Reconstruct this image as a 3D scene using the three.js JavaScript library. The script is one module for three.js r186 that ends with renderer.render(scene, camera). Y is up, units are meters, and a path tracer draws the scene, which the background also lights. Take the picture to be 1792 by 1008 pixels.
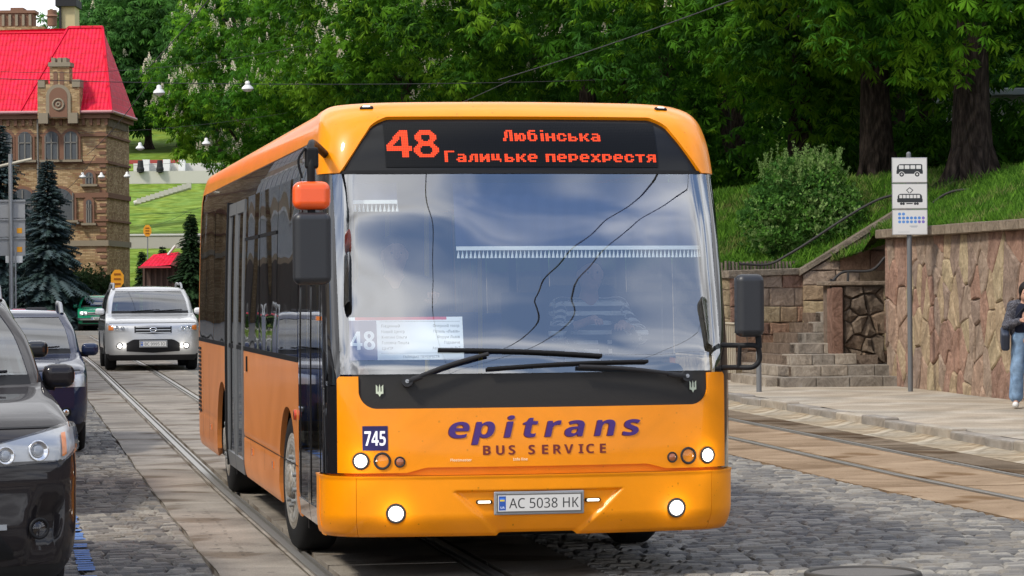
import * as THREE from 'three';
import { RoundedBoxGeometry } from 'three/addons/geometries/RoundedBoxGeometry.js';
import { FontLoader } from 'three/addons/loaders/FontLoader.js';
import { ImprovedNoise } from 'three/addons/math/ImprovedNoise.js';

// ---------------------------------------------------------------- camera, sky, sun, exposure
const scene = new THREE.Scene();
const camera = new THREE.PerspectiveCamera(11.51, 1792 / 1008, 0.5, 3000);
camera.position.set(0, 1.75, 0);
camera.rotation.order = 'YXZ';
camera.rotation.set(0.0016, 0, -0.0075);
const renderer = new THREE.WebGLRenderer();
renderer.toneMapping = THREE.LinearToneMapping;
renderer.toneMappingExposure = 1.5;
renderer.shadowMap.enabled = true;

const sunDir = new THREE.Vector3(-0.55, 0.78, 0.42).normalize();
const sun = new THREE.DirectionalLight(new THREE.Color(1, 0.94, 0.83), 2.2);
sun.name = 'sun';
sun.position.copy(sunDir).multiplyScalar(200);
sun.castShadow = true;
sun.shadow.radius = 14;
Object.assign(sun.shadow.camera, { left: -80, right: 80, top: 80, bottom: -80, near: 1, far: 600 });
sun.shadow.mapSize.set(4096, 4096);
scene.add(sun, sun.target);

const perlin = new ImprovedNoise();
function fbm(x, y, z, n = 5) { let a = 0.5, s = 0; for (let i = 0; i < n; i++) { s += a * perlin.noise(x, y, z); x = x * 2.03 + 7.1; y = y * 2.03 + 3.7; z = z * 2.03 + 1.3; a *= 0.5; } return s; }
const sstep = (a, b, x) => { const t = Math.min(1, Math.max(0, (x - a) / (b - a))); return t * t * (3 - 2 * t); };
const lerp = (a, b, t) => a + (b - a) * t, clamp = (x, a, b) => Math.min(b, Math.max(a, x));
{ // partly clouded sky, the same kind of cloud in every direction
  const W = 1280, H = 640, data = new Float32Array(W * H * 4);
  for (let r = 0; r < H; r++) {
    const up = ((r + 0.5) / H - 0.5) * Math.PI, y = Math.sin(up), c = Math.cos(up);
    for (let k = 0; k < W; k++) {
      const az = ((k + 0.5) / W - 0.5) * 2 * Math.PI, x = Math.cos(az) * c, z = Math.sin(az) * c;
      const h = Math.max(0, y), o = (r * W + k) * 4;
      const g = Math.pow(h, 0.55);
      let R = lerp(0.66, 0.15, g), G = lerp(0.80, 0.33, g), B = lerp(0.97, 0.80, g);
      if (y > 0) {
        const q = 1 / (y + 0.22), cx = x * q, cz = z * q;
        const wx = fbm(cx * 0.9 + 4, 2.5, cz * 0.9, 3) * 0.9, wz = fbm(cx * 0.9, 8.5, cz * 0.9 + 9, 3) * 0.9;
        const n = fbm(cx * 0.75 + wx, 0.3, cz * 1.7 + wz, 6) + 0.09;
        const a = sstep(-0.13, 0.2, n), t = sstep(0.05, 0.45, n + fbm(cx * 2.2, 5.1, cz * 3.1, 4) * 0.35);
        const l = lerp(2.0, 0.72, t);
        R = lerp(R, l * 0.99, a); G = lerp(G, l * 1.0, a); B = lerp(B, l * 1.03, a);
      } else { const t = sstep(0, -0.15, y); R = lerp(R, 0.2, t); G = lerp(G, 0.19, t); B = lerp(B, 0.17, t); }
      data[o] = R; data[o + 1] = G; data[o + 2] = B; data[o + 3] = 1;
    }
  }
  const t = new THREE.DataTexture(data, W, H, THREE.RGBAFormat, THREE.FloatType);
  t.mapping = THREE.EquirectangularReflectionMapping; t.magFilter = THREE.LinearFilter; t.minFilter = THREE.LinearFilter; t.needsUpdate = true;
  scene.background = t; scene.environment = t; scene.environmentIntensity = 0.68;
}

// ---------------------------------------------------------------- helpers
function rng(a) { return () => { a = (a + 0x6d2b79f5) | 0; let t = Math.imul(a ^ (a >>> 15), 1 | a); t = (t + Math.imul(t ^ (t >>> 7), 61 | t)) ^ t; return ((t ^ (t >>> 14)) >>> 0) / 4294967296; }; }
const V = (x, y, z) => new THREE.Vector3(x, y, z);
const TH = Math.atan(0.179), CT = Math.cos(TH), ST = Math.sin(TH);
const G = (s) => s < 26 ? 0 : s < 60 ? 0.0075 * (s - 26) : 0.255 + 0.0024 * (Math.min(s, 400) - 60);   // the street rises gently
const R = (p, s, y = 0) => V(p * CT - s * ST, y, -(p * ST + s * CT));      // across the street, along it, up
const used = {};
function numbered(n) { const k = used[n] = (used[n] ?? -1) + 1; return k ? n + '_' + String(k).padStart(3, '0') : n; }
function tag(o, label, category, group, kind) {
  o.name = numbered(o.name);
  if (label) o.userData.label = label; if (category) o.userData.category = category; if (group) o.userData.group = group; if (kind) o.userData.kind = kind;
  scene.add(o); return o;
}
function shade(o) { o.castShadow = o.receiveShadow = true; return o; }
function mesh(name, geo, m, parent) { const o = shade(new THREE.Mesh(geo, m)); o.name = name; if (parent) parent.add(o); return o; }
function thing(name, label, category, group) { const o = new THREE.Group(); o.name = name; return tag(o, label, category, group); }
function solo(name, geo, m, label, category, group) { return tag(mesh(name, geo, m), label, category, group); }
function structure(name, geo, m, label) { const o = mesh(name, geo, m); tag(o, label, undefined, undefined, 'structure'); return o; }
function place(o, p, s, y = 0, turn = 0) { o.position.copy(R(p, s, y)); o.rotation.y = TH + turn; return o; }
const road = (o) => { o.rotation.y = TH; return o; };                     // geometry given as (p, y, -s)
function mat(c, rough = 0.8, o = {}) { return new THREE.MeshPhysicalMaterial({ color: Array.isArray(c) ? new THREE.Color().setRGB(...c) : new THREE.Color(c), roughness: rough, side: THREE.DoubleSide, specularIntensity: rough >= 0.6 ? 0.3 : 1, ...o }); }

function nonIndexed(g) { const r = g.index ? g.toNonIndexed() : g; if (!r.attributes.normal) r.computeVertexNormals(); if (!r.attributes.uv) r.setAttribute('uv', new THREE.BufferAttribute(new Float32Array(r.attributes.position.count * 2), 2)); return r; }
function merge(list) {
  list = list.map(nonIndexed); let n = 0; for (const g of list) n += g.attributes.position.count;
  const out = new THREE.BufferGeometry();
  for (const [k, s] of [['position', 3], ['normal', 3], ['uv', 2]]) { const a = new Float32Array(n * s); let o = 0; for (const g of list) { a.set(g.attributes[k].array.subarray(0, g.attributes.position.count * s), o); o += g.attributes.position.count * s; } out.setAttribute(k, new THREE.BufferAttribute(a, s)); }
  return out;
}
function boxUV(g, k = 1) { // uv in metres from the dominant axis of each face
  g = nonIndexed(g); const p = g.attributes.position, n = g.attributes.normal, uv = new Float32Array(p.count * 2);
  for (let i = 0; i < p.count; i++) { const ax = Math.abs(n.getX(i)), ay = Math.abs(n.getY(i)), az = Math.abs(n.getZ(i)); const x = p.getX(i), y = p.getY(i), z = p.getZ(i); uv[2 * i] = k * (ax > ay && ax > az ? z : x); uv[2 * i + 1] = k * (ay >= ax && ay >= az ? z : y); }
  g.setAttribute('uv', new THREE.BufferAttribute(uv, 2)); return g;
}
function box(w, h, d, x = 0, y = 0, z = 0, r = 0) { const g = r ? new RoundedBoxGeometry(w, h, d, 2, Math.min(r, w / 2.01, h / 2.01, d / 2.01)) : new THREE.BoxGeometry(w, h, d); return g.translate(x, y, z); }
function cyl(r0, r1, h, x = 0, y = 0, z = 0, n = 16) { return new THREE.CylinderGeometry(r1, r0, h, n).translate(x, y + h / 2, z); }
function disc(r, depth, n = 28) { return new THREE.CylinderGeometry(r, r, depth, n).rotateX(Math.PI / 2); }
function tube(pts, r, n = 8, seg, closed = false) { return new THREE.TubeGeometry(new THREE.CatmullRomCurve3(pts.map((q) => q.isVector3 ? q : V(...q)), closed, 'centripetal'), seg ?? pts.length * 6, r, n, closed); }
function bar(a, b, r, n = 8, r1 = r) { a = a.isVector3 ? a : V(...a); b = b.isVector3 ? b : V(...b); const d = b.clone().sub(a), L = d.length(); return new THREE.CylinderGeometry(r1, r, L, n).translate(0, L / 2, 0).applyQuaternion(new THREE.Quaternion().setFromUnitVectors(V(0, 1, 0), d.normalize())).translate(a.x, a.y, a.z); }
function prism(poly, y0, y1, inset = 0) { // polygon in (x, z) plan, counter-clockwise seen from above or not; top may be inset for a chamfer
  const n = poly.length, P = [], c = poly.reduce((a, q) => [a[0] + q[0] / n, a[1] + q[1] / n], [0, 0]);
  const ring = (k, y) => poly.map((q) => { const dx = q[0] - c[0], dz = q[1] - c[1], L = Math.hypot(dx, dz) || 1, f = Math.max(0.1, 1 - k / L); return [c[0] + dx * f, y, c[1] + dz * f]; });
  const A = ring(0, y0), B = ring(0, inset ? y1 - inset * 0.8 : y1), rings = inset ? [A, B, ring(inset, y1)] : [A, B];
  for (let k = 0; k + 1 < rings.length; k++) for (let i = 0; i < n; i++) { const j = (i + 1) % n, a = rings[k][i], b = rings[k][j], d = rings[k + 1][i], e = rings[k + 1][j]; P.push(...a, ...b, ...e, ...a, ...e, ...d); }
  const T = rings[rings.length - 1]; for (let i = 1; i + 1 < n; i++) P.push(...T[0], ...T[i], ...T[i + 1]);
  const g = new THREE.BufferGeometry(); g.setAttribute('position', new THREE.BufferAttribute(new Float32Array(P), 3)); g.computeVertexNormals(); return boxUV(g);
}
function grid(nu, nv, f, uvf) { // f(i/nu, j/nv) -> Vector3
  const P = [], U = [], I = [];
  for (let j = 0; j <= nv; j++) for (let i = 0; i <= nu; i++) { const q = f(i / nu, j / nv); P.push(q.x, q.y, q.z); const w = uvf ? uvf(i / nu, j / nv, q) : [q.x, q.z]; U.push(w[0], w[1]); }
  for (let j = 0; j < nv; j++) for (let i = 0; i < nu; i++) { const a = j * (nu + 1) + i, b = a + 1, c = a + nu + 1, d = c + 1; I.push(a, b, d, a, d, c); }
  const g = new THREE.BufferGeometry(); g.setAttribute('position', new THREE.BufferAttribute(new Float32Array(P), 3)); g.setAttribute('uv', new THREE.BufferAttribute(new Float32Array(U), 2)); g.setIndex(I); g.computeVertexNormals(); return g;
}
// textures: f(u, v) -> [r, g, b] 0..1 (sRGB for colour maps)
function tex(w, h, f, { srgb = true, rep = [1, 1], wrap = true } = {}) {
  const d = new Uint8Array(w * h * 4);
  for (let j = 0; j < h; j++) for (let i = 0; i < w; i++) { const c = f(i / w, j / h, i, j), o = (j * w + i) * 4; for (let k = 0; k < 3; k++) d[o + k] = clamp(Math.round(255 * (c.length ? c[k] : c)), 0, 255); d[o + 3] = 255; }
  const t = new THREE.DataTexture(d, w, h); t.magFilter = THREE.LinearFilter; t.minFilter = THREE.LinearFilter; if (wrap) t.wrapS = t.wrapT = THREE.RepeatWrapping; t.repeat.set(...rep); if (srgb) t.colorSpace = THREE.SRGBColorSpace; t.needsUpdate = true; return t;
}
// tileable noise, period given
function tnoise(u, v, k, n = 4, z = 0) { let s = 0, a = 0.5; for (let i = 0; i < n; i++) { const A = u * 2 * Math.PI, B = v * 2 * Math.PI, r = k / (2 * Math.PI); s += a * perlin.noise(Math.cos(A) * r + 9 * z, Math.sin(A) * r + Math.cos(B) * r * 1.31, Math.sin(B) * r + z * 3.1); k *= 2; a *= 0.5; } return s; }
function noisy(base, amp, k, size = 512, metres = 1, o = {}) { // mottled colour (sRGB base) that repeats every `metres`
  const r = rng(Math.round(k * 77 + base[0] * 999));
  return tex(size, size, (u, v) => { const n = tnoise(u, v, k, 5, base[2]) * amp + (r() - 0.5) * (o.grain ?? 0.06), m = tnoise(u, v, k * 0.4, 3, 4 + base[1]) * (o.hue ?? 0.04); return [base[0] + n + m, base[1] + n, base[2] + n - m]; }, { rep: [1 / metres, 1 / metres] });
}
function bumpTex(k, size = 256, metres = 1, grain = 0.3) { const r = rng(Math.round(k * 13 + 5)); return tex(size, size, (u, v) => 0.5 + tnoise(u, v, k, 5, 1.7) * 0.8 + (r() - 0.5) * grain, { srgb: false, rep: [1 / metres, 1 / metres] }); }
function canvasTex(w, h, draw) { const c = document.createElement('canvas'); c.width = w; c.height = h; const x = c.getContext('2d'); draw(x, w, h); const t = new THREE.CanvasTexture(c); t.colorSpace = THREE.SRGBColorSpace; return t; }
const fontBold = await new FontLoader().loadAsync('fonts/droid/droid_sans_bold.typeface.json');

// A car or bus body as a stack of rounded outlines. Local axes: x across, y up, z towards the front; f and r are the setbacks of front and rear end.
class Shell {
  constructor(rows, keys = ['f', 'r', 'w', 'rf', 'rr', 'b', 'br']) {
    this.y = rows.map((q) => q.y); this.k = keys; this.rows = rows; this.m = {};
    for (const k of keys) { const v = rows.map((q) => q[k]), n = v.length, d = [], m = []; for (let i = 0; i < n - 1; i++) d.push((v[i + 1] - v[i]) / (this.y[i + 1] - this.y[i])); for (let i = 0; i < n; i++) m.push(i === 0 ? d[0] : i === n - 1 ? d[n - 2] : d[i - 1] * d[i] <= 0 ? 0 : 2 * d[i - 1] * d[i] / (d[i - 1] + d[i])); this.m[k] = m; }
  }
  at(y) {
    const Y = this.y, n = Y.length; y = clamp(y, Y[0], Y[n - 1]); let i = 0; while (i < n - 2 && y > Y[i + 1]) i++;
    const h = Y[i + 1] - Y[i], t = (y - Y[i]) / h, t2 = t * t, t3 = t2 * t, o = {};
    for (const k of this.k) o[k] = (2 * t3 - 3 * t2 + 1) * this.rows[i][k] + (t3 - 2 * t2 + t) * h * this.m[k][i] + (-2 * t3 + 3 * t2) * this.rows[i + 1][k] + (t3 - t2) * h * this.m[k][i + 1];
    o.p0 = Math.atan(2 * o.b / Math.max(0.05, o.w - o.rf)); o.p1 = Math.atan(2 * o.br / Math.max(0.05, o.w - o.rr)); o.xc = o.w - o.rf + o.rf * Math.sin(o.p0); o.xr = o.w - o.rr + o.rr * Math.sin(o.p1);
    o.s0 = o.f + o.b + o.rf * Math.cos(o.p0); o.s1 = o.r - o.br - o.rr * Math.cos(o.p1); if (o.s1 < o.s0) o.s0 = o.s1 = (o.s0 + o.s1) / 2; return o;
  }
  raw(t, y) {
    const o = this.at(y), g = Math.sign(t) || 1, u = Math.abs(t), H = Math.PI / 2; let x, s, a;
    if (u <= 1) { x = u * o.xc; s = o.f + o.b * u * u; } else if (u <= 2) { a = o.p0 + (H - o.p0) * (u - 1); x = o.w - o.rf + o.rf * Math.sin(a); s = o.s0 - o.rf * Math.cos(a); }
    else if (u <= 3) { x = o.w; s = lerp(o.s0, o.s1, u - 2); } else if (u <= 4) { a = H + (H - o.p1) * (u - 3); x = o.w - o.rr + o.rr * Math.sin(a); s = o.s1 - o.rr * Math.cos(a); }
    else { const k = 5 - u; x = k * o.xr; s = o.r - o.br * k * k; }
    return V(g * x, y, -s);
  }
  P(t, y, off = 0) { const q = this.raw(t, y); if (!off) return q; return q.addScaledVector(this.N(t, y), off); }
  N(t, y) { const e = 0.004, d = 0.004, a = this.raw(t + e, y).sub(this.raw(t - e, y)), b = this.raw(t, y + d).sub(this.raw(t, y - d)); const n = a.cross(b).normalize(); const q = this.raw(t, y); if (n.x * q.x + n.z * (q.z + (this.mid ?? 3)) + n.y * 0.01 < 0 && Math.abs(n.y) < 0.9) n.negate(); else if (Math.abs(n.y) >= 0.9 && n.y < 0) n.negate(); return n; }
  tx(x, y) { const o = this.at(y), u = Math.abs(x), g = Math.sign(x) || 1; if (u <= o.xc) return g * u / o.xc; const a = Math.asin(clamp((u - (o.w - o.rf)) / o.rf, -1, 1)); return g * (1 + clamp((a - o.p0) / (Math.PI / 2 - o.p0), 0, 1)); }
  ts(s, y, side = -1) { const o = this.at(y); if (s < o.s0) { const a = Math.acos(clamp((o.s0 - s) / o.rf, -1, 1)); return side * (1 + clamp((a - o.p0) / (Math.PI / 2 - o.p0), 0, 1)); } if (s > o.s1) { const a = Math.PI - Math.acos(clamp((s - o.s1) / o.rr, -1, 1)); return side * (3 + clamp((a - Math.PI / 2) / (Math.PI / 2 - o.p1), 0, 1)); } return side * (2 + (s - o.s0) / Math.max(1e-3, o.s1 - o.s0)); }
  // horizontal range given as x (front), s (one side) or t (raw); lo / hi: height or function of that variable
  patch({ x, s, t, side = -1, lo, hi, n = 24, m = 10, off = 0, thick = 0.01, cols, rows }) {
    const r = x ?? s ?? t, T = x ? (h, y) => this.tx(h, y) : s ? (h, y) => this.ts(h, y, side) : (h) => h;
    const fl = typeof lo === 'function' ? lo : () => lo, fh = typeof hi === 'function' ? hi : () => hi, fo = typeof off === 'function' ? off : () => off;
    const C = cols ?? Array.from({ length: n + 1 }, (_, i) => lerp(r[0], r[1], i / n)); n = C.length - 1;
    const K = rows ?? Array.from({ length: m + 1 }, (_, j) => j / m); m = K.length - 1;
    const P = [], U = [], I = []; let run = 0, prev;
    for (let i = 0; i <= n; i++) {
      const h = C[i], a = fl(h), b = Math.max(a + 1e-4, fh(h)); const mid = this.raw(T(h, (a + b) / 2), (a + b) / 2); if (prev) run += Math.hypot(mid.x - prev.x, mid.z - prev.z); prev = mid;
      for (let j = 0; j <= m; j++) { const y = lerp(a, b, K[j]), q = this.P(T(h, y), y, fo(h, y) || 1e-9); P.push(q.x, q.y, q.z); U.push(x ? h : run, y); }
    }
    for (let i = 0; i < n; i++) for (let j = 0; j < m; j++) { const a = i * (m + 1) + j, b = a + 1, c = a + m + 1, d = c + 1; I.push(a, c, d, a, d, b); }
    const g = new THREE.BufferGeometry(); g.setAttribute('position', new THREE.BufferAttribute(new Float32Array(P), 3)); g.setAttribute('uv', new THREE.BufferAttribute(new Float32Array(U), 2)); g.setIndex(I); g.computeVertexNormals();
    if (!thick) return g;
    const rim = [], edge = []; for (let j = 0; j <= m; j++) edge.push([0, j]); for (let i = 1; i <= n; i++) edge.push([i, m]); for (let j = m - 1; j >= 0; j--) edge.push([n, j]); for (let i = n - 1; i >= 0; i--) edge.push([i, 0]);
    const pt = ([i, j], d) => { const h = C[i], a = fl(h), b = Math.max(a + 1e-4, fh(h)), y = lerp(a, b, K[j]); return this.P(T(h, y), y, fo(h, y) - d || 1e-9); };
    for (let k = 0; k + 1 < edge.length; k++) { const a = pt(edge[k], 0), b = pt(edge[k + 1], 0), c = pt(edge[k], thick), d = pt(edge[k + 1], thick); rim.push(...a.toArray(), ...b.toArray(), ...d.toArray(), ...a.toArray(), ...d.toArray(), ...c.toArray()); }
    const rg = new THREE.BufferGeometry(); rg.setAttribute('position', new THREE.BufferAttribute(new Float32Array(rim), 3)); rg.computeVertexNormals();
    return merge([g, rg]);
  }
  // put a small flat geometry (x right, y up, z out) on the skin
  on(geo, t, y, off = 0) { const q = this.P(t, y, off), n = this.N(t, y), mt = new THREE.Matrix4().lookAt(n, V(0, 0, 0), V(0, 1, 0)); mt.setPosition(q); return geo.applyMatrix4(mt); }
}
const roundRect = (x0, x1, y0, y1, r) => ({ x: [x0, x1], lo: (x) => { const d = Math.min(x - x0, x1 - x); return y0 + (d < r ? r - Math.sqrt(Math.max(0, r * r - (r - d) ** 2)) : 0); }, hi: (x) => { const d = Math.min(x - x0, x1 - x); return y1 - (d < r ? r - Math.sqrt(Math.max(0, r * r - (r - d) ** 2)) : 0); } });
const roundCols = (x0, x1, r, n = 12) => { const c = []; for (let i = 0; i <= 6; i++) c.push(x0 + r * (1 - Math.cos(i / 6 * Math.PI / 2))); for (let i = 1; i < n; i++) c.push(lerp(x0 + r, x1 - r, i / n)); for (let i = 6; i >= 0; i--) c.push(x1 - r * (1 - Math.cos(i / 6 * Math.PI / 2))); return c; };

// shared plain materials
const M = {
  black: mat([0.010, 0.010, 0.011], 0.55, { specularIntensity: 0.4 }), rubber: mat([0.017, 0.017, 0.018], 0.85), dark: mat([0.03, 0.03, 0.032], 0.7), steel: mat([0.42, 0.42, 0.42], 0.35, { metalness: 0.8 }), grey: mat([0.25, 0.26, 0.27], 0.5),
  chrome: mat([0.75, 0.75, 0.75], 0.12, { metalness: 1 }), white: mat([0.75, 0.75, 0.73], 0.6), amber: mat([0.75, 0.2, 0.02], 0.25, { clearcoat: 1 }), galv: mat([0.33, 0.34, 0.35], 0.5, { metalness: 0.5 }),
  glass: mat([0.55, 0.62, 0.62], 0.02, { transmission: 1, thickness: 0, ior: 1.9 }), lampGlass: mat([0.95, 0.95, 0.95], 0.03, { transmission: 1, thickness: 0, ior: 1.6 }),
};

// ---------------------------------------------------------------- street
const bumpFine = bumpTex(24, 256, 0.6, 0.5);
const mCobble = [0, 1, 2, 3, 4].map((i) => mat([[0.245, 0.23, 0.205], [0.19, 0.178, 0.162], [0.30, 0.28, 0.245], [0.22, 0.20, 0.172], [0.155, 0.148, 0.14]][i], 0.8, { bumpMap: bumpFine, bumpScale: 0.008 }));
const concreteMap = (base, seed) => { const r = rng(seed); const holes = Array.from({ length: 26 }, () => [r(), r(), 0.004 + r() * 0.01]); return tex(512, 512, (u, v) => { let n = tnoise(u, v, 5, 5, seed) * 0.16 + (r() - 0.5) * 0.09 + Math.min(0, tnoise(u, v, 2, 3, seed + 2) + 0.06) * 0.35; const st = sstep(0.12, 0.3, tnoise(u, v, 3, 4, seed + 7)); n -= st * 0.13; for (const h of holes) { const d = Math.hypot(u - h[0], v - h[1]); if (d < h[2]) n -= 0.12; } return [base[0] + n, base[1] + n * 0.97 - st * 0.015, base[2] + n * 0.9 - st * 0.03]; }, { rep: [0.33, 0.33] }); };
const mSlab = mat([1, 1, 1], 0.85, { map: concreteMap([0.555, 0.525, 0.485], 3), bumpMap: bumpFine, bumpScale: 0.004 });
const mSlabR = mat([1, 1, 1], 0.85, { map: concreteMap([0.575, 0.49, 0.395], 11), bumpMap: bumpFine, bumpScale: 0.004 });
const mDirt = mat([1, 1, 1], 0.95, { map: noisy([0.33, 0.30, 0.26], 0.25, 9, 512, 1.5), bumpMap: bumpFine, bumpScale: 0.01 });
const mSand = mat([1, 1, 1], 0.95, { map: noisy([0.60, 0.55, 0.47], 0.3, 9, 512, 1.7), bumpMap: bumpFine, bumpScale: 0.008 });
const mAsphalt = mat([1, 1, 1], 0.9, { map: noisy([0.50, 0.485, 0.46], 0.16, 14, 512, 2.5, { grain: 0.12 }), bumpMap: bumpFine, bumpScale: 0.006 });
const mWalk = mat([1, 1, 1], 0.9, { map: noisy([0.64, 0.60, 0.54], 0.2, 6, 512, 4.3, { grain: 0.12 }), bumpMap: bumpFine, bumpScale: 0.008 });
const mRail = mat([0.38, 0.36, 0.33], 0.42, { metalness: 0.75, bumpMap: bumpFine, bumpScale: 0.001 });

const strip = (p0, p1, s0, s1, dy, np = 1, ns = 60) => grid(np, ns, (u, v) => V(lerp(p0, p1, u), G(lerp(s0, s1, v)) + dy, -lerp(s0, s1, v)), (u, v, q) => [q.x, q.z]);
road(structure('ground', merge([strip(-400, 10.6, -200, 26, -0.09, 4, 20), strip(-400, 10.6, 26, 60, -0.09, 4, 20), strip(-400, 10.6, 60, 900, -0.09, 4, 40), strip(10.6, 400, -200, 900, -0.12, 4, 200)]), mDirt, 'bare brown earth under the street paving'));
road(structure('road', merge([strip(-3.2, 1.33, 46, 172, -0.004, 1, 90), strip(3.68, 7.58, 44, 172, -0.006, 1, 90), strip(1.33, 3.68, 100, 172, -0.008, 1, 30), strip(-60, 60, 172, 215, -0.002, 1, 30), strip(-9, -3.2, -20, 172, 0.06, 1, 120)]), mAsphalt, 'worn grey road surface far along the street'));

// setts, laid in rows across the street: the nearest ones singly, the rest as one mass
{
  const r = rng(71), all = [];
  const lay = (p0, p1, s0, s1, skew) => {
    for (let s = s0, k = 0; s < s1; k++) {
      const d = 0.105 + r() * 0.04; let p = p0 - r() * 0.1;
      while (p < p1) { const w = 0.13 + r() * 0.09, a = Math.max(p, p0), b = Math.min(p + w, p1); if (b - a > 0.04) all.push([a, b, s + skew * Math.sin(p * 1.3 + s * 0.4), d, r()]); p += w; }
      s += d;
    }
  };
  lay(-1.2, 1.33, 15.2, 46, 0.05); lay(3.68, 7.58, 15.2, 44, 0.08);
  const geo = ([a, b, s, d, q]) => {
    const g = 0.010, j = () => (r() - 0.5) * 0.018, c = [[a + g + j(), s + g + j()], [b - g + j(), s + g + j()], [b - g + j(), s + d - g + j()], [a + g + j(), s + d - g + j()]];
    const y = G(s) + (r() - 0.5) * 0.016 - (q < 0.06 ? 0.014 : 0), ti = (r() - 0.5) * 0.09, gg = prism(c.map(([x, z]) => [x, -z]), y - 0.05, y, 0.021 + r() * 0.008), P = gg.attributes.position, mx = (a + b) / 2, mz = -(s + d / 2);
    for (let i = 0; i < P.count; i++) P.setY(i, P.getY(i) + (P.getX(i) - mx) * ti + (P.getZ(i) - mz) * ti * 0.7); gg.computeVertexNormals(); return gg;
  };
  const seen = (c) => { const w = R((c[0] + c[1]) / 2, c[2]), x = 896 + 5000 * w.x / -w.z, y = 512 + 5000 * 1.75 / -w.z; return x > 120 && x < 1800 && y < 1020 && !(c[0] > 3.6 && x < 1290); };
  const vis = all.filter(seen).sort((a, b) => a[2] - b[2]), left = vis.filter((c) => c[0] < 2).slice(0, 150), right = vis.filter((c) => c[0] > 2).slice(0, 150), near = new Set([...left, ...right]);
  const pave = road(structure('cobble_paving', strip(-3.2, 7.58, 8, 46, -0.042, 1, 40), mDirt, 'grey granite setts in uneven rows on the carriageway'));
  for (const c of near) mesh('sett', geo(c), mCobble[Math.floor(c[4] * 5)], pave);
  for (let k = 0; k < 5; k++) { const o = mesh('setts_mass', merge(all.filter((c) => !near.has(c) && Math.floor(c[4] * 5) === k).map(geo)), mCobble[k], pave); o.userData.kind = 'stuff'; }
  // blue parking line on the setts
  const bl = []; for (let s = 16; s < 40; s += 0.155) if (r() < 0.8) bl.push(strip(0.47 + r() * 0.012, 0.57 + r() * 0.02, s, s + 0.1 + r() * 0.04, 0.0085, 1, 1));
  mesh('painted_line', merge(bl), mat([0.10, 0.19, 0.42], 0.75), pave);
}

// two metre-gauge tram tracks in concrete slabs
function track(name, label, pl, edge, m, s1, mOut = m) {
  const t = new THREE.Group(); t.name = name; road(tag(t, label, undefined, undefined, 'structure'));
  const rail = [pl, pl + 1.07], r = rng(pl * 100), cols = [[edge[0], rail[0] - 0.085], [rail[0] + 0.115, rail[1] - 0.115], [rail[1] + 0.085, edge[1]]];
  mesh('bed', strip(edge[0] - 0.02, edge[1] + 0.02, -10, s1, -0.035, 1, 160), m, t);
  for (const [a, b] of cols) for (let s = 0.35 + 6 * Math.ceil(-14 / 6); s < s1; s += 6) {
    const L = 6 - 0.035, y = (r() - 0.5) * 0.006, n = Math.max(1, Math.round(L / 1.5)), wob = (q) => Math.sin(q * 2.1 + a) * 0.012;
    const top = grid(1, n, (u, v) => V(lerp(a, b, u) + (u === 0 && a === edge[0] ? wob(s + L * v) : 0), G(s + L * v) + y, -(s + L * v)), (u, v, q) => [q.x + s * 0.37, q.z]);
    const c = [[a, s], [b, s], [b, s + L], [a, s + L]], sides = []; for (let i = 0; i < 4; i++) { const [x0, z0] = c[i], [x1, z1] = c[(i + 1) % 4]; sides.push(grid(1, 1, (u, v) => V(lerp(x0, x1, u), G(lerp(z0, z1, u)) + y - v * 0.04, -lerp(z0, z1, u)))); }
    mesh('slab', merge([top, ...sides]), b === edge[1] ? mOut : m, t);
  }
  for (const q of rail) { // grooved rail: head, groove, lip
    const out = q === rail[0] ? 1 : -1, prof = [[-0.03, -0.03], [-0.03, 0.006], [0.026, 0.006], [0.028, -0.028], [0.055, -0.028], [0.057, 0.002], [0.075, 0.002], [0.075, -0.03]];
    const n = 160, g = grid(prof.length - 1, n, (u, v) => { const k = Math.round(u * (prof.length - 1)), s = lerp(-10, s1, v); return V(q + out * prof[k][0], G(s) + prof[k][1], -s); });
    mesh('rail', nonFlat(g), mRail, t);
    const filler = merge([-1, 1].map((k) => strip(q + k * 0.062 - 0.012 + out * 0.02, q + k * 0.062 + 0.012 + out * 0.02, -10, s1, -0.012, 1, 120)));
    mesh('joint_filler', filler, m, t);
  }
  return t;
}
function nonFlat(g) { const q = g.toNonIndexed(); q.computeVertexNormals(); return q; }
track('tram_track', 'tram track in grey concrete slabs under and beside the orange bus', 1.95, [1.33, 3.68], mSlab, 100);
track('tram_track', 'tram track in sandy concrete slabs along the pavement kerb', 8.32, [7.58, 9.98], mSlabR, 110, mat([1, 1, 1], 0.9, { map: concreteMap([0.44, 0.385, 0.32], 23), bumpMap: bumpFine, bumpScale: 0.006 }));

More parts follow.
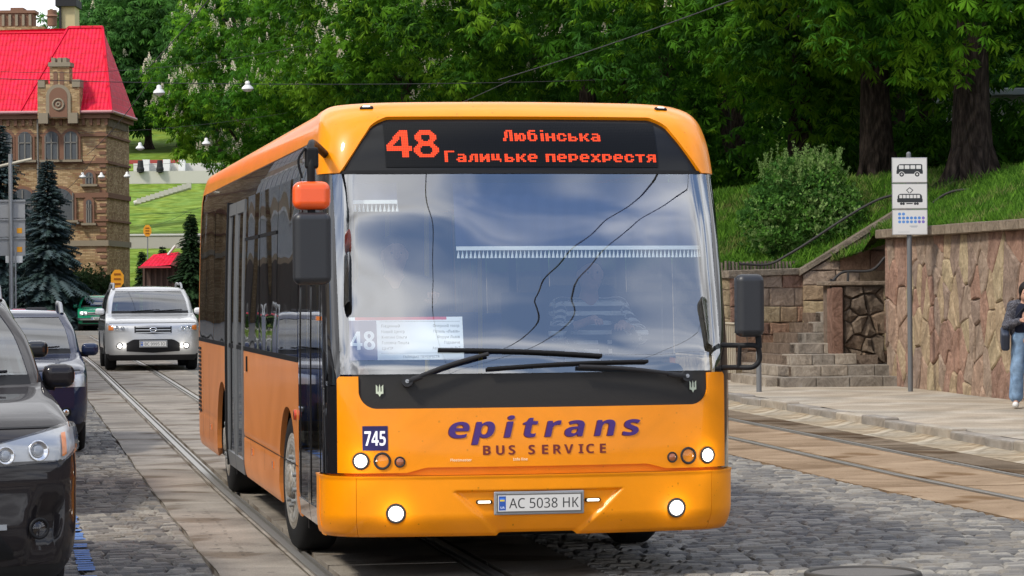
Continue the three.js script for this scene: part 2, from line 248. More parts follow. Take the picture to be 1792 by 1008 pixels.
// gutter, kerb and pavement on the right
road(structure('gutter', merge([strip(9.98, 10.22, -10, 170, -0.012, 1, 120), grid(6, 160, (u, v) => { const s = lerp(-10, 60, v); return V(lerp(10.15, 10.52, u), G(s) - 0.012 + u * u * 0.05 + perlin.noise(s * 3, u * 4, 1) * 0.012, -s); })]), mSand, 'sandy gutter strip between tram track and kerb'));
{
  const kerb = new THREE.Group(); kerb.name = 'kerb'; road(tag(kerb, 'weathered granite kerb stones edging the pavement', undefined, undefined, 'structure'));
  const r = rng(5), ms = [[0.40, 0.36, 0.30], [0.32, 0.295, 0.26], [0.47, 0.42, 0.345], [0.28, 0.265, 0.245]].map((c) => mat(c, 0.85, { map: noisy([0.92, 0.91, 0.90], 0.25, 5, 256, 0.9), bumpMap: bumpFine, bumpScale: 0.006 }));
  for (let s = 12; s < 75;) { const L = 0.7 + r() * 0.6, y = G(s + L / 2), g = boxUV(box(0.2 + r() * 0.02, 0.26, L - 0.02, 10.6 + (r() - 0.5) * 0.04, y + 0.005 + (r() - 0.5) * 0.03, -(s + L / 2), 0.025)); mesh('kerb_stone', g, ms[Math.floor(r() * 4)], kerb); s += L; }
  road(structure('pavement', grid(20, 260, (u, v) => { const p = lerp(10.68, 14.3, u), s = lerp(-10, 120, v); return V(p, G(s) + 0.125 + perlin.noise(p * 1.1, s * 0.7, 3) * 0.012, -s); }), mWalk, 'grey gravelly pavement at the foot of the stone wall'));
}
{ // cast-iron manhole cover among the setts, drill holes in the nearest slab
  const mh = thing('manhole_cover', 'round cast-iron manhole cover among the grey setts', 'manhole'); mh.position.copy(R(5.2, 16.9, 0.004)); mesh('frame', new THREE.TorusGeometry(0.34, 0.022, 8, 40).rotateX(Math.PI / 2), mat([0.07, 0.065, 0.06], 0.6, { metalness: 0.5 }), mh); mesh('lid', cyl(0.32, 0.32, 0.012, 0, -0.004, 0, 40), mat([0.17, 0.16, 0.15], 0.7, { metalness: 0.2, bumpMap: bumpFine, bumpScale: 0.01 }), mh);
  const r = rng(15), hs = []; for (let k = 0; k < 2; k++) for (let i = 0; i < 16; i++) hs.push(new THREE.CircleGeometry(0.011 + r() * 0.006, 8).rotateX(-Math.PI / 2).translate(1.47 + k * 0.13 + i * 0.002 + (r() - 0.5) * 0.03, 0.0055, -(19.2 + i * 0.28 + (r() - 0.5) * 0.08)));
  const o = mesh('drill_holes', merge(hs), mat([0.07, 0.065, 0.06], 0.95), scene.children.find((q) => q.name === 'tram_track')); o.userData.kind = 'stuff';
}

// ---------------------------------------------------------------- the bus
const grime = bumpTex(10, 256, 0.8, 0.15);
const roadFilm = (() => { const r = rng(8), sp = Array.from({ length: 90 }, () => [r(), r(), 0.0015 + r() * 0.003, r()]); return tex(512, 512, (u, v) => { let n = 0.965 + tnoise(u, v, 7, 5, 3) * 0.06 + (r() - 0.5) * 0.02; for (const q of sp) if (Math.abs(u - q[0]) < q[2] && Math.abs(v - q[1]) < q[2]) n -= 0.18 * q[3]; return [n, n, n]; }, { rep: [0.8, 0.8] }); })();
const mOrange = mat([0.97, 0.30, 0.0], 0.36, { map: roadFilm, clearcoat: 0.35, clearcoatRoughness: 0.06, specularIntensity: 0.5 });
const mBumper = mat([0.97, 0.31, 0.0], 0.4, { map: roadFilm, clearcoat: 0.25, clearcoatRoughness: 0.12, specularIntensity: 0.5 });
const sideDirt = tex(512, 512, (u, v) => { const n = tnoise(u, v, 6, 5, 2) * 0.08; return [0.86 + n, 0.52 + n * 0.9, 0.24 + n]; }, { rep: [0.3, 0.3] });
const mSide = mat([1, 1, 1], 0.42, { map: sideDirt, clearcoat: 0.35, clearcoatRoughness: 0.15 });
const mGloss = mat([0.012, 0.012, 0.014], 0.08, { clearcoat: 1 });
const mShield = mat([0.8, 0.86, 0.88], 0.012, { transmission: 1, thickness: 0, ior: 3.3 });
const mTint = mat([0.16, 0.17, 0.17], 0.02, { transmission: 1, thickness: 0, ior: 1.75 });
const mPanel = mat([0.026, 0.024, 0.022], 0.5, { specularIntensity: 0.5, bumpMap: bumpFine, bumpScale: 0.0006 });
const glow = (c, k) => mat(c, 0.3, { emissive: new THREE.Color().setRGB(...c), emissiveIntensity: k });
const mLampOn = glow([1, 0.93, 0.78], 2.2), mFogOn = glow([1, 0.97, 0.92], 2.2);

const L_BUS = 11.5;
const busRow = (y, f, w, rf, b = 0.09) => ({ y, f, r: L_BUS - (y > 2.7 ? f * 0.25 : 0), w, rf, rr: 0.18, b, br: 0.03 });
const bus = new Shell([busRow(0.26, 0.14, 1.235, 0.3), busRow(0.31, 0.06, 1.262, 0.3), busRow(0.42, 0.005, 1.275, 0.3), busRow(0.66, 0, 1.275, 0.3), busRow(1.05, 0.015, 1.275, 0.27), busRow(1.25, 0.035, 1.275, 0.25), busRow(1.7, 0.14, 1.27, 0.23), busRow(2.2, 0.275, 1.257, 0.22), busRow(2.49, 0.37, 1.245, 0.22), busRow(2.66, 0.43, 1.235, 0.24),
  busRow(2.8, 0.51, 1.215, 0.28), busRow(2.88, 0.6, 1.185, 0.34), busRow(2.935, 0.74, 1.11, 0.42), busRow(2.965, 0.98, 0.95, 0.5), busRow(2.98, 1.5, 0.6, 0.4), busRow(2.986, 2.4, 0.15, 0.1)]);
bus.mid = 5;
const busG = thing('city_bus', 'orange city bus with lit red route display and large windscreen on the tram track', 'bus');
place(busG, 3.2, 17.0);
const bp = (name, geo, m, parent = busG) => mesh(name, geo, m, parent);

// bumper with its V-shaped recess round the number plate
const recess = (x, y) => { const k = 0.625 - Math.abs(x) * 0; const e = 0.58 - (0.62 - y) * 1.02; const inX = sstep(e + 0.012, e - 0.012, Math.abs(x)), inY = sstep(0.56, 0.545, y); return 0.010 - 0.022 * inX * inY + 0.006 * sstep(0.625, 0.645, y); };
const tS = bus.tx(1.095, 0.5), bOff = (t, y) => recess(bus.raw(t, y).x, y);
const bumper = bp('bumper', bus.patch({ t: [-tS, tS], lo: 0.285, hi: 0.648, n: 180, m: 72, off: bOff, thick: 0.06 }), mBumper);
for (const q of [-1, 1]) bp('bumper_corner', bus.patch({ t: q > 0 ? [tS + 0.006, 2.02] : [-2.02, -tS - 0.006], lo: 0.285, hi: 0.648, n: 40, m: 40, off: bOff, thick: 0.06 }), mBumper);
bp('bumper_end', bus.patch({ s: [0.4, 0.5], side: -1, lo: 0.285, hi: 0.648, n: 2, m: 6, off: 0.016, thick: 0.05 }), mBumper);
bp('bumper_end', bus.patch({ s: [0.4, 0.5], side: 1, lo: 0.285, hi: 0.648, n: 2, m: 6, off: 0.016, thick: 0.05 }), mBumper);
// front panel: dips under the wiper panel, rises as a horn at either side
const hornHi = (x) => { const a = Math.abs(x); if (a < 0.97) return 1.055; if (a < 1.08) return 1.165 - Math.sqrt(Math.max(0, 0.0121 - (a - 0.97) ** 2)) + 0.0; return a < 1.2 ? 1.25 - (a > 1.185 ? 0.02 * ((a - 1.185) / 0.015) ** 2 : 0) : 1.23; };
const hornCols = []; for (let i = 0; i <= 60; i++) hornCols.push(-0.96 + i * 0.032); for (let i = 1; i <= 16; i++) hornCols.push(0.96 + 0.12 * Math.sin(i / 16 * Math.PI / 2)); for (const q of [1.081, 1.1, 1.13, 1.16, 1.185, 1.192, 1.197, 1.2]) hornCols.push(q); const hc = [...new Set([...hornCols, ...hornCols.map((q) => -q)])].sort((a, b) => a - b).filter((q, i, A) => !i || q - A[i - 1] > 5e-4);
const creaseLo = (x) => { const a = Math.abs(x); return a < 0.68 ? 0.70 : a < 0.8 ? lerp(0.70, 0.668, (a - 0.68) / 0.12) : 0.668; };
const frontPanel = bp('front_panel', bus.patch({ x: [-1.2, 1.2], cols: hc, lo: creaseLo, hi: hornHi, m: 26, off: 0.006, thick: 0.05 }), mOrange);
bp('lower_strip', bus.patch({ x: [-0.85, 0.85], lo: 0.652, hi: (x) => creaseLo(x) + 0.012, n: 40, m: 2, off: -0.02, thick: 0 }), mOrange);
bp('bumper_backing', bus.patch({ t: [-2, 2], lo: 0.62, hi: 0.7, n: 40, m: 2, off: -0.032, thick: 0 }), mBumper);
const wiperPanel = bp('wiper_panel', bus.patch({ x: [-1.12, 1.12], lo: 1.03, hi: 1.262, n: 40, m: 6, off: -0.008, thick: 0.02 }), mPanel);
// windscreen, pillars
const windscreen = bp('windscreen', bus.patch({ x: [-1.185, 1.185], lo: 1.262, hi: 2.492, n: 80, m: 60, off: (x, y) => 0.002 + 0.003 * perlin.noise(x * 1.8, y * 1.8, 4) + 0.0003 * perlin.noise(x * 5, y * 6, 9) , thick: 0 }), mShield);
bp('windscreen_seal', bus.patch({ x: [-1.19, 1.19], lo: 2.484, hi: 2.505, n: 30, m: 1, off: 0.006, thick: 0.02 }), M.rubber);
for (const sd of [-1, 1]) {
  bp('pillar', bus.patch({ x: sd < 0 ? [-1.245, -1.183] : [1.183, 1.245], lo: 1.2, hi: 2.5, n: 6, m: 20, off: 0.003, thick: 0.05 }), mGloss);
  bp('corner_panel', bus.patch({ s: [0.17, 0.48], side: sd, lo: 0.66, hi: (s) => s > 0.3 ? 2.5 : 1.22, n: 10, m: 20, off: -0.004, thick: 0.03 }), mGloss);
}
// roof dome with the display window, then the roof
const winX = (y) => y > 2.75 ? 1.01 - 0.09 * ((y - 2.75) / 0.09) ** 2.2 : lerp(1.14, 1.01, ((y - 2.49) / 0.26) ** 0.85);
const winTop = (x) => { const a = Math.abs(x); if (a >= 1.14) return 2.49; if (a <= 0.92) return 2.84; let lo = 2.49, hi = 2.84; for (let i = 0; i < 24; i++) { const m = (lo + hi) / 2; if (winX(m) > a) lo = m; else hi = m; } return lo; };
const domeT = (t) => { const q = bus.raw(t, 2.5); return { x: Math.abs(q.x), s: -q.z }; };
const domeLo = (t) => { const { x, s } = domeT(t); const a = Math.abs(t); if (a < 1.999) return x < 1.14 && s < 0.75 ? winTop(x) : 2.49; return 2.49 + 0.23 * sstep(0.7, 1.0, s); };
const domeCols = []; for (let i = 0; i <= 80; i++) domeCols.push(i / 80 * 0.98); for (let i = 1; i <= 60; i++) domeCols.push(0.98 + i / 60 * 1.02); { const y = 2.6, e = Math.abs(bus.ts(0.98, y, 1)); for (let i = 1; i <= 24; i++) domeCols.push(2 + (e - 2) * i / 24); }
const dc = [...domeCols.slice(1).map((q) => -q).reverse(), ...domeCols];
const dome = bp('roof_dome', bus.patch({ t: [dc[0], dc[dc.length - 1]], cols: dc, lo: domeLo, hi: 2.9855, m: 40, rows: Array.from({ length: 41 }, (_, j) => 1 - (1 - j / 40) ** 1.35), off: (t, y) => 0.012 * sstep(2.98, 2.93, y), thick: 0.03 }), mOrange);
const display = bp('display_window', bus.patch({ x: [-1.16, 1.16], lo: 2.49, hi: (x) => Math.min(2.85, winTop(x) + 0.015), n: 90, m: 12, off: -0.012, thick: 0 }), mat([0.014, 0.014, 0.014], 0.15, { specularIntensity: 0.5 }));
for (const sd of [-1, 1]) {
  bp('roof_side', bus.patch({ s: [1.0, L_BUS - 0.1], side: sd, lo: 2.72, hi: 2.986, n: 30, m: 24, rows: Array.from({ length: 25 }, (_, j) => 1 - (1 - j / 24) ** 1.35), off: 0.004, thick: 0.02 }), mOrange);
  const mk = bus.on(new RoundedBoxGeometry(0.085, 0.034, 0.02, 2, 0.012), bus.tx(sd * 0.94, 2.895), 2.895, 0.016), o = bp('marker_lamp', mk, M.black); bp('lamp_lens', bus.on(new RoundedBoxGeometry(0.05, 0.018, 0.016, 2, 0.007), bus.tx(sd * 0.94, 2.895), 2.895, 0.022), glow([1, 0.95, 0.85], 0.9), o);
}
bp('rear_end', bus.patch({ t: [2.99, 5], lo: 0.3, hi: 2.986, n: 20, m: 24, off: 0.002, thick: 0 }), mSide); bp('rear_end', bus.patch({ t: [-5, -2.99], lo: 0.3, hi: 2.986, n: 20, m: 24, off: 0.002, thick: 0 }), mSide);

// LED display: dot matrix
const GLYPH = {
  'Л': ['001111', '011011', '011011', '011011', '011011', '110011', '110011'], 'ю': ['000000', '000000', '1101110', '1111011', '1111011', '1111011', '1101110'], 'б': ['011110', '110000', '111110', '110011', '110011', '110011', '011110'], 'і': ['011', '000', '011', '011', '011', '011', '011'], 'н': ['000000', '000000', '110011', '110011', '111111', '110011', '110011'],
  'с': ['000000', '000000', '011110', '110011', '110000', '110011', '011110'], 'ь': ['000000', '000000', '110000', '110000', '111110', '110011', '111110'], 'к': ['000000', '000000', '110011', '110110', '111100', '110110', '110011'], 'а': ['000000', '000000', '011110', '000011', '011111', '110011', '011111'], 'Г': ['111111', '110000', '110000', '110000', '110000', '110000', '110000'],
  'л': ['000000', '000000', '001111', '011011', '011011', '011011', '110011'], 'и': ['000000', '000000', '110011', '110111', '111111', '111011', '110011'], 'ц': ['000000', '000000', '1101100', '1101100', '1101100', '1111110', '0000010'], 'е': ['000000', '000000', '011110', '110011', '111111', '110000', '011110'], ' ': ['000'], 'п': ['000000', '000000', '111111', '110011', '110011', '110011', '110011'], 'р': ['000000', '000000', '111110', '110011', '110011', '111110', '110000'],
  'х': ['000000', '000000', '110011', '011110', '001100', '011110', '110011'], 'т': ['000000', '000000', '111111', '001100', '001100', '001100', '001100'], 'я': ['000000', '000000', '011111', '110011', '011111', '011011', '110011'],
};
{
  const NX = 166, NY = 28, on = Array.from({ length: NY }, () => new Uint8Array(NX));
  const text = (str, x, y) => { for (const ch of str) { const g = GLYPH[ch]; g.forEach((row, j) => [...row].forEach((b, i) => { if (b === '1' && on[y + j]) on[y + j][x + i] = 1; })); x += g[0].length > 3 && ch !== ' ' ? Math.max(...g.map((q) => q.length)) + 1 : g[0].length + (ch === ' ' ? 1 : 1); } };
  const four = (x, y) => { for (let j = 0; j < 17; j++) for (let i = 0; i < 15; i++) { const diag = Math.abs((9 - i) - j * 0.78) < 2 && j < 12 && i < 11; if ((i >= 9 && i < 13) || (j >= 10 && j < 13) || diag) on[y + j][x + i] = 1; } };
  const eight = (x, y) => { for (let j = 0; j < 17; j++) for (let i = 0; i < 15; i++) { const a = Math.hypot((i - 7) / 6.4, (j - 4) / 4.6), b = Math.hypot((i - 7) / 7.4, (j - 12) / 5.0), ia = Math.hypot((i - 7) / 2.9, (j - 4.2) / 2.1), ib = Math.hypot((i - 7) / 3.6, (j - 12) / 2.5); if ((a <= 1 && ia > 1) || (b <= 1 && ib > 1)) on[y + j][x + i] = 1; } };
  four(1, 5); eight(17, 5); text('Любінська', 71, 5); text('Галицьке перехрестя', 35, 18);
  const K = 10, led = canvasTex(NX * K, NY * K, (c, w, h) => { c.fillStyle = '#000'; c.fillRect(0, 0, w, h); for (let j = 0; j < NY; j++) for (let i = 0; i < NX; i++) { if (on[j][i]) { c.fillStyle = '#ff4a20'; c.beginPath(); c.arc(i * K + K / 2, j * K + K / 2, K * 0.52, 0, 7); c.fill(); } } });
  const base = canvasTex(NX * K, NY * K, (c, w, h) => { c.fillStyle = '#101010'; c.fillRect(0, 0, w, h); c.fillStyle = '#1a1a1a'; for (let j = 0; j < NY; j++) for (let i = 0; i < NX; i++) { c.beginPath(); c.arc(i * K + K / 2, j * K + K / 2, K * 0.36, 0, 7); c.fill(); } });
  const g = bus.patch({ x: [-0.86, 0.86], lo: 2.53, hi: 2.815, n: 40, m: 8, off: -0.006, thick: 0 }), P = g.attributes.position, u = g.attributes.uv; for (let i = 0; i < P.count; i++) u.setXY(i, (u.getX(i) + 0.86) / 1.72, (u.getY(i) - 2.53) / 0.285);
  bp('led_display', g, mat([1, 1, 1], 0.25, { map: base, emissive: new THREE.Color(1, 1, 1), emissiveMap: led, emissiveIntensity: 1.05, specularIntensity: 0.3 }), display);
}
// lamps
function lamp(name, x, y, r, face, rimMat, lit) {
  const t = bus.tx(x, y), o = bp(name, bus.on(new THREE.TorusGeometry(r, r * 0.16, 8, 32), t, y, 0.01), rimMat);
  bp('bowl', bus.on(new THREE.LatheGeometry([[0.001, -0.05], [r * 0.55, -0.045], [r * 0.9, -0.018], [r, 0]].map((q) => new THREE.Vector2(...q)), 28).rotateX(Math.PI / 2), t, y, lit ? 0.0 : 0.008), face, o);
  bp('lens', bus.on(new THREE.SphereGeometry(r * 1.6, 28, 8, 0, Math.PI * 2, 0, Math.asin(1 / 1.6)).translate(0, -r * 1.6 * 0.72, 0).rotateX(Math.PI / 2), t, y, 0.004), lit ? lit : M.lampGlass, o);
  return o;
}
for (const sd of [-1, 1]) {
  lamp('headlamp', sd * 1.07, 0.742, 0.045, mLampOn, M.dark, mLampOn); lamp('headlamp', sd * 0.945, 0.742, 0.046, M.chrome, M.dark); lamp('turn_indicator', sd * 0.84, 0.735, 0.029, M.amber, M.dark, mat([0.35, 0.1, 0.03], 0.2, { clearcoat: 1 }));
  lamp('fog_lamp', sd * 0.865, 0.425, 0.052, mFogOn, M.dark, mFogOn);
  const sx = sd * 0.335, o = bp('daylight_lamp', bus.on(new RoundedBoxGeometry(0.1, 0.024, 0.02, 2, 0.01), bus.tx(sx, 0.487), 0.487, -0.004), M.black); bp('lamp_lens', bus.on(new RoundedBoxGeometry(0.078, 0.015, 0.012, 2, 0.006), bus.tx(sx, 0.487), 0.487, 0.004), glow([1, 0.93, 0.75], 1.6), o);
  for (const [x, y, k] of [[1.07, 0.742, 0.5], [0.865, 0.425, 0.5]]) { const q = bus.P(bus.tx(sd * x, y), y, 0.09), l = new THREE.PointLight(new THREE.Color(1, 0.95, 0.85), k * 0.06); l.name = 'headlamp_light'; l.position.copy(q); l.castShadow = true; busG.add(l); }
}
// number plate
const plateTex = (txt, strip = '#2b56a8', bg = '#d3d1cc') => canvasTex(520, 112, (c, w, h) => { c.fillStyle = '#5c5a56'; c.fillRect(0, 0, w, h); c.fillStyle = bg; c.fillRect(8, 8, w - 16, h - 16); c.fillStyle = strip; c.fillRect(14, 14, 42, h - 28); c.fillStyle = '#e8cf3e'; c.fillRect(20, 34, 28, 10); c.fillStyle = '#3f7de0'; c.fillRect(20, 24, 28, 10); c.fillStyle = '#fff'; c.font = '20px sans-serif'; c.fillText('UA', 22, 88); c.fillStyle = '#161616'; c.font = '82px sans-serif'; c.textAlign = 'center'; c.save(); c.translate(288, 86); c.scale(Math.min(1, 425 / c.measureText(txt).width), 1); c.fillText(txt, 0, 0); c.restore(); });
function plate(parent, shell, t, y, off, txt, tilt = 0) { const holder = bp('plate_holder', shell.on(new RoundedBoxGeometry(0.555, 0.142, 0.014, 2, 0.012), t, y, off), M.galv, parent); bp('number_plate', shell.on(new THREE.BoxGeometry(0.525, 0.114, 0.006), t, y, off + 0.009), mat([1, 1, 1], 0.4, { map: plateTex(txt) }), holder); return holder; }
plate(busG, bus, 0, 0.478, 0.0, 'AC 5038 HK');
// lettering
function onSkin(geo, dx, dy, off, shear = 0, sx = 1, sy = 1) { const g = geo.toNonIndexed(), P = g.attributes.position; for (let i = 0; i < P.count; i++) { const X = P.getX(i) * sx, Y = P.getY(i) * sy, x = dx + X + Y * shear, y = dy + Y, q = bus.P(bus.tx(x, y), y, off); P.setXYZ(i, q.x, q.y, q.z); } g.computeVertexNormals(); return g; }
function subdiv(g) { return g; }
{
  const mPurple = mat([0.055, 0.016, 0.16], 0.5), mMaroon = mat([0.16, 0.014, 0.012], 0.5);
  const letters = [...'epitrans'], px = [775, 818, 872, 905, 944, 981, 1033, 1086], n = frontPanel;
  letters.forEach((ch, i) => { const x = (px[i] - 941) / 289, y = 0.876; const sh = fontBold.generateShapes(ch, 0.125);
    for (const [m, off, ddx, ddy, st] of [[mMaroon, 0.0085, -0.006, -0.003, 1.0], [mPurple, 0.0115, 0, 0, 1.0]]) bp('letter', onSkin(new THREE.ShapeGeometry(sh, 10), x + ddx + 0.008, y + ddy, off, 0.24, 1.42, 1), m, n); });
  [...'BUS SERVICE'].forEach((ch, i) => { if (ch === ' ') return; const xs = [840, 863, 886, 0, 921, 944, 964, 986, 1011, 1024, 1048]; bp('letter', onSkin(new THREE.ShapeGeometry(fontBold.generateShapes(ch, 0.056), 8), (xs[i] - 941) / 289, 0.772, 0.0095, 0, 1.2, 1), mMaroon, n); });
  const t745 = canvasTex(128, 128, (c) => { c.fillStyle = '#1d1450'; c.fillRect(0, 0, 128, 128); c.fillStyle = '#fff'; c.font = 'bold 100px sans-serif'; c.textAlign = 'center'; c.save(); c.translate(64, 102); c.scale(0.68, 1.06); c.fillText('745', 0, 0); c.restore(); });
  const g = bus.patch({ x: [-1.06, -0.91], lo: 0.805, hi: 0.952, n: 6, m: 4, off: 0.0095, thick: 0 }), u = g.attributes.uv; for (let i = 0; i < u.count; i++) u.setXY(i, (u.getX(i) + 1.06) / 0.15, (u.getY(i) - 0.805) / 0.147); bp('fleet_number', g, mat([1, 1, 1], 0.45, { map: t745 }), n);
  // trident emblems on the wiper panel
  const tr = new THREE.Shape([[-0.022, 0.036], [-0.022, -0.018], [-0.008, -0.022], [0, -0.038], [0.008, -0.022], [0.022, -0.018], [0.022, 0.036], [0.012, 0.024], [0.012, -0.006], [0.006, -0.006], [0.005, 0.02], [0, 0.038], [-0.005, 0.02], [-0.006, -0.006], [-0.012, -0.006], [-0.012, 0.024]].map((q) => new THREE.Vector2(...q)));
  for (const x of [-0.955, 0.985]) bp('emblem', onSkin(new THREE.ShapeGeometry(tr), x, 1.165, 0.004), mat([0.55, 0.6, 0.45], 0.35), wiperPanel);
  const fine = mat([0.9, 0.75, 0.45], 0.5); for (const [s, x] of [['Fleetmaster', -0.54], ['Info line', -0.16]]) bp('sticker_text', onSkin(new THREE.ShapeGeometry(fontBold.generateShapes(s, 0.016), 4), x, 0.735, 0.009), fine, n);
}
// wipers
{
  const W = (x, y, o) => bus.P(bus.tx(x, y), y, o);
  for (const [px, py, ax, ay, b0, b1] of [[-0.79, 1.215, -0.30, 1.37, [-0.60, 1.40], [0.40, 1.355]], [0.93, 1.225, 0.25, 1.29, [-0.31, 1.285], [0.69, 1.318]]]) {
    const w = bp('wiper', merge([bar(W(px, py, 0.0), W(px, py, 0.06), 0.034, 14), bar(W(px, py, 0.045), W(lerp(px, ax, 0.18), lerp(py, ay, 0.18), 0.05), 0.02, 8, 0.016), tube([0.15, 0.5, 0.8, 1].map((k) => W(lerp(px, ax, k), lerp(py, ay, k) + Math.sin(k * 3.1) * 0.012, 0.055 - k * 0.005)), 0.014, 6, 24)]), M.dark);
    bp('wiper_hub', bar(W(px, py, 0.06), W(px, py, 0.064), 0.012, 10), M.galv, w);
    bp('wiper_blade', merge([tube([0, 0.25, 0.5, 0.75, 1].map((k) => W(lerp(b0[0], b1[0], k), lerp(b0[1], b1[1], k) + 0.01 * Math.sin(k * 3.14), 0.032)), 0.012, 6, 30), tube([0, 0.5, 1].map((k) => W(lerp(b0[0], b1[0], k), lerp(b0[1], b1[1], k) - 0.004 + 0.01 * Math.sin(k * 3.14), 0.014)), 0.007, 6, 30)]), M.rubber, w);
  }
}
// mirrors
{
  const a = bp('mirror', box(0.225, 0.43, 0.14, -1.375, 2.02, 0.06, 0.045), mat([0.02, 0.021, 0.024], 0.42)); bp('mirror_glass', box(0.19, 0.38, 0.006, -1.375, 2.02, -0.012), M.chrome, a);
  bp('mirror_cap', merge([box(0.225, 0.17, 0.13, -1.375, 2.335, 0.05, 0.05)]), mat([0.9, 0.105, 0.012], 0.3, { clearcoat: 0.4 }), a);
  bp('mirror_arm', merge([tube([[-1.21, 2.61, -0.62], [-1.3, 2.66, -0.4], [-1.36, 2.64, -0.08], [-1.375, 2.55, 0.04], [-1.375, 2.4, 0.05], [-1.375, 2.15, 0.05]], 0.024, 8, 40), box(0.08, 0.13, 0.07, -1.37, 2.56, 0.03, 0.02), tube([[-1.41, 2.62, 0.06], [-1.45, 2.55, 0.05], [-1.43, 2.44, 0.05]], 0.008, 6, 12)]), M.black, a);
  const b = bp('mirror', box(0.175, 0.385, 0.13, 1.315, 1.66, 0.02, 0.045), mat([0.02, 0.021, 0.024], 0.42)); bp('mirror_glass', box(0.15, 0.34, 0.006, 1.315, 1.66, -0.048), M.chrome, b);
  bp('mirror_arm', merge([tube([[1.2, 1.415, -0.2], [1.27, 1.415, -0.02], [1.36, 1.41, 0.02], [1.375, 1.38, 0.02], [1.375, 1.32, 0.02], [1.34, 1.285, 0.02], [1.25, 1.28, -0.05], [1.2, 1.275, -0.2]], 0.016, 8, 50), tube([[1.375, 1.4, 0.02], [1.37, 1.5, 0.02]], 0.02, 8, 6), tube([[1.265, 1.415, -0.02], [1.26, 1.28, -0.03]], 0.013, 8, 6)]), M.black, b);
}
// sides: lower panels with wheel arches, windows, doors
const FW = 2.5, RW = 8.35, mHub = mat([1, 1, 1], 0.6, { metalness: 0.15, map: noisy([0.58, 0.565, 0.54], 0.35, 7, 256, 0.4) });
const archLo = (c, base) => (s) => { const d = Math.abs(s - c); return d < 0.6 ? Math.max(base, 0.36 + 0.62 * Math.sqrt(Math.max(0, 1 - (d / 0.6) ** 2.4))) : base; };
const archCols = (c, s0, s1) => { const q = new Set(); for (let i = 0; i <= 20; i++) q.add(lerp(s0, s1, i / 20)); for (let i = 0; i <= 36; i++) { const s = c - 0.6 * Math.cos(i / 36 * Math.PI); if (s > s0 && s < s1) q.add(s); } return [...q].sort((a, b) => a - b).filter((v, i, A) => !i || v - A[i - 1] > 1e-3); };
const sideDent = (s, y) => 0.002 - 0.007 * (Math.abs(y - 0.62) < 0.006 ? 1 : 0);
function wheel(parent, x, y, z, r, w, side, turn, hubM, big) {
  const g = new THREE.Group(); g.name = 'wheel'; parent.add(g); g.position.set(x, y, z); g.rotation.y = turn;
  const prof = [[r * 0.62, -w / 2 + 0.02], [r * 0.72, -w / 2], [r * 0.93, -w / 2 + 0.012], [r * 0.99, -w / 2 + 0.045], [r, -w / 4], [r, w / 4], [r * 0.99, w / 2 - 0.045], [r * 0.93, w / 2 - 0.012], [r * 0.72, w / 2], [r * 0.62, w / 2 - 0.02], [r * 0.6, 0], [r * 0.62, -w / 2 + 0.02]].map((q) => new THREE.Vector2(...q));
  bp('tyre', new THREE.LatheGeometry(prof, 44).rotateZ(-Math.PI / 2), M.rubber, g);
  const o = side * (w / 2 - 0.015), rimP = big ? [[0.001, 0.05], [r * 0.2, 0.048], [r * 0.24, 0.03], [r * 0.25, 0.006], [r * 0.44, 0.002], [r * 0.46, 0.016], [r * 0.6, 0.018], [r * 0.7, 0.008]] : [[r * 0.5, -0.06], [r * 0.58, -0.01], [r * 0.68, 0.006]];
  bp('rim', new THREE.LatheGeometry(rimP.map((q) => new THREE.Vector2(q[0], q[1])), 36).rotateZ(-side * Math.PI / 2).translate(o, 0, 0), hubM, g);
  if (!big) { const sp = []; for (let k = 0; k < 5; k++) sp.push(box(0.03, r * 0.6, r * 0.2, o - side * 0.02, r * 0.33, 0, 0.012).rotateX(k * Math.PI * 0.4)); bp('spokes', merge([...sp, bar([o - side * 0.05, 0, 0], [o, 0, 0], r * 0.18, 14)]), hubM, g); bp('brake_disc', bar([o - side * 0.09, 0, 0], [o - side * 0.1, 0, 0], r * 0.52, 24), M.dark, g); }
  else { const nuts = []; for (let k = 0; k < 10; k++) { const a = k / 10 * 6.283; nuts.push(bar([o, Math.cos(a) * r * 0.345, Math.sin(a) * r * 0.345], [o + side * 0.035, Math.cos(a) * r * 0.345, Math.sin(a) * r * 0.345], 0.017, 6)); } bp('wheel_nuts', merge(nuts), M.galv, g).userData.kind = 'stuff'; }
  return g;
}
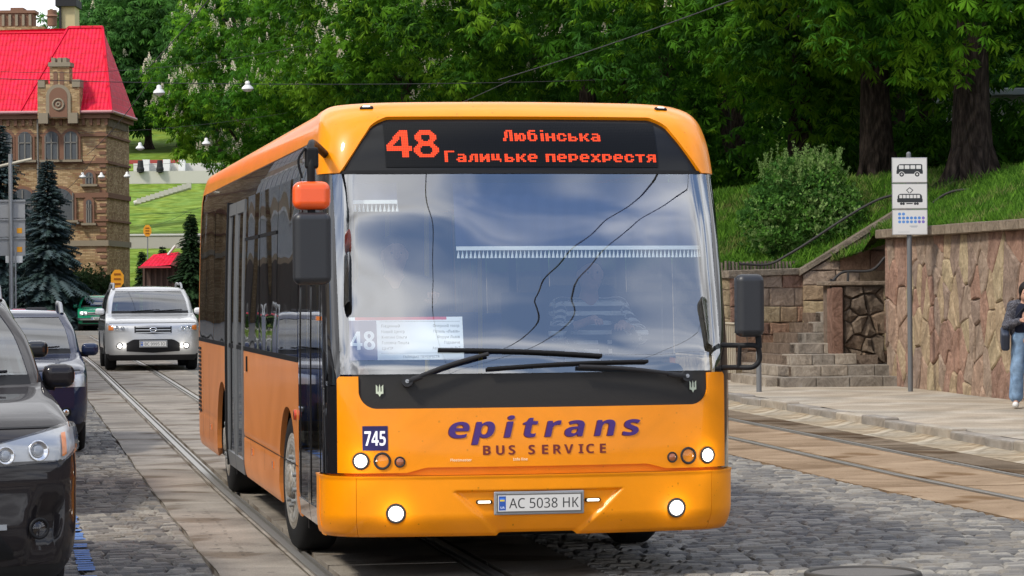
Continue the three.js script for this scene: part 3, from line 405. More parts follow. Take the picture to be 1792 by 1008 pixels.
for (const sd of [-1, 1]) {
  const skirt = (s0, s1, c) => bp('side_panel', bus.patch({ s: [s0, s1], side: sd, cols: archCols(c, s0, s1), lo: archLo(c, 0.285), hi: 1.305, m: 40, off: sideDent, thick: 0.04 }), mSide);
  skirt(1.78, sd < 0 ? 6.03 : 6.03, FW); skirt(sd < 0 ? 7.63 : 6.03, L_BUS - 0.22, RW);
  bp('waist_strip', bus.patch({ s: [1.78, L_BUS - 0.2], side: sd, lo: 1.3, hi: 1.335, n: 16, m: 1, off: 0.004, thick: 0.02 }), M.black);
  bp('window_band', bus.patch({ s: [1.78, L_BUS - 0.2], side: sd, lo: 2.52, hi: 2.725, n: 20, m: 3, off: -0.004, thick: 0.02 }), mGloss);
  const wins = sd < 0 ? [[1.8, 3.25], [3.27, 4.66], [4.68, 6.02], [7.65, 9.3], [9.32, 11.2]] : [[0.6, 1.8], [1.82, 3.25], [3.27, 4.66], [4.68, 6.2], [6.22, 7.7], [7.72, 9.3], [9.32, 11.2]];
  for (const [a, b] of wins) {
    const o = bp('side_window', bus.patch({ s: [a, b], side: sd, lo: 1.335, hi: 2.53, n: 14, m: 10, off: (s, y) => 0.002 + 0.004 * perlin.noise(s * 1.5, y * 1.4, 7 + a), thick: 0 }), mTint);
    bp('window_post', bus.patch({ s: [b - 0.03, b + 0.05], side: sd, lo: 1.33, hi: 2.53, n: 2, m: 8, off: -0.012, thick: 0.05 }), M.black, o);
    if (a > 1.9 && b < 9) bp('vent_window_bar', bus.patch({ s: [a + 0.05, b - 0.05], side: sd, lo: 2.18, hi: 2.205, n: 4, m: 1, off: 0.01, thick: 0.01 }), M.black, o);
  }
  for (const [x, c] of [[1.1, FW], [1.1, RW]]) bp('wheel_well', merge([box(0.5, 0.75, 1.3, sd * 0.72, 0.72, -c), ...[-0.62, 0.62].map((d) => box(0.7, 0.7, 0.05, sd * 0.85, 0.55, -c + d))]), M.black);
  wheel(busG, sd * 1.11, 0.475, -FW, 0.475, 0.28, sd, 0.06, mHub, true); wheel(busG, sd * 1.08, 0.475, -RW, 0.475, 0.3, sd, 0, mHub, true);
  for (const [s, y] of [[3.5, 0.5], [5.2, 0.5], [7.72, 0.6], [9.6, 0.5]]) bp('side_reflector', bus.patch({ s: [s, s + 0.09], side: sd, lo: y, hi: y + 0.05, n: 1, m: 1, off: 0.008, thick: 0.008 }), M.amber);
  bp('seam', bus.patch({ s: [1.8, 6], side: sd, lo: 0.614, hi: 0.62, n: 12, m: 1, off: 0.0035, thick: 0 }), M.black);
  for (const s of [4.2, 5.4, 9.4, 10.4]) bp('flap_seam', bus.patch({ s: [s, s + 0.008], side: sd, lo: 0.3, hi: 0.614, n: 1, m: 2, off: 0.0035, thick: 0 }), M.black);
}
{ // front door: two glazed leaves; middle door: two grey leaves with glass
  for (const [a, b] of [[0.5, 1.12], [1.14, 1.76]]) { const o = bp('front_door', merge([bus.patch({ s: [a, a + 0.06], lo: 0.31, hi: 2.5, n: 2, m: 14, off: 0, thick: 0.03 }), bus.patch({ s: [b - 0.06, b], lo: 0.31, hi: 2.5, n: 2, m: 14, off: 0, thick: 0.03 }), bus.patch({ s: [a, b], lo: 0.31, hi: 0.42, n: 4, m: 1, off: 0.001, thick: 0.03 }), bus.patch({ s: [a, b], lo: 2.4, hi: 2.72, n: 4, m: 2, off: 0.001, thick: 0.03 })]), mGloss); bp('door_glass', bus.patch({ s: [a + 0.05, b - 0.05], lo: 0.41, hi: 2.41, n: 6, m: 16, off: -0.006, thick: 0 }), mTint, o); bp('grab_rail', tube([bus.P(bus.ts(b - 0.1, 1), 0.7, -0.06), bus.P(bus.ts(b - 0.1, 1), 1.9, -0.06)], 0.014, 6, 8), mat([0.7, 0.5, 0.05], 0.4), o); }
  const mDoor = mat([0.2, 0.205, 0.21], 0.4, { metalness: 0.4 });
  for (const [a, b] of [[6.05, 6.82], [6.85, 7.62]]) { const o = bp('middle_door', merge([bus.patch({ s: [a, a + 0.09], lo: 0.3, hi: 2.52, n: 2, m: 10, off: 0.012, thick: 0.04 }), bus.patch({ s: [b - 0.09, b], lo: 0.3, hi: 2.52, n: 2, m: 10, off: 0.012, thick: 0.04 }), bus.patch({ s: [a, b], lo: 0.3, hi: 0.42, n: 4, m: 1, off: 0.013, thick: 0.03 }), bus.patch({ s: [a, b], lo: 2.42, hi: 2.52, n: 4, m: 1, off: 0.013, thick: 0.03 })]), mDoor); bp('door_glass', bus.patch({ s: [a + 0.08, b - 0.08], lo: 0.41, hi: 2.43, n: 4, m: 10, off: 0.0, thick: 0 }), mTint, o); }
  bp('door_seal', bus.patch({ s: [7.6, 7.66], lo: 0.3, hi: 2.54, n: 1, m: 8, off: 0.03, thick: 0.05 }), M.rubber);
  bp('marker', bus.on(disc(0.035, 0.02), bus.ts(1.9, 0.95), 0.95, 0.008), mat([0.5, 0.05, 0.02], 0.25, { clearcoat: 1 }));
  bp('marker', bus.on(box(0.06, 0.025, 0.02), bus.ts(0.52, 1.6), 1.6, 0.01), M.amber);
  bp('door_button', bus.on(box(0.06, 0.12, 0.012), bus.ts(5.7, 1.2), 1.2, 0.006), M.black);
  const lv = []; for (let k = 0; k < 16; k++) lv.push(bus.patch({ s: [10.95, 11.25], lo: 0.62 + k * 0.04, hi: 0.642 + k * 0.04, n: 2, m: 1, off: 0.012, thick: 0.012 })); bp('louvres', merge(lv), M.dark);
  for (const s of [9.9, 10.7]) bp('engine_flap_seam', bus.patch({ s: [s, s + 0.012], lo: 0.4, hi: 1.2, n: 1, m: 2, off: 0.004, thick: 0 }), M.black);
}
// underside, floor, ceiling, cab
bp('underbody', merge([box(2.3, 0.12, 10.6, 0, 0.31, -6), box(1.1, 0.25, 9, 0, 0.3, -5.8), box(2.3, 0.1, 0.3, 0, 0.33, -0.45), bar([-0.9, 0.45, -FW], [0.9, 0.45, -FW], 0.06), bar([-0.9, 0.45, -RW], [0.9, 0.45, -RW], 0.1)]), M.black);
bp('floor', box(2.4, 0.04, 10.9, 0, 0.4, -5.9), mat([0.12, 0.12, 0.13], 0.7)); bp('ceiling', box(2.1, 0.03, 10, 0, 2.56, -6.2), mat([0.3, 0.3, 0.29], 0.8));
const dash = bp('dashboard', merge([bus.patch({ x: [-1.1, 1.1], lo: 1.18, hi: 1.27, n: 20, m: 2, off: -0.06, thick: 0.3 }), box(2.1, 0.08, 0.5, 0, 1.2, -0.5), box(0.95, 0.35, 0.3, 0.6, 1.12, -0.8, 0.06)]), mat([0.03, 0.03, 0.033], 0.7));
bp('steering_wheel', merge([new THREE.TorusGeometry(0.22, 0.016, 8, 36).rotateX(-0.95).translate(0.6, 1.46, -0.95), bar([0.6, 1.2, -0.8], [0.6, 1.45, -0.95], 0.03), box(0.42, 0.03, 0.03, 0.6, 1.455, -0.95)]), M.black);
const mSeat = mat([0.03, 0.06, 0.2], 0.85);
for (let k = 0; k < 6; k++) for (const x of [-0.85, -0.4, 0.4, 0.85]) { if (k < 2 && x > 0) continue; if (k === 0) continue; bp('seat', merge([box(0.4, 0.1, 0.42, x, 0.9, -3.2 - k * 1.25, 0.03), box(0.4, 0.65, 0.1, x, 1.25, -3.4 - k * 1.25, 0.04)]), mSeat); }
bp('driver_seat', merge([box(0.5, 0.12, 0.5, 0.62, 1.02, -1.45, 0.04), box(0.48, 0.75, 0.13, 0.62, 1.42, -1.72, 0.05), box(0.4, 0.5, 0.4, 0.62, 0.7, -1.45)]), mat([0.04, 0.04, 0.05], 0.9));
bp('cab_partition', merge([box(1.1, 1.3, 0.04, 0.68, 1.1, -2.0), box(0.04, 0.9, 0.9, 0.12, 0.85, -1.5)]), M.dark);
for (const [x, z] of [[-0.35, -2.2], [-0.35, -4.2], [0.35, -4.2], [-0.35, -6.1]]) bp('handrail', tube([[x, 0.42, z], [x, 2.5, z]], 0.017, 8, 6), mat([0.7, 0.5, 0.05], 0.35));
bp('rear_bulkhead', box(2.3, 2.1, 0.05, 0, 1.5, -10.9), M.dark);
{ // curtains with tasselled fringe, route card
  const mC = mat([0.03, 0.042, 0.10], 0.9), mF = mat([0.8, 0.8, 0.78], 0.9);
  for (const [x0, x1, y] of [[-0.45, 1.165, 2.045], [-1.1, -0.8, 2.34]]) {
    const cur = bp('curtain', bus.patch({ x: [x0, x1], lo: y, hi: 2.46, n: 60, m: 8, off: (x) => -0.09 + 0.006 * Math.sin(x * 60), thick: 0 }), mC), f = [];
    f.push(bus.patch({ x: [x0, x1], lo: y - 0.012, hi: y + 0.012, n: 60, m: 1, off: -0.08, thick: 0.004 }));
    for (let x = x0 + 0.012; x < x1; x += 0.026) { const q = bus.P(bus.tx(x, y - 0.03), y - 0.03, -0.08); f.push(new THREE.ConeGeometry(0.011, 0.05, 6).translate(q.x, q.y - 0.006, q.z)); }
    bp('fringe', merge(f), mF, cur);
  }
  const card = canvasTex(1024, 384, (c, w, h) => {
    c.fillStyle = '#fbfbfb'; c.fillRect(0, 0, w, h); c.fillStyle = '#6c668c'; c.fillRect(0, 30, 250, h); c.fillStyle = '#d8465a'; c.fillRect(60, 0, 820, 26);
    c.fillStyle = '#fff'; c.font = 'bold 230px sans-serif'; c.save(); c.translate(6, 290); c.scale(0.92, 1); c.fillText('48', 0, 0); c.restore(); c.fillStyle = '#444'; c.font = '34px sans-serif';
    ['Південний', 'Новий Центр', 'Княгині Ольги', 'Головна Пошта', 'ЦЕНТР'].forEach((s, i) => c.fillText(s, 290, 92 + i * 50)); c.textAlign = 'right'; ['Оперний театр', 'Готель «Львів»', 'Форум Львів', 'Підзамче', 'Автостанція №2'].forEach((s, i) => c.fillText(s, 995, 92 + i * 50)); c.textAlign = 'center'; c.font = '30px sans-serif'; c.fillText('ГАЛИЦЬКЕ ПЕРЕХРЕСТЯ', 640, 366); c.fillStyle = '#888'; c.fillRect(280, 40, 720, 3); c.fillRect(280, 322, 720, 3);
  });
  const g = bus.patch({ x: [-1.13, -0.44], lo: 1.352, hi: 1.612, n: 12, m: 4, off: -0.022, thick: 0 }), u = g.attributes.uv; for (let i = 0; i < u.count; i++) u.setXY(i, (u.getX(i) + 1.13) / 0.69, (u.getY(i) - 1.352) / 0.26);
  const rc = mesh('route_card', g, mat([1, 1, 1], 0.6, { map: card })); busG.add(rc); rc.userData.label = 'white route card lettered 48 behind the windscreen';
}

// ---------------------------------------------------------------- cars
const paint = (c, flake = 0.35, coat = 1) => mat(c, 0.4, { metalness: flake, clearcoat: coat, clearcoatRoughness: 0.03, specularIntensity: 0.05 });
const mCarGlass = mat([0.4, 0.47, 0.48], 0.015, { transmission: 1, thickness: 0, ior: 2.2 });
const mLampIn = mat([0.55, 0.56, 0.57], 0.3, { metalness: 0.5 });
const rimM = mat([0.4, 0.4, 0.41], 0.35, { metalness: 0.7 });
// spec: L length, w half width, hood / cowl / roof heights and setbacks
function carShell(c) {
  const row = (y, f, r, w, rf, b) => ({ y, f, r, w, rf: rf * (c.rk ?? 1), rr: Math.min(0.3, rf + 0.05), b, br: 0.06 });
  const L = c.L, w = c.w, b = c.b ?? 0.13, h = c.hood, k = c.cowl, H = c.H, tu = c.tum ?? 1;
  return new Shell([row(0.2, 0.16, L - 0.15, w - 0.09, 0.3, b), row(0.3, 0.05, L - 0.04, w - 0.03, 0.3, b), row(0.46, 0, L, w - 0.005, 0.28, b), row(0.64, 0.012, L, w, 0.27, b), row(h - 0.13, 0.04, L - 0.01, w, 0.27, b), row(h - 0.05, 0.09, L - 0.015, w - 0.006, 0.27, b * 1.05), row(h, 0.2, L - 0.02, w - 0.014, 0.27, b * 1.15), row(lerp(h, k, 0.5), lerp(0.2, c.ws0, 0.42), L - 0.03, w - 0.03, 0.25, b * 1.2), row(k, c.ws0, L - 0.05, w - 0.05, 0.2, 0.13), row(k + 0.05, c.ws0 + 0.07, L - 0.07, w - 0.062, 0.17, 0.12),
    row(lerp(k, H, 0.5), lerp(c.ws0, c.ws1, 0.52), L - c.rake * 0.45, w - 0.13 * tu, 0.16, 0.1), row(H - 0.12, c.ws1 - 0.08, L - c.rake, w - 0.21 * tu, 0.15, 0.09), row(H - 0.05, c.ws1 + 0.1, L - c.rake - 0.12, w - 0.26 * tu, 0.18, 0.1), row(H - 0.015, c.ws1 + 0.4, L - c.rake - 0.4, w - 0.45, 0.2, 0.1), row(H, c.ws1 + 0.8, L - c.rake - 0.8, 0.12, 0.06, 0.03)]);
}
function makeCar(c) {
  const S = carShell(c), g = thing(c.name, c.label, 'car', c.group), P = (n, geo, m, q = g) => mesh(n, geo, m, q); S.mid = c.L / 2;
  const m = paint(c.color, c.flake, c.coat), fw = c.fw, rw = c.rw, wr = c.wr, ar = wr + 0.07, w = c.w;
  const lo = (t) => { const q = S.raw(t, 0.5), s = -q.z; if (Math.abs(t) < 1.5) return c.sill - 0.02; for (const z of [fw, rw]) { const d = Math.abs(s - z); if (d < ar) return Math.max(c.sill, wr + Math.sqrt(ar * ar - d * d)); } return c.sill; };
  const cols = []; for (let i = 0; i <= 24; i++) cols.push(i / 24); for (let i = 1; i <= 16; i++) cols.push(1 + i / 16); for (let i = 1; i <= 90; i++) cols.push(2 + i / 90); for (let i = 1; i <= 10; i++) cols.push(3 + i / 10); for (let i = 1; i <= 12; i++) cols.push(4 + i / 12);
  const tc = [...cols.slice(1, -1).map((q) => -q).reverse(), ...cols]; tc.unshift(-5);
  const yk = [0, 0.1, 0.2, 0.3, 0.4, 0.5, 0.6, 0.7, 0.8, 0.88, 0.94, 1], top = c.hood - 0.02;
  P('body', S.patch({ t: [-5, 5], cols: tc, lo, hi: top, rows: yk, off: c.off ?? 0, thick: 0 }), m);
  P('bonnet', S.patch({ t: [-5, 5], cols: tc, lo: top, hi: c.cowl + 0.01, m: 16, thick: 0 }), m);
  // cabin: pillars and roof in body colour, glass between
  const y0 = c.cowl + 0.01, y1 = c.H - 0.1;
  const roof = P('roof', S.patch({ t: [-5, 5], cols: tc, lo: y1, hi: c.H, rows: Array.from({ length: 13 }, (_, j) => 1 - (1 - j / 12) ** 1.5), thick: 0 }), m);
  const post = (t0, t1) => S.patch({ t: [t0, t1], lo: y0, hi: y1, n: 6, m: 12, off: 0.001, thick: 0.03 });
  for (const [a, b] of [[1.05, 2.04], [-2.04, -1.05], [2.97, 4.15], [-4.15, -2.97]]) P('pillar', post(a, b), m);
  for (const q of [-1, 1]) for (const t of [2.36, 2.68]) P('door_post', S.patch({ t: q > 0 ? [t, t + 0.045] : [-t - 0.045, -t], lo: y0, hi: y1, n: 2, m: 8, off: 0.001, thick: 0.03 }), M.black);
  P('windscreen', S.patch({ t: [-1.06, 1.06], lo: y0, hi: y1, n: 24, m: 16, off: -0.004, thick: 0 }), mCarGlass);
  P('windscreen_edge', merge([S.patch({ t: [-1.07, 1.07], lo: y0 - 0.01, hi: y0 + 0.045, n: 16, m: 2, off: 0.001, thick: 0 })]), M.black);
  P('rear_window', S.patch({ t: [4.1, 5], lo: y0, hi: y1, n: 10, m: 10, off: -0.004, thick: 0 }), mCarGlass); P('rear_window', S.patch({ t: [-5, -4.1], lo: y0, hi: y1, n: 10, m: 10, off: -0.004, thick: 0 }), mCarGlass);
  for (const q of [-1, 1]) P('side_window', S.patch({ t: q > 0 ? [2.03, 2.98] : [-2.98, -2.03], lo: y0 + 0.01, hi: y1, n: 16, m: 8, off: -0.006, thick: 0 }), mCarGlass);
  P('cabin_interior', merge([box(w * 1.7, 0.3, c.L * 0.62, 0, c.cowl - 0.32, -c.L * 0.55), box(w * 1.5, 0.12, 0.4, 0, c.cowl - 0.06, -c.ws0 - 0.35, 0.05), ...[-0.38, 0.38].flatMap((x) => [box(0.46, 0.6, 0.14, x, c.cowl + 0.08, -c.ws1 - 0.55, 0.06), box(0.26, 0.16, 0.1, x, c.cowl + 0.43, -c.ws1 - 0.58, 0.04)])]), mat([0.04, 0.04, 0.042], 0.9));
  P('underbody', box(w * 1.5, 0.2, c.L - 0.8, 0, 0.36, -c.L / 2), M.black);
  for (const q of [-1, 1]) for (const z of [fw, rw]) { wheel(g, q * (w - 0.13), wr, -z, wr, 0.23, q, 0, rimM, false); P('wheel_well', box(0.34, 0.6, ar * 1.9, q * (w - 0.36), 0.55, -z), M.black); if (c.cladding) P('arch_trim', new THREE.TorusGeometry(ar + 0.02, 0.025, 6, 24, Math.PI).rotateY(Math.PI / 2).translate(q * (w - 0.005), wr, -z), M.dark); }
  for (const q of [-1, 1]) { // door mirrors
    const mz = -c.ws0 - 0.42, my = c.cowl + 0.04, mm = P('door_mirror', box(0.19, 0.14, 0.12, q * (w + 0.06), my, mz, 0.055), c.mirrorM ?? m); P('mirror_foot', bar([q * (w - 0.06), my - 0.05, mz - 0.02], [q * (w + 0.04), my - 0.06, mz], 0.028), M.black, mm); P('mirror_glass', box(0.155, 0.11, 0.004, q * (w + 0.06), my, mz - 0.061), M.chrome, mm);
  }
  if (c.rails) for (const q of [-1, 1]) P('roof_rail', tube([[q * (w - 0.24), c.H - 0.07, -c.ws1 - 0.2], [q * (w - 0.25), c.H + 0.03, -c.ws1 - 0.35], [q * (w - 0.26), c.H + 0.04, -c.L * 0.6], [q * (w - 0.25), c.H + 0.02, -c.L + c.rake + 0.3], [q * (w - 0.24), c.H - 0.08, -c.L + c.rake + 0.2]], 0.026, 8, 40), c.railM ?? M.galv);
  for (const q of [-1, 1]) { const hl = P('headlamp', S.patch({ x: q > 0 ? c.lamp.x : c.lamp.x.map((v) => -v).reverse(), lo: (x) => c.lamp.lo(Math.abs(x)), hi: (x) => c.lamp.hi(Math.abs(x)), n: 20, m: 6, off: 0.004, thick: 0 }), c.lamp.inner ?? mLampIn); P('lamp_cover', S.patch({ x: q > 0 ? c.lamp.x : c.lamp.x.map((v) => -v).reverse(), lo: (x) => c.lamp.lo(Math.abs(x)), hi: (x) => c.lamp.hi(Math.abs(x)), n: 20, m: 6, off: 0.026, thick: 0.022 }), M.lampGlass, hl);
    if (c.lamp.bowls) for (const [x, y, r] of c.lamp.bowls) { P('reflector', S.on(new THREE.LatheGeometry([[0.004, -0.02], [r * 0.5, -0.012], [r * 0.85, 0.004], [r, 0.006], [r, -0.01]].map((v) => new THREE.Vector2(...v)), 24).rotateX(Math.PI / 2), S.tx(q * x, y), y, 0.012), M.chrome, hl); P('bulb', S.on(new THREE.SphereGeometry(r * 0.5, 12, 8).scale(1, 1, 0.3), S.tx(q * x, y), y, 0.012), mat([0.25, 0.27, 0.3], 0.08, { clearcoat: 1 }), hl); }
    if (c.lamp.amber) P('indicator', S.patch({ x: q > 0 ? c.lamp.amber : c.lamp.amber.map((v) => -v).reverse(), lo: (x) => c.lamp.lo(Math.abs(x)) + 0.025, hi: (x) => c.lamp.hi(Math.abs(x)) - 0.03, n: 5, m: 3, off: 0.012, thick: 0 }), mat([0.75, 0.22, 0.04], 0.3), hl);
    if (c.fog) { const [x, y, r, litM] = c.fog; const f = P('fog_lamp', S.on(new THREE.TorusGeometry(r * 1.12, r * 0.2, 8, 24), S.tx(q * x, y), y, 0.004), M.black); P('fog_lens', S.on(new THREE.SphereGeometry(r * 1.5, 20, 6, 0, 7, 0, 0.72).translate(0, -r * 1.12, 0).rotateX(Math.PI / 2), S.tx(q * x, y), y, 0.0), litM ?? M.chrome, f); }
  }
  if (c.grille) { const gr = P('grille', S.patch({ ...c.grille, n: 20, m: 4, off: 0.003, thick: 0.01 }), M.black); const [x0, x1] = c.grille.x, y0g = typeof c.grille.lo === 'number' ? c.grille.lo : c.grille.lo(0), y1g = typeof c.grille.hi === 'number' ? c.grille.hi : c.grille.hi(0); for (let k = 1; k <= c.bars; k++) { const y = lerp(y0g, y1g, (k - 0.5) / c.bars); P('grille_bar', S.patch({ x: [x0 * 0.93, x1 * 0.93], lo: y - 0.009, hi: y + 0.009, n: 12, m: 1, off: 0.016, thick: 0.012 }), c.barM ?? mat([0.45, 0.45, 0.45], 0.4, { metalness: 0.6 }), gr); } if (c.badge) P('badge', S.on(new THREE.TorusGeometry(0.05, 0.009, 8, 24).scale(1.35, 0.85, 1), 0, lerp(y0g, y1g, 0.5), 0.028), M.chrome, gr); }
  if (c.intake) P('lower_intake', S.patch({ ...c.intake, n: 20, m: 4, off: 0.004, thick: 0.01 }), M.black);
  P('bumper_lip', S.patch({ t: [-1.9, 1.9], lo: 0.2, hi: c.sill + 0.02, n: 24, m: 3, off: -0.005, thick: 0.02 }), M.dark);
  P('bonnet_seam', merge([S.patch({ t: [-1.35, 1.35], lo: c.hood - 0.026, hi: c.hood - 0.018, n: 40, m: 1, off: 0.002, thick: 0 })]), M.black);
  for (const q of [-1, 1]) for (const t of [2.1, 2.4, 2.72]) P('door_seam', S.patch({ t: q > 0 ? [t, t + 0.003] : [-t - 0.003, -t], lo: c.sill + 0.1, hi: c.cowl, n: 1, m: 6, off: 0.002, thick: 0 }), M.black);
  for (const q of [-1, 1]) P('sill', S.patch({ t: q > 0 ? [2.3, 2.7] : [-2.7, -2.3], lo: c.sill - 0.03, hi: c.sill + 0.1, n: 6, m: 2, off: 0.006, thick: 0.02 }), M.dark);
  for (const q of [-1, 1]) for (const s of [c.ws0 + 0.95, c.ws0 + 1.85]) P('door_handle', S.on(new RoundedBoxGeometry(0.17, 0.03, 0.03, 2, 0.012), S.ts(s, c.cowl - 0.13, q), c.cowl - 0.13, 0.018), m);
  if (c.plate) plate(g, S, 0, c.plate[1], c.plate[2] ?? 0.012, c.plate[0]);
  for (const q of [-1, 1]) P('wiper', tube([S.P(q * 0.3 - 0.2, y0 + 0.02, 0.02), S.P(q * 0.3 + 0.55, y0 + 0.05, 0.02)], 0.009, 6, 8), M.black);
  g.userData.shell = undefined; g.S = S; return g;
}
const suv = { L: 4.68, w: 0.945, H: 1.7, hood: 0.98, cowl: 1.14, ws0: 1.08, ws1: 1.86, rake: 0.42, sill: 0.34, fw: 0.95, rw: 3.65, wr: 0.355, rails: true, tum: 0.8 };

// silver SUV driving up behind the bus
const silver = makeCar({ ...suv, name: 'silver_car', label: 'silver SUV with lit fog lamps driving on the tram track', color: [0.5, 0.5, 0.5], flake: 0.55, mirrorM: mat([0.75, 0.75, 0.74], 0.35, { clearcoat: 1 }), lamp: { x: [0.5, 0.9], lo: (x) => 0.80 - (x - 0.5) * 0.04, hi: (x) => 0.885 + (x - 0.5) * 0.14, bowls: [[0.6, 0.845, 0.042], [0.72, 0.86, 0.045]], amber: [0.78, 0.87] }, fog: [0.66, 0.5, 0.05, mFogOn], grille: { x: [-0.37, 0.37], lo: (x) => 0.735 + Math.abs(x) * 0.06, hi: (x) => 0.9 - Math.abs(x) * 0.03 }, bars: 3, badge: true, intake: { x: [-0.53, 0.53], lo: (x) => 0.36 + Math.abs(x) * 0.06, hi: (x) => 0.63 - Math.max(0, Math.abs(x) - 0.4) * 0.6 }, plate: ['BC 9995 IO', 0.535, 0.03] });
place(silver, 3.0, 57.5, G(58));
for (const q of [-1, 1]) { const l = new THREE.PointLight(new THREE.Color(1, 0.95, 0.85), 0.1); l.name = 'fog_lamp_light'; l.position.set(q * 0.66, 0.5, 0.06); l.castShadow = true; silver.add(l); }

// dark grey SUV parked in front, cut by the frame
const grey = makeCar({ ...suv, name: 'parked_car', group: 'cars parked along the blue line', label: 'dark grey SUV parked on the setts with clear headlamp and deep fog-lamp recess', L: 4.85, w: 0.965, H: 1.76, hood: 1.06, cowl: 1.24, ws0: 1.15, ws1: 1.95, sill: 0.32, wr: 0.37, color: [0.02, 0.0175, 0.019], flake: 0, coat: 0.65, b: 0.14, rk: 0.7,
  off: (t, y) => { const a = Math.abs(t); const x = a * 0.73; const k = sstep(0.6, 0.64, x) * sstep(0.86, 0.82, x) * sstep(0.37, 0.40, y) * sstep(0.66, 0.62, y); const flare = 0.02 * Math.exp(-(((y - 0.79) / 0.035) ** 2)) * sstep(2.05, 1.6, a); return (a < 2 ? -0.06 * k : 0) + flare; },
  lamp: { x: [0.42, 0.955], lo: (x) => 0.83 + (x - 0.42) * 0.06 + Math.max(0, x - 0.88) * 0.8, hi: (x) => 0.93 + (x - 0.42) * 0.22, bowls: [[0.56, 0.895, 0.05], [0.74, 0.915, 0.058]], amber: [0.87, 0.895], inner: mat([0.42, 0.43, 0.44], 0.3, { metalness: 0.5 }) }, fog: [0.74, 0.5, 0.045, M.lampGlass], grille: { x: [-0.5, 0.5], lo: (x) => 0.62 + Math.abs(x) * 0.1, hi: (x) => 0.93 }, bars: 4, badge: true, intake: { x: [-0.6, 0.6], lo: 0.34, hi: (x) => 0.6 - Math.max(0, Math.abs(x) - 0.42) * 1.2 } });
place(grey, -0.53, 15.4, 0, 0.1);
{ // chrome strip and reflector inside the bumper corner
  mesh('intake_bar', grey.S.patch({ x: [-0.56, 0.56], lo: 0.50, hi: 0.53, n: 16, m: 1, off: 0.012, thick: 0.02 }), M.galv, grey);
}
// second parked SUV
const dark2 = makeCar({ ...suv, name: 'parked_car', group: 'cars parked along the blue line', label: 'tall black SUV with roof rails parked between dark grey and dark blue cars', L: 4.7, w: 0.95, H: 1.78, hood: 1.08, cowl: 1.27, ws0: 1.0, ws1: 1.6, color: [0.02, 0.021, 0.024], flake: 0.2, lamp: { x: [0.5, 0.9], lo: () => 0.84, hi: () => 0.97, bowls: [[0.66, 0.905, 0.05]] }, fog: [0.7, 0.48, 0.045], grille: { x: [-0.45, 0.45], lo: 0.75, hi: 0.95 }, bars: 3, intake: { x: [-0.5, 0.5], lo: 0.38, hi: 0.58 } });
place(dark2, -0.72, 22.6, 0);
// dark blue car further on, standing a little out
const blue3 = makeCar({ ...suv, name: 'parked_car', group: 'cars parked along the blue line', label: 'dark blue car parked furthest out with a silver roof bar', L: 4.5, w: 0.9, H: 1.56, hood: 0.92, cowl: 1.06, ws0: 1.05, ws1: 1.8, color: [0.012, 0.02, 0.055], flake: 0.1, lamp: { x: [0.48, 0.86], lo: () => 0.72, hi: (x) => 0.82 + (x - 0.48) * 0.1, bowls: [[0.7, 0.785, 0.05]] }, fog: [0.66, 0.45, 0.045], grille: { x: [-0.4, 0.4], lo: 0.68, hi: 0.82 }, bars: 3, intake: { x: [-0.5, 0.5], lo: 0.34, hi: 0.52 } });
place(blue3, 0.02, 30.8, G(33));
// small green old saloon and a dark car far down the street
const green = makeCar({ name: 'green_car', label: 'small bright green old saloon car behind the silver SUV', L: 3.9, w: 0.78, H: 1.4, hood: 0.82, cowl: 0.92, ws0: 1.0, ws1: 1.5, rake: 0.7, sill: 0.28, fw: 0.75, rw: 3.05, wr: 0.3, color: [0.012, 0.25, 0.13], flake: 0, lamp: { x: [0.42, 0.7], lo: () => 0.6, hi: () => 0.74, bowls: [[0.56, 0.67, 0.07]] }, grille: { x: [-0.42, 0.42], lo: 0.6, hi: 0.72 }, bars: 2, intake: { x: [-0.6, 0.6], lo: 0.3, hi: 0.4 }, plate: ['14-82 BO', 0.47, 0.02] });
place(green, 3.75, 113, G(114)); mesh('front_bumper', green.S.patch({ t: [-1.9, 1.9], lo: 0.42, hi: 0.5, n: 20, m: 2, off: 0.04, thick: 0.05 }), M.chrome, green);
const far = makeCar({ ...suv, name: 'distant_car', label: 'dark car following behind the green saloon', H: 1.5, cowl: 1.0, hood: 0.88, ws1: 1.7, color: [0.03, 0.035, 0.05], lamp: { x: [0.5, 0.85], lo: () => 0.66, hi: () => 0.78 }, grille: { x: [-0.4, 0.4], lo: 0.62, hi: 0.76 }, bars: 2, rails: false, plate: ['BC 2174 EH', 0.5, 0.02] });
place(far, 3.0, 127, G(127));

// ---------------------------------------------------------------- retaining wall, stairs, stop sign, pedestrian
const stoneBump = bumpTex(7, 256, 0.45, 0.35);
const stoneTex = tex(512, 512, (u, v) => { const n = tnoise(u * 1, v, 6, 5, 3) * 0.3 + tnoise(u, v, 28, 2, 6) * 0.18; return [0.9 + n, 0.88 + n, 0.86 + n]; }, { rep: [1.3, 0.7] });
const sand = (c) => mat(c, 0.88, { map: stoneTex, bumpMap: stoneBump, bumpScale: 0.03 });
const mSandstone = [[0.47, 0.30, 0.23], [0.53, 0.38, 0.29], [0.56, 0.44, 0.30], [0.42, 0.275, 0.215], [0.58, 0.48, 0.32], [0.46, 0.36, 0.285], [0.39, 0.30, 0.245], [0.52, 0.345, 0.265]].map(sand);
const mMortar = sand([0.27, 0.21, 0.165]);
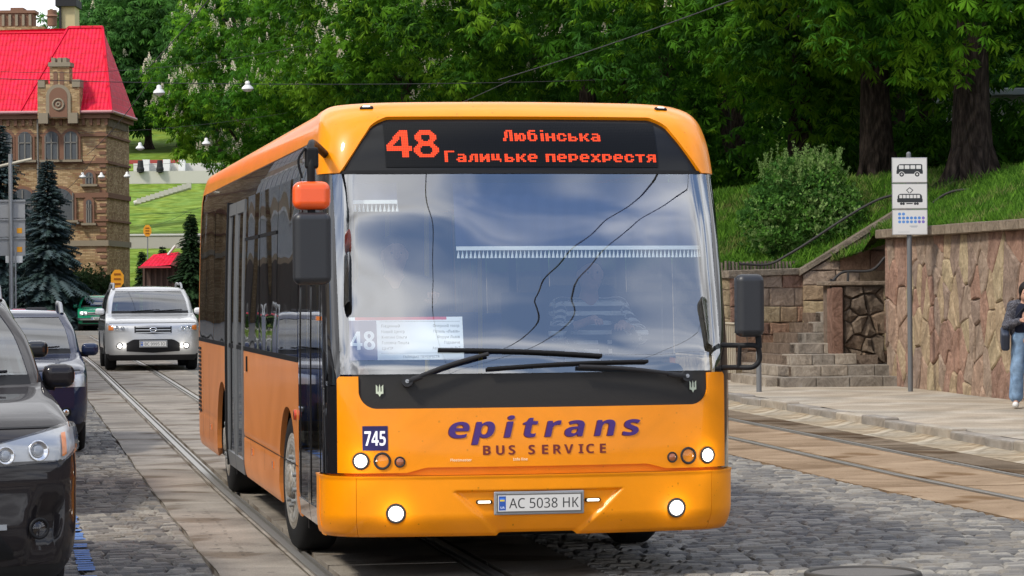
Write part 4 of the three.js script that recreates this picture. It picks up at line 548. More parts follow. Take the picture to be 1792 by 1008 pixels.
// cells of a stretched Voronoi pattern in a rectangle
function cells(w, h, n, ax, seed) {
  const r = rng(seed), pts = []; let tries = 0, dmin = Math.sqrt(w * h / n) * 0.62; while (pts.length < n && tries++ < 20000) { const q = [r() * w, r() * h]; if (pts.every((p) => Math.hypot((p[0] - q[0]) * ax, (p[1] - q[1]) / ax) > dmin)) pts.push(q); }
  return pts.map((p, i) => { let poly = [[0, 0], [w, 0], [w, h], [0, h]]; for (let j = 0; j < pts.length; j++) if (j !== i) { const q = pts[j], dx = (q[0] - p[0]) * ax * ax, dy = (q[1] - p[1]) / ax / ax, mx = (p[0] + q[0]) / 2, my = (p[1] + q[1]) / 2; const side = (v) => (v[0] - mx) * dx + (v[1] - my) * dy; const out = []; for (let k = 0; k < poly.length; k++) { const a = poly[k], b = poly[(k + 1) % poly.length], sa = side(a), sb = side(b); if (sa <= 0) out.push(a); if ((sa < 0 && sb > 0) || (sa > 0 && sb < 0)) { const t = sa / (sa - sb); out.push([lerp(a[0], b[0], t), lerp(a[1], b[1], t)]); } } poly = out; if (poly.length < 3) break; } return poly; }).filter((p) => p.length > 2);
}
function stonePiece(poly, gap, depth, r, rough = 0.2) { // polygon in (x, y); proud towards +z
  const c = poly.reduce((a, q) => [a[0] + q[0] / poly.length, a[1] + q[1] / poly.length], [0, 0]), fine = [];
  for (let i = 0; i < poly.length; i++) { const a = poly[i], b = poly[(i + 1) % poly.length]; const L = Math.hypot(b[0] - a[0], b[1] - a[1]); fine.push(a); if (L > 0.18) { const nx = (b[1] - a[1]) / L, ny = -(b[0] - a[0]) / L, k = (r() - 0.5) * 0.03; fine.push([(a[0] + b[0]) / 2 + nx * k, (a[1] + b[1]) / 2 + ny * k]); } }
  const ring = (d, z, j) => fine.map(([x, y]) => { const dx = x - c[0], dy = y - c[1], L = Math.hypot(dx, dy) || 1; return V(c[0] + dx * Math.max(0.2, 1 - d / L), c[1] + dy * Math.max(0.2, 1 - d / L), z + (r() - 0.5) * j); });
  const rings = [ring(gap, -0.03, 0), ring(gap + 0.004, depth * 0.6, 0.01), ring(gap + 0.03, depth, depth * rough)], P = [], n = fine.length, top = V(c[0], c[1], depth * (1 + (r() - 0.3) * rough));
  for (let k = 0; k < 2; k++) for (let i = 0; i < n; i++) { const j = (i + 1) % n, a = rings[k][i], b = rings[k][j], d = rings[k + 1][i], e = rings[k + 1][j]; for (const q of [a, b, e, a, e, d]) P.push(q.x, q.y, q.z); }
  for (let i = 0; i < n; i++) { const j = (i + 1) % n; for (const q of [rings[2][i], rings[2][j], top]) P.push(q.x, q.y, q.z); }
  const g = new THREE.BufferGeometry(); g.setAttribute('position', new THREE.BufferAttribute(new Float32Array(P), 3)); g.computeVertexNormals(); return boxUV(g);
}
const baseY = (s) => G(s) + 0.12;
{ // big wall, face at p = 13.75 turned to the street, from s = 26 to 43.6
  const w = thing('retaining_wall', 'tall retaining wall of reddish sandstone slabs beside the pavement', 'wall'); place(w, 13.75, 0, 0);
  const s0 = 27, s1 = 43.3, h = 2.5, y0 = baseY(35) - 0.12, W = s1 - s0;
  mesh('wall_core', boxUV(box(0.5, h + 0.3, W + 24, 0.27, y0 + h / 2 - 0.15, -(s0 + s1) / 2 + 12)), mMortar, w);
  const r = rng(41);
  for (const poly of cells(W, h, 235, 1.24, 17)) { const g = stonePiece(poly, 0.006, 0.026 + r() * 0.026, r, 0.25); g.rotateY(-Math.PI / 2).translate(0.02, y0, -s0 - W); const o = mesh('stone', g, mSandstone[Math.floor(r() * 8)], w); o.scale.set(1, 1, 1); }
  // end face towards the stairs
  for (const poly of cells(0.52, h, 9, 1.2, 23)) { const g = stonePiece(poly, 0.008, 0.05, r, 0.4); g.rotateY(Math.PI).translate(0.52, y0, -s1); mesh('stone', g, mSandstone[Math.floor(r() * 8)], w); }
  for (let s = s0 - 24; s < s1 + 0.1;) { const L = 1.1 + r() * 0.5, e = Math.min(s + L, s1 + 0.15); mesh('coping_stone', boxUV(box(0.68, 0.14 + r() * 0.02, e - s - 0.012, 0.2, y0 + h + 0.06, -(s + e) / 2, 0.02)), sand([0.36, 0.30, 0.23]), w); s = e; }
  const d = []; for (let k = 0; k < 26; k++) { const s = s0 + 4 + r() * (W - 4), q = stonePiece([[0, 0], [0.2 + r() * 0.2, 0.02], [0.15, 0.05 + r() * 0.05]], 0, 0.02, r); q.rotateY(-Math.PI / 2).rotateZ(0).translate(-0.04, y0 + 0.01, -s); d.push(q); } mesh('base_rubble', merge(d), mMortar, w).userData.kind = 'stuff';
}
// stairs: they start on the pavement, climb away from the camera and turn behind the big wall
const mStep = [[0.36, 0.325, 0.28], [0.42, 0.375, 0.315], [0.31, 0.285, 0.25]].map((c) => mat(c, 0.85, { map: stoneTex, bumpMap: stoneBump, bumpScale: 0.015 }));
{
  const st = thing('stone_stairs', 'worn grey stone stairs rising from the pavement beside the sandstone wall', 'stairs'); place(st, 0, 0, 0); st.position.set(0, 0, 0); const r = rng(9), yb = baseY(43.5);
  const rows = [[11.95, 14.0, 42.8], [12.25, 13.85, 43.2], [12.3, 13.1, 43.65], [12.45, 12.98, 44.2], [12.72, 12.98, 44.7], [13.02, 13.3, 45.2], [13.2, 13.45, 45.6]];
  const pL = [11.9, 12.2, 12.25, 12.5, 12.75, 13.05, 13.3], pR = [14.05, 13.95, 13.25, 13.18, 13.4, 13.6, 13.75];
  for (let k = 0; k < 7; k++) {
    const y1 = yb + 0.165 * (k + 1) - 0.01, s = 42.75 + k * 0.42, a = pL[k], b = Math.max(pR[k], 13.35), n = k < 2 ? 4 : k < 3 ? 3 : 2;
    for (let i = 0; i < n; i++) { const x0 = lerp(a, b, i / n), x1 = lerp(a, b, (i + 1) / n) - 0.008; mesh('step_block', boxUV(box(x1 - x0, 0.17, 0.5, (x0 + x1) / 2, y1 - 0.085 + (r() - 0.5) * 0.012, -(s + 0.25), 0.014)), mStep[Math.floor(r() * 3)], st); }
    mesh('step_fill', boxUV(box(b - a + 0.4, 0.16, 3.2, (a + b) / 2 + 0.2, y1 - 0.1, -(s + 1.8))), mMortar, st);
  }
  // left return of the lowest steps
  for (let k = 0; k < 2; k++) mesh('step_block', boxUV(box(0.32, 0.165, 2.2, pL[k] - 0.02 - (1 - k) * 0.0, yb + 0.165 * (k + 1) - 0.095, -(44.2 + k * 0.4), 0.014)), mStep[1], st);
}
{ // rough stone pillar between stairs and wall
  const w = thing('stone_pillar', 'low pillar of dark rough boulders topped by a slab beside the stairs', 'pillar'); place(w, 0, 0, 0); w.position.set(0, 0, 0); const r = rng(77), y0 = baseY(43.4) + 0.32, h = 1.25, pa = 13.02, pb = 13.9, s = 43.9;
  mesh('pillar_core', boxUV(box(pb - pa - 0.06, h, 0.5, (pa + pb) / 2, y0 + h / 2, -(s + 0.3))), mMortar, w);
  for (const poly of cells(pb - pa - 0.2, h, 17, 1, 8)) { const g = stonePiece(poly, 0.004, 0.08 + r() * 0.06, r, 0.5).translate(pa + 0.2, y0, -s - 0.06); mesh('boulder', g, sand([[0.24, 0.19, 0.145], [0.30, 0.225, 0.165], [0.20, 0.16, 0.125]][Math.floor(r() * 3)]), w); }
  mesh('edge_stone', boxUV(box(0.19, h - 0.06, 0.3, pa + 0.07, y0 + h / 2, -s - 0.02, 0.03)), sand([0.30, 0.185, 0.14]), w);
  mesh('top_slab', boxUV(box(pb - pa + 0.1, 0.07, 0.7, (pa + pb) / 2 - 0.02, y0 + h + 0.035, -s - 0.25, 0.02)), sand([0.33, 0.27, 0.21]), w);
}
function tileWall(name, label, fromP, fromS, toP, toS, y0, topA, topB, seed, plain) { // wall of squared sandstone blocks between two plan points, top may slope
  const w = thing(name, label, 'wall'), A = R(fromP, fromS), B = R(toP, toS), L = A.distanceTo(B), ang = Math.atan2(-(B.z - A.z), B.x - A.x); w.position.copy(A); w.rotation.y = ang; const r = rng(seed);
  const sh = new THREE.Shape([[0, y0], [L, y0], [L, topB], [0, topA]].map((q) => new THREE.Vector2(...q))); mesh('wall_core', boxUV(new THREE.ExtrudeGeometry(sh, { depth: 0.3, bevelEnabled: false }).translate(0, 0, -0.33)), mMortar, w);
  const cols = [[0.45, 0.29, 0.20], [0.52, 0.42, 0.27], [0.38, 0.24, 0.18], [0.48, 0.36, 0.24], [0.42, 0.33, 0.26]];
  for (let y = y0; y < Math.max(topA, topB); ) { const hh = 0.2 + r() * 0.14; for (let x = 0; x < L;) { const ww = 0.3 + r() * 0.45, x1 = Math.min(L, x + ww), tA = lerp(topA, topB, x / L), tB = lerp(topA, topB, x1 / L), yA = Math.min(y + hh, tA), yB = Math.min(y + hh, tB); if (yA > y + 0.03 || yB > y + 0.03) { const xs = tA < y ? lerp(x, x1, (y - tA) / (tB - tA)) : x, pg = tA < y ? [[xs, y], [x1, y], [x1, yB]] : tA < y + hh && tB > y + hh ? [[x, y], [x1, y], [x1, y + hh], [lerp(x, x1, (y + hh - tA) / (tB - tA)), y + hh], [x, tA]] : [[x, y], [x1, y], [x1, yB], [x, yA]]; const g = stonePiece(pg, 0.005, 0.02 + r() * 0.012, r, 0.15); mesh('block', g, sand(plain ?? cols[Math.floor(r() * 5)]), w); } x = x1; } y += hh; }
  mesh('coping', boxUV(bevelBar(L + 0.1, topA, topB)), sand([0.30, 0.26, 0.21]), w); return w;
}
function bevelBar(L, a, b) { const sh = new THREE.Shape([[-0.05, a], [L - 0.05, b], [L - 0.05, b + 0.09], [-0.05, a + 0.09]].map((q) => new THREE.Vector2(...q))); return new THREE.ExtrudeGeometry(sh, { depth: 0.42, bevelEnabled: true, bevelSize: 0.01, bevelThickness: 0.01, bevelSegments: 1 }).translate(0, 0, -0.36); }
const yB = baseY(46);
tileWall('tile_wall', 'low wall of pink and yellow squared stones left of the stairs', 11.95, 46.2, 13.35, 46.6, yB - 0.1, yB + 1.72, yB + 1.76, 31);
tileWall('stair_side_wall', 'wall with sloping top following the stairs up behind the tall wall', 13.3, 46.5, 15.0, 46.2, yB - 0.1, yB + 1.74, yB + 2.85, 37);
tileWall('plaster_wall', 'plain yellowish wall continuing from the squared stone wall behind the bus', 9.9 + 1.4, 49.5, 11.95, 46.2, yB - 0.15, yB + 1.68, yB + 1.7, 39, [0.40, 0.33, 0.22]);
{ const bw = thing('bank_wall', 'long low plastered wall along the bank behind the bus', 'wall'); road(bw); mesh('wall_face', boxUV(grid(1, 60, (u, v) => { const s = lerp(49.4, 185, v); return V(11.5, G(s) - 0.1 + u * 2.05, -s); })), sand([0.40, 0.33, 0.22]), bw); mesh('wall_coping', boxUV(grid(1, 60, (u, v) => { const s = lerp(49.4, 185, v); return V(11.4 + u * 0.4, G(s) + 1.96, -s); })), sand([0.30, 0.26, 0.21]), bw); }
{ // palisade of upright logs on the low wall
  const f = thing('palisade', 'row of short upright grey timber stakes above the low wall', 'fence'), r = rng(3), m = [[0.15, 0.12, 0.095], [0.19, 0.155, 0.12], [0.11, 0.09, 0.075]].map((c) => mat(c, 0.9, { bumpMap: stoneBump, bumpScale: 0.01 })); place(f, 0, 0, 0); f.position.set(0, 0, 0);
  for (let k = 0; k < 40; k++) { const u = k / 39, p = u < 0.45 ? lerp(11.45, 12.0, u / 0.45) : lerp(12.0, 13.45, (u - 0.45) / 0.55), s = u < 0.45 ? lerp(49.6, 46.62, u / 0.45) : lerp(46.62, 47.0, (u - 0.45) / 0.55); mesh('stake', cyl(0.027, 0.024, 0.24 + r() * 0.03, p, yB + 1.72, -s - 0.12, 7), m[Math.floor(r() * 3)], f); }
}
{ // handrails
  const h = (name, label, pts) => { const o = solo(name, merge(pts.map((q) => tube(q, 0.021, 8, q.length * 8))), mat([0.045, 0.042, 0.04], 0.6), label, 'handrail'); road(o); return o; };
  const y = yB;
  h('handrail', 'dark steel handrail climbing along the sloping stair wall', [[[12.2, y + 1.93, -46.5], [12.75, y + 1.93, -46.6], [13.1, y + 2.12, -46.45], [14.6, y + 3.02, -46.2], [15.2, y + 3.1, -46.1]]]);
  h('handrail', 'dark steel handrail with post above the boulder pillar', [[[13.05, y + 1.34, -44.0], [13.05, y + 1.66, -44.0]], [[13.05, y + 1.6, -44.0], [13.25, y + 1.76, -44.05], [13.75, y + 1.8, -44.05], [13.98, y + 2.0, -44.1]], [[13.32, y + 1.3, -44.02], [13.35, y + 1.77, -44.05]]]);
  h('handrail', 'dark steel handrail on the grass above the coping of the tall wall', [[[15.2, y + 2.75, -46], [15.6, y + 3.1, -45.6], [16.4, y + 3.12, -45.2]], [[15.3, y + 2.6, -45.9], [15.6, y + 2.85, -45.7], [16.3, y + 2.87, -45.3]]]);
  const rl = thing('railing', 'low railing of thin pale bars behind the bus mirror', 'railing'); road(rl); for (let k = 0; k < 14; k++) mesh('baluster', cyl(0.012, 0.012, 0.8, 11.62 + k * 0.012, y + 0.15, -(44.6 + k * 0.16), 6), mat([0.42, 0.37, 0.28], 0.7), rl); mesh('top_bar', tube([[11.6, y + 0.95, -44.5], [11.8, y + 0.95, -46.9]], 0.02, 6, 8), mat([0.42, 0.37, 0.28], 0.7), rl);
}
solo('street_post', merge([cyl(0.04, 0.037, 1.05, 0, 0, 0, 12), new THREE.SphereGeometry(0.042, 12, 6).translate(0, 1.05, 0)]), mat([0.16, 0.165, 0.17], 0.6), 'slim grey post standing at the kerb near the stairs', 'post').position.copy(R(11.15, 41.4, baseY(41.4)));
{ // stop sign: pole and three plates
  const g = thing('stop_sign', 'bus and tram stop sign with three white plates on a grey pole', 'sign'); place(g, 13.28, 40.7, baseY(40.7), -TH + 0.05);
  mesh('pole', merge([cyl(0.038, 0.036, 3.53, 0, 0, 0, 14), new THREE.SphereGeometry(0.037, 12, 6).translate(0, 3.53, 0)]), mat([0.13, 0.135, 0.14], 0.55), g);
  const frame = (c, w, h) => { c.fillStyle = '#d9d7d3'; c.fillRect(0, 0, w, h); c.strokeStyle = '#b5b2ad'; c.lineWidth = 8; c.strokeRect(4, 4, w - 8, h - 8); };
  const T = [canvasTex(512, 372, (c, w, h) => { frame(c, w, h); c.fillStyle = '#26292c'; c.beginPath(); c.roundRect(70, 95, 375, 145, [60, 26, 8, 8]); c.fill(); c.fillRect(64, 190, 388, 52); c.fillStyle = '#d9d7d3'; for (const x of [100, 185, 270, 355]) { c.beginPath(); c.roundRect(x, 112, 70, 56, 8); c.fill(); } for (const x of [140, 368]) { c.fillStyle = '#d9d7d3'; c.beginPath(); c.arc(x, 250, 44, 0, 7); c.fill(); c.fillStyle = '#26292c'; c.beginPath(); c.arc(x, 250, 34, 0, 7); c.fill(); c.fillStyle = '#d9d7d3'; c.beginPath(); c.arc(x, 250, 15, 0, 7); c.fill(); } }),
    canvasTex(512, 372, (c, w, h) => { frame(c, w, h); c.strokeStyle = '#26292c'; c.lineWidth = 11; c.beginPath(); c.moveTo(250, 140); c.lineTo(210, 95); c.lineTo(256, 58); c.lineTo(302, 95); c.lineTo(262, 140); c.stroke(); c.fillStyle = '#26292c'; c.beginPath(); c.roundRect(78, 150, 360, 130, [50, 50, 10, 10]); c.fill(); c.fillRect(70, 225, 376, 50); c.fillStyle = '#d9d7d3'; for (let k = 0; k < 6; k++) c.fillRect(104 + k * 52, 166, 42, 50); c.fillStyle = '#26292c'; for (const x of [130, 165, 335, 370]) { c.beginPath(); c.arc(x, 300, 19, 0, 7); c.fill(); } c.fillRect(205, 288, 95, 18); }),
    canvasTex(512, 372, (c, w, h) => { frame(c, w, h); const dot = (x, y, q) => { c.fillStyle = q; c.beginPath(); c.arc(x, y, 23, 0, 7); c.fill(); }; for (let k = 0; k < 2; k++) dot(105 + k * 58, 62, '#5d8fd0'); for (let k = 0; k < 7; k++) { dot(105 + k * 58, 122, k > 5 ? '#7a6bb8' : '#4f86cc'); dot(105 + k * 58, 180, k > 4 ? '#7a6bb8' : '#5d8fd0'); } c.fillStyle = '#8c92a0'; c.fillRect(250, 240, 120, 9); c.fillRect(270, 256, 90, 7); c.fillStyle = '#b8b8b8'; c.fillRect(80, 330, 170, 8); })];
  T.forEach((t, i) => { const pl = mesh('sign_plate', box(0.53, 0.375, 0.012, 0, 3.29 - i * 0.386, 0.05, 0.005), M.galv, g); const f = new THREE.PlaneGeometry(0.52, 0.365); mesh('sign_print', f.translate(0, 3.29 - i * 0.386, 0.059), mat([0.9, 0.9, 0.9], 0.45, { map: t }), pl); mesh('clamp', box(0.12, 0.05, 0.09, 0, 3.29 - i * 0.386, 0.005), M.galv, pl); });
}
// ---------------------------------------------------------------- people: distance fields meshed with surface nets
function sdfMesh(f, lo, hi, h) {
  const nx = Math.ceil((hi[0] - lo[0]) / h) + 1, ny = Math.ceil((hi[1] - lo[1]) / h) + 1, nz = Math.ceil((hi[2] - lo[2]) / h) + 1, D = new Float32Array(nx * ny * nz), id = (i, j, k) => i + nx * (j + ny * k);
  for (let k = 0; k < nz; k++) for (let j = 0; j < ny; j++) for (let i = 0; i < nx; i++) D[id(i, j, k)] = f(lo[0] + i * h, lo[1] + j * h, lo[2] + k * h);
  const vi = new Map(), P = [], I = [];
  for (let k = 0; k < nz - 1; k++) for (let j = 0; j < ny - 1; j++) for (let i = 0; i < nx - 1; i++) { let n = 0, x = 0, y = 0, z = 0, s = 0; const c = []; for (let q = 0; q < 8; q++) { c.push(D[id(i + (q & 1), j + (q >> 1 & 1), k + (q >> 2))]); if (c[q] < 0) s++; } if (s === 0 || s === 8) continue; for (const [a, b] of [[0, 1], [2, 3], [4, 5], [6, 7], [0, 2], [1, 3], [4, 6], [5, 7], [0, 4], [1, 5], [2, 6], [3, 7]]) if (c[a] < 0 !== c[b] < 0) { const t = c[a] / (c[a] - c[b]); x += lerp(a & 1, b & 1, t); y += lerp(a >> 1 & 1, b >> 1 & 1, t); z += lerp(a >> 2, b >> 2, t); n++; } vi.set(id(i, j, k), P.length / 3); P.push(lo[0] + (i + x / n) * h, lo[1] + (j + y / n) * h, lo[2] + (k + z / n) * h); }
  const quad = (a, b, c, d, flip) => { if ([a, b, c, d].some((q) => q === undefined)) return; flip ? I.push(a, c, b, a, d, c) : I.push(a, b, c, a, c, d); };
  for (let k = 1; k < nz - 1; k++) for (let j = 1; j < ny - 1; j++) for (let i = 1; i < nx - 1; i++) { const d = D[id(i, j, k)]; let e = D[id(i + 1, j, k)]; if (d < 0 !== e < 0) quad(vi.get(id(i, j - 1, k - 1)), vi.get(id(i, j, k - 1)), vi.get(id(i, j, k)), vi.get(id(i, j - 1, k)), d >= 0); e = D[id(i, j + 1, k)]; if (d < 0 !== e < 0) quad(vi.get(id(i - 1, j, k - 1)), vi.get(id(i - 1, j, k)), vi.get(id(i, j, k)), vi.get(id(i, j, k - 1)), d >= 0); e = D[id(i, j, k + 1)]; if (d < 0 !== e < 0) quad(vi.get(id(i - 1, j - 1, k)), vi.get(id(i, j - 1, k)), vi.get(id(i, j, k)), vi.get(id(i - 1, j, k)), d >= 0); }
  const g = new THREE.BufferGeometry(); g.setAttribute('position', new THREE.BufferAttribute(new Float32Array(P), 3)); g.setIndex(I); g.computeVertexNormals(); return boxUV(g.clone().toNonIndexed().attributes.normal ? g : g);
}
const cap = (a, b, ra, rb) => { const d = [b[0] - a[0], b[1] - a[1], b[2] - a[2]], L2 = d[0] ** 2 + d[1] ** 2 + d[2] ** 2 || 1e-9; return (x, y, z) => { const t = clamp(((x - a[0]) * d[0] + (y - a[1]) * d[1] + (z - a[2]) * d[2]) / L2, 0, 1); return Math.hypot(x - a[0] - d[0] * t, y - a[1] - d[1] * t, z - a[2] - d[2] * t) - lerp(ra, rb, t); }; };
const ell = (c, r) => (x, y, z) => { const q = Math.hypot((x - c[0]) / r[0], (y - c[1]) / r[1], (z - c[2]) / r[2]); return (q - 1) * Math.min(...r); };
const smin = (list, k) => (x, y, z) => { let d = 1e9; for (const f of list) { const e = f(x, y, z), h = clamp(0.5 + 0.5 * (d - e) / k, 0, 1); d = lerp(d, e, h) - k * h * (1 - h); } return d; };
function bounds(js, pad) { const lo = [1e9, 1e9, 1e9], hi = [-1e9, -1e9, -1e9]; for (const j of js) for (let k = 0; k < 3; k++) { lo[k] = Math.min(lo[k], j[k] - pad); hi[k] = Math.max(hi[k], j[k] + pad); } return [lo, hi]; }
// j: joint positions; facing +z
function makePerson(label, j, look) {
  const g = thing('person', label, 'person'), skin = mat([0.50, 0.29, 0.21], 0.6), H = j.head, up = look.up ?? [0, 1, 0];
  const hand = (w, e, curl, sgn) => { // five fingers from a palm, continuing the forearm
    const a = V(...w), d = a.clone().sub(V(...e)).normalize(), pn = V(...(curl)).normalize(), sd = d.clone().cross(pn).normalize(), at = (f, s, c) => a.clone().addScaledVector(d, f).addScaledVector(sd, s).addScaledVector(pn, c).toArray(), out = [cap(at(0, 0, 0), at(0.075, 0, 0.004), 0.024, 0.029)];
    [[-0.03, 0.062], [-0.01, 0.072], [0.01, 0.068], [0.029, 0.054]].forEach(([s, l]) => { const k = at(0.085, s, 0.006), m = at(0.085 + l * 0.5, s * 1.05, 0.018), t = at(0.085 + l * 0.72, s * 1.05, 0.018 + l * 0.5); out.push(cap(k, m, 0.0092, 0.0085), cap(m, t, 0.0085, 0.0072)); });
    const th = at(0.02, 0.026 * sgn, 0.008), tm = at(0.055, 0.048 * sgn, 0.022), te = at(0.082, 0.046 * sgn, 0.04); out.push(cap(th, tm, 0.012, 0.0105), cap(tm, te, 0.0105, 0.0085)); return out;
  };
  const bodyF = smin([cap(j.neck, [lerp(j.neck[0], H[0], 0.8), lerp(j.neck[1], H[1], 0.8), lerp(j.neck[2], H[2], 0.8)], 0.052, 0.05), ell(H, [0.076, 0.112, 0.094]), ell([H[0], H[1] - 0.055, H[2] + 0.02], [0.056, 0.06, 0.07]), cap(j.neck, j.chest, 0.06, 0.12), cap(j.chest, j.hip, 0.12, 0.125), cap(j.shL, j.shR, 0.06, 0.06), ...['L', 'R'].flatMap((s) => [cap(j['sh' + s], j['el' + s], 0.046, 0.038), cap(j['el' + s], j['wr' + s], 0.037, 0.026), cap(j['hi' + s], j['kn' + s], 0.075, 0.052), cap(j['kn' + s], j['an' + s], 0.05, 0.036), cap(j['an' + s], j['to' + s], 0.036, 0.03)])], 0.03);
  const [lo, hi] = bounds(Object.values(j), 0.2);
  const parts = [sdfMesh(bodyF, lo, hi, 0.016)];
  const hl = look.facing ?? [0, 0, 1], fz = hl[2], fx = hl[0], fy = hl[1];
  const face = smin([ell(H, [0.074, 0.11, 0.092]), ell([H[0] + fx * 0.015, H[1] - 0.06, H[2] + 0.015 * fz], [0.054, 0.06, 0.068]), cap([H[0] + fx * 0.095, H[1] + 0.012 + fy * 0.09, H[2] + 0.09 * fz], [H[0] + fx * 0.113, H[1] - 0.022 + fy * 0.1, H[2] + 0.108 * fz], 0.011, 0.016), ell([H[0] - 0.078, H[1] - 0.005, H[2]], [0.012, 0.03, 0.02]), ell([H[0] + 0.078, H[1] - 0.005, H[2]], [0.012, 0.03, 0.02]), ell([H[0] + fx * 0.09, H[1] - 0.058, H[2] + 0.088 * fz], [0.026, 0.009, 0.01])], 0.012);
  parts.push(sdfMesh(face, [H[0] - 0.12, H[1] - 0.15, H[2] - 0.13], [H[0] + 0.12, H[1] + 0.14, H[2] + 0.14], 0.006));
  for (const s of ['L', 'R']) { const w = j['wr' + s], f = smin(hand(w, j['el' + s], look['curl' + s] ?? [0, -1, 0], look['thumb' + s] ?? (s === 'L' ? 1 : -1)), 0.006); parts.push(sdfMesh(f, w.map((q) => q - 0.2), w.map((q) => q + 0.2), 0.007)); }
  mesh('body', merge(parts), skin, g);
  for (const q of [-1, 1]) mesh('eye', new THREE.SphereGeometry(0.009, 10, 8).translate(H[0] + q * 0.03 + fx * 0.082, H[1] + 0.008 + fy * 0.08, H[2] + 0.082 * fz), mat([0.05, 0.035, 0.03], 0.2), g);
  const cloth = (name, list, k, h, m) => { const js = list.flatMap((q) => q.slice(0, 2)); const [a, b] = bounds(js, 0.26); return mesh(name, sdfMesh(smin(list.map((q) => cap(...q)), k), a, b, h), m, g); };
  for (const c of look.clothes) cloth(c[0], c[1](j), c[3] ?? 0.04, c[4] ?? 0.014, c[2]);
  const hairF = look.hair; if (hairF) mesh(hairF[0], sdfMesh((x, y, z) => Math.max(smin(hairF[1](H), 0.02)(x, y, z), hairF[2] ? hairF[2](H)(x, y, z) : -1), [H[0] - 0.17, H[1] - 0.35, H[2] - 0.2], [H[0] + 0.17, H[1] + 0.2, H[2] + 0.2], 0.008), hairF[3], g);
  return g;
}
const lift = (q, d) => [q[0] + d[0], q[1] + d[1], q[2] + d[2]];
{ // woman by the wall looking at her phone
  const j = { head: [0, 1.5, 0.05], neck: [0, 1.35, 0.0], chest: [0, 1.2, 0], hip: [0, 0.92, 0], shL: [-0.165, 1.32, 0], shR: [0.165, 1.32, 0], elL: [-0.245, 1.07, 0.04], elR: [0.235, 1.07, 0.05], wrL: [-0.075, 1.14, 0.235], wrR: [0.06, 1.12, 0.245], hiL: [-0.085, 0.9, 0], hiR: [0.085, 0.9, 0], knL: [-0.115, 0.5, 0.02], knR: [0.11, 0.5, 0.03], anL: [-0.13, 0.085, -0.02], anR: [0.13, 0.085, 0], toL: [-0.15, 0.045, 0.13], toR: [0.15, 0.045, 0.15] };
  const jeans = mat([0.3, 0.45, 0.66], 0.9, { map: noisy([0.8, 0.8, 0.8], 0.3, 6, 256, 0.6) }), top = mat([0.017, 0.02, 0.035], 0.9), jacket = mat([0.2, 0.2, 0.22], 0.9, { map: noisy([0.65, 0.65, 0.67], 0.8, 20, 256, 0.35) });
  const p = makePerson('woman in blue jeans and grey jacket looking at a phone by the sandstone wall', j, { facing: [0, -0.25, 1], curlL: [0.3, 0.4, 0.8], curlR: [-0.3, 0.4, 0.8], clothes: [
    ['jeans', (j) => [[[-0.03, 0.97, 0], [0.03, 0.97, 0], 0.135, 0.135], [j.hiL, j.knL, 0.105, 0.085], [j.knL, lift(j.anL, [0, 0.07, 0]), 0.085, 0.092], [j.hiR, j.knR, 0.105, 0.085], [j.knR, lift(j.anR, [0, 0.07, 0]), 0.085, 0.092]], jeans], ['top', (j) => [[[-0.05, 1.27, 0], [-0.04, 1.0, 0.015], 0.105, 0.12], [[0.05, 1.27, 0], [0.04, 1.0, 0.015], 0.105, 0.12]], top],
    ['jacket', (j) => [[j.shL, j.elL, 0.07, 0.062], [j.elL, lerp3(j.elL, j.wrL, 0.85), 0.06, 0.045], [j.shR, j.elR, 0.07, 0.062], [j.elR, lerp3(j.elR, j.wrR, 0.85), 0.06, 0.045], [j.shL, [-0.06, 1.34, -0.03], 0.072, 0.07], [j.shR, [0.06, 1.34, -0.03], 0.072, 0.07], [[-0.09, 1.3, -0.04], [-0.1, 1.0, -0.03], 0.1, 0.11], [[0.09, 1.3, -0.04], [0.1, 1.0, -0.03], 0.1, 0.11]], jacket, 0.03],
    ['shoe', (j) => [[lift(j.anL, [0, -0.045, -0.04]), lift(j.toL, [0, 0, 0]), 0.042, 0.04]], mat([0.7, 0.7, 0.68], 0.6), 0.02, 0.01], ['shoe', (j) => [[lift(j.anR, [0, -0.045, -0.04]), lift(j.toR, [0, 0, 0]), 0.042, 0.04]], mat([0.7, 0.7, 0.68], 0.6), 0.02, 0.01]],
    hair: ['hair', (H) => [ell([H[0], H[1] + 0.02, H[2] - 0.015], [0.094, 0.122, 0.108]), ell([H[0], H[1] - 0.1, H[2] - 0.06], [0.085, 0.12, 0.05])], (H) => (x, y, z) => -Math.hypot((x - H[0]) / 0.9, (y - H[1] + 0.05) / 1.25, z - H[2] - 0.13) + 0.098, mat([0.012, 0.009, 0.008], 0.6)] });
  place(p, 13.12, 35.4, baseY(35.4) + 0.012, -0.28);
  const at = (q) => p.localToWorld(V(...q)); p.updateMatrixWorld(true);
  const ph = solo('phone', box(0.072, 0.145, 0.009, 0, 0, 0, 0.004), mat([0.02, 0.02, 0.022], 0.2), 'black phone held by the woman in jeans', 'phone'); ph.position.copy(at([-0.005, 1.2, 0.315])); ph.rotation.set(-0.75, p.rotation.y, 0, 'YXZ');
  const bag = thing('shoulder_bag', 'dark blue shoulder bag hanging at the hip of the woman', 'bag'); bag.position.copy(p.position); bag.rotation.y = p.rotation.y;
  mesh('bag_body', new RoundedBoxGeometry(0.11, 0.25, 0.3, 3, 0.04).rotateX(0.35).translate(-0.27, 0.9, 0.02), mat([0.02, 0.028, 0.05], 0.55), bag); mesh('strap', tube([[-0.27, 1.0, -0.1], [-0.24, 1.2, -0.1], [-0.05, 1.42, -0.08], [0.06, 1.41, 0.03], [-0.08, 1.25, 0.13], [-0.25, 1.03, 0.12]], 0.011, 6, 40), mat([0.02, 0.022, 0.03], 0.7), bag);
}
function lerp3(a, b, t) { return [lerp(a[0], b[0], t), lerp(a[1], b[1], t), lerp(a[2], b[2], t)]; }
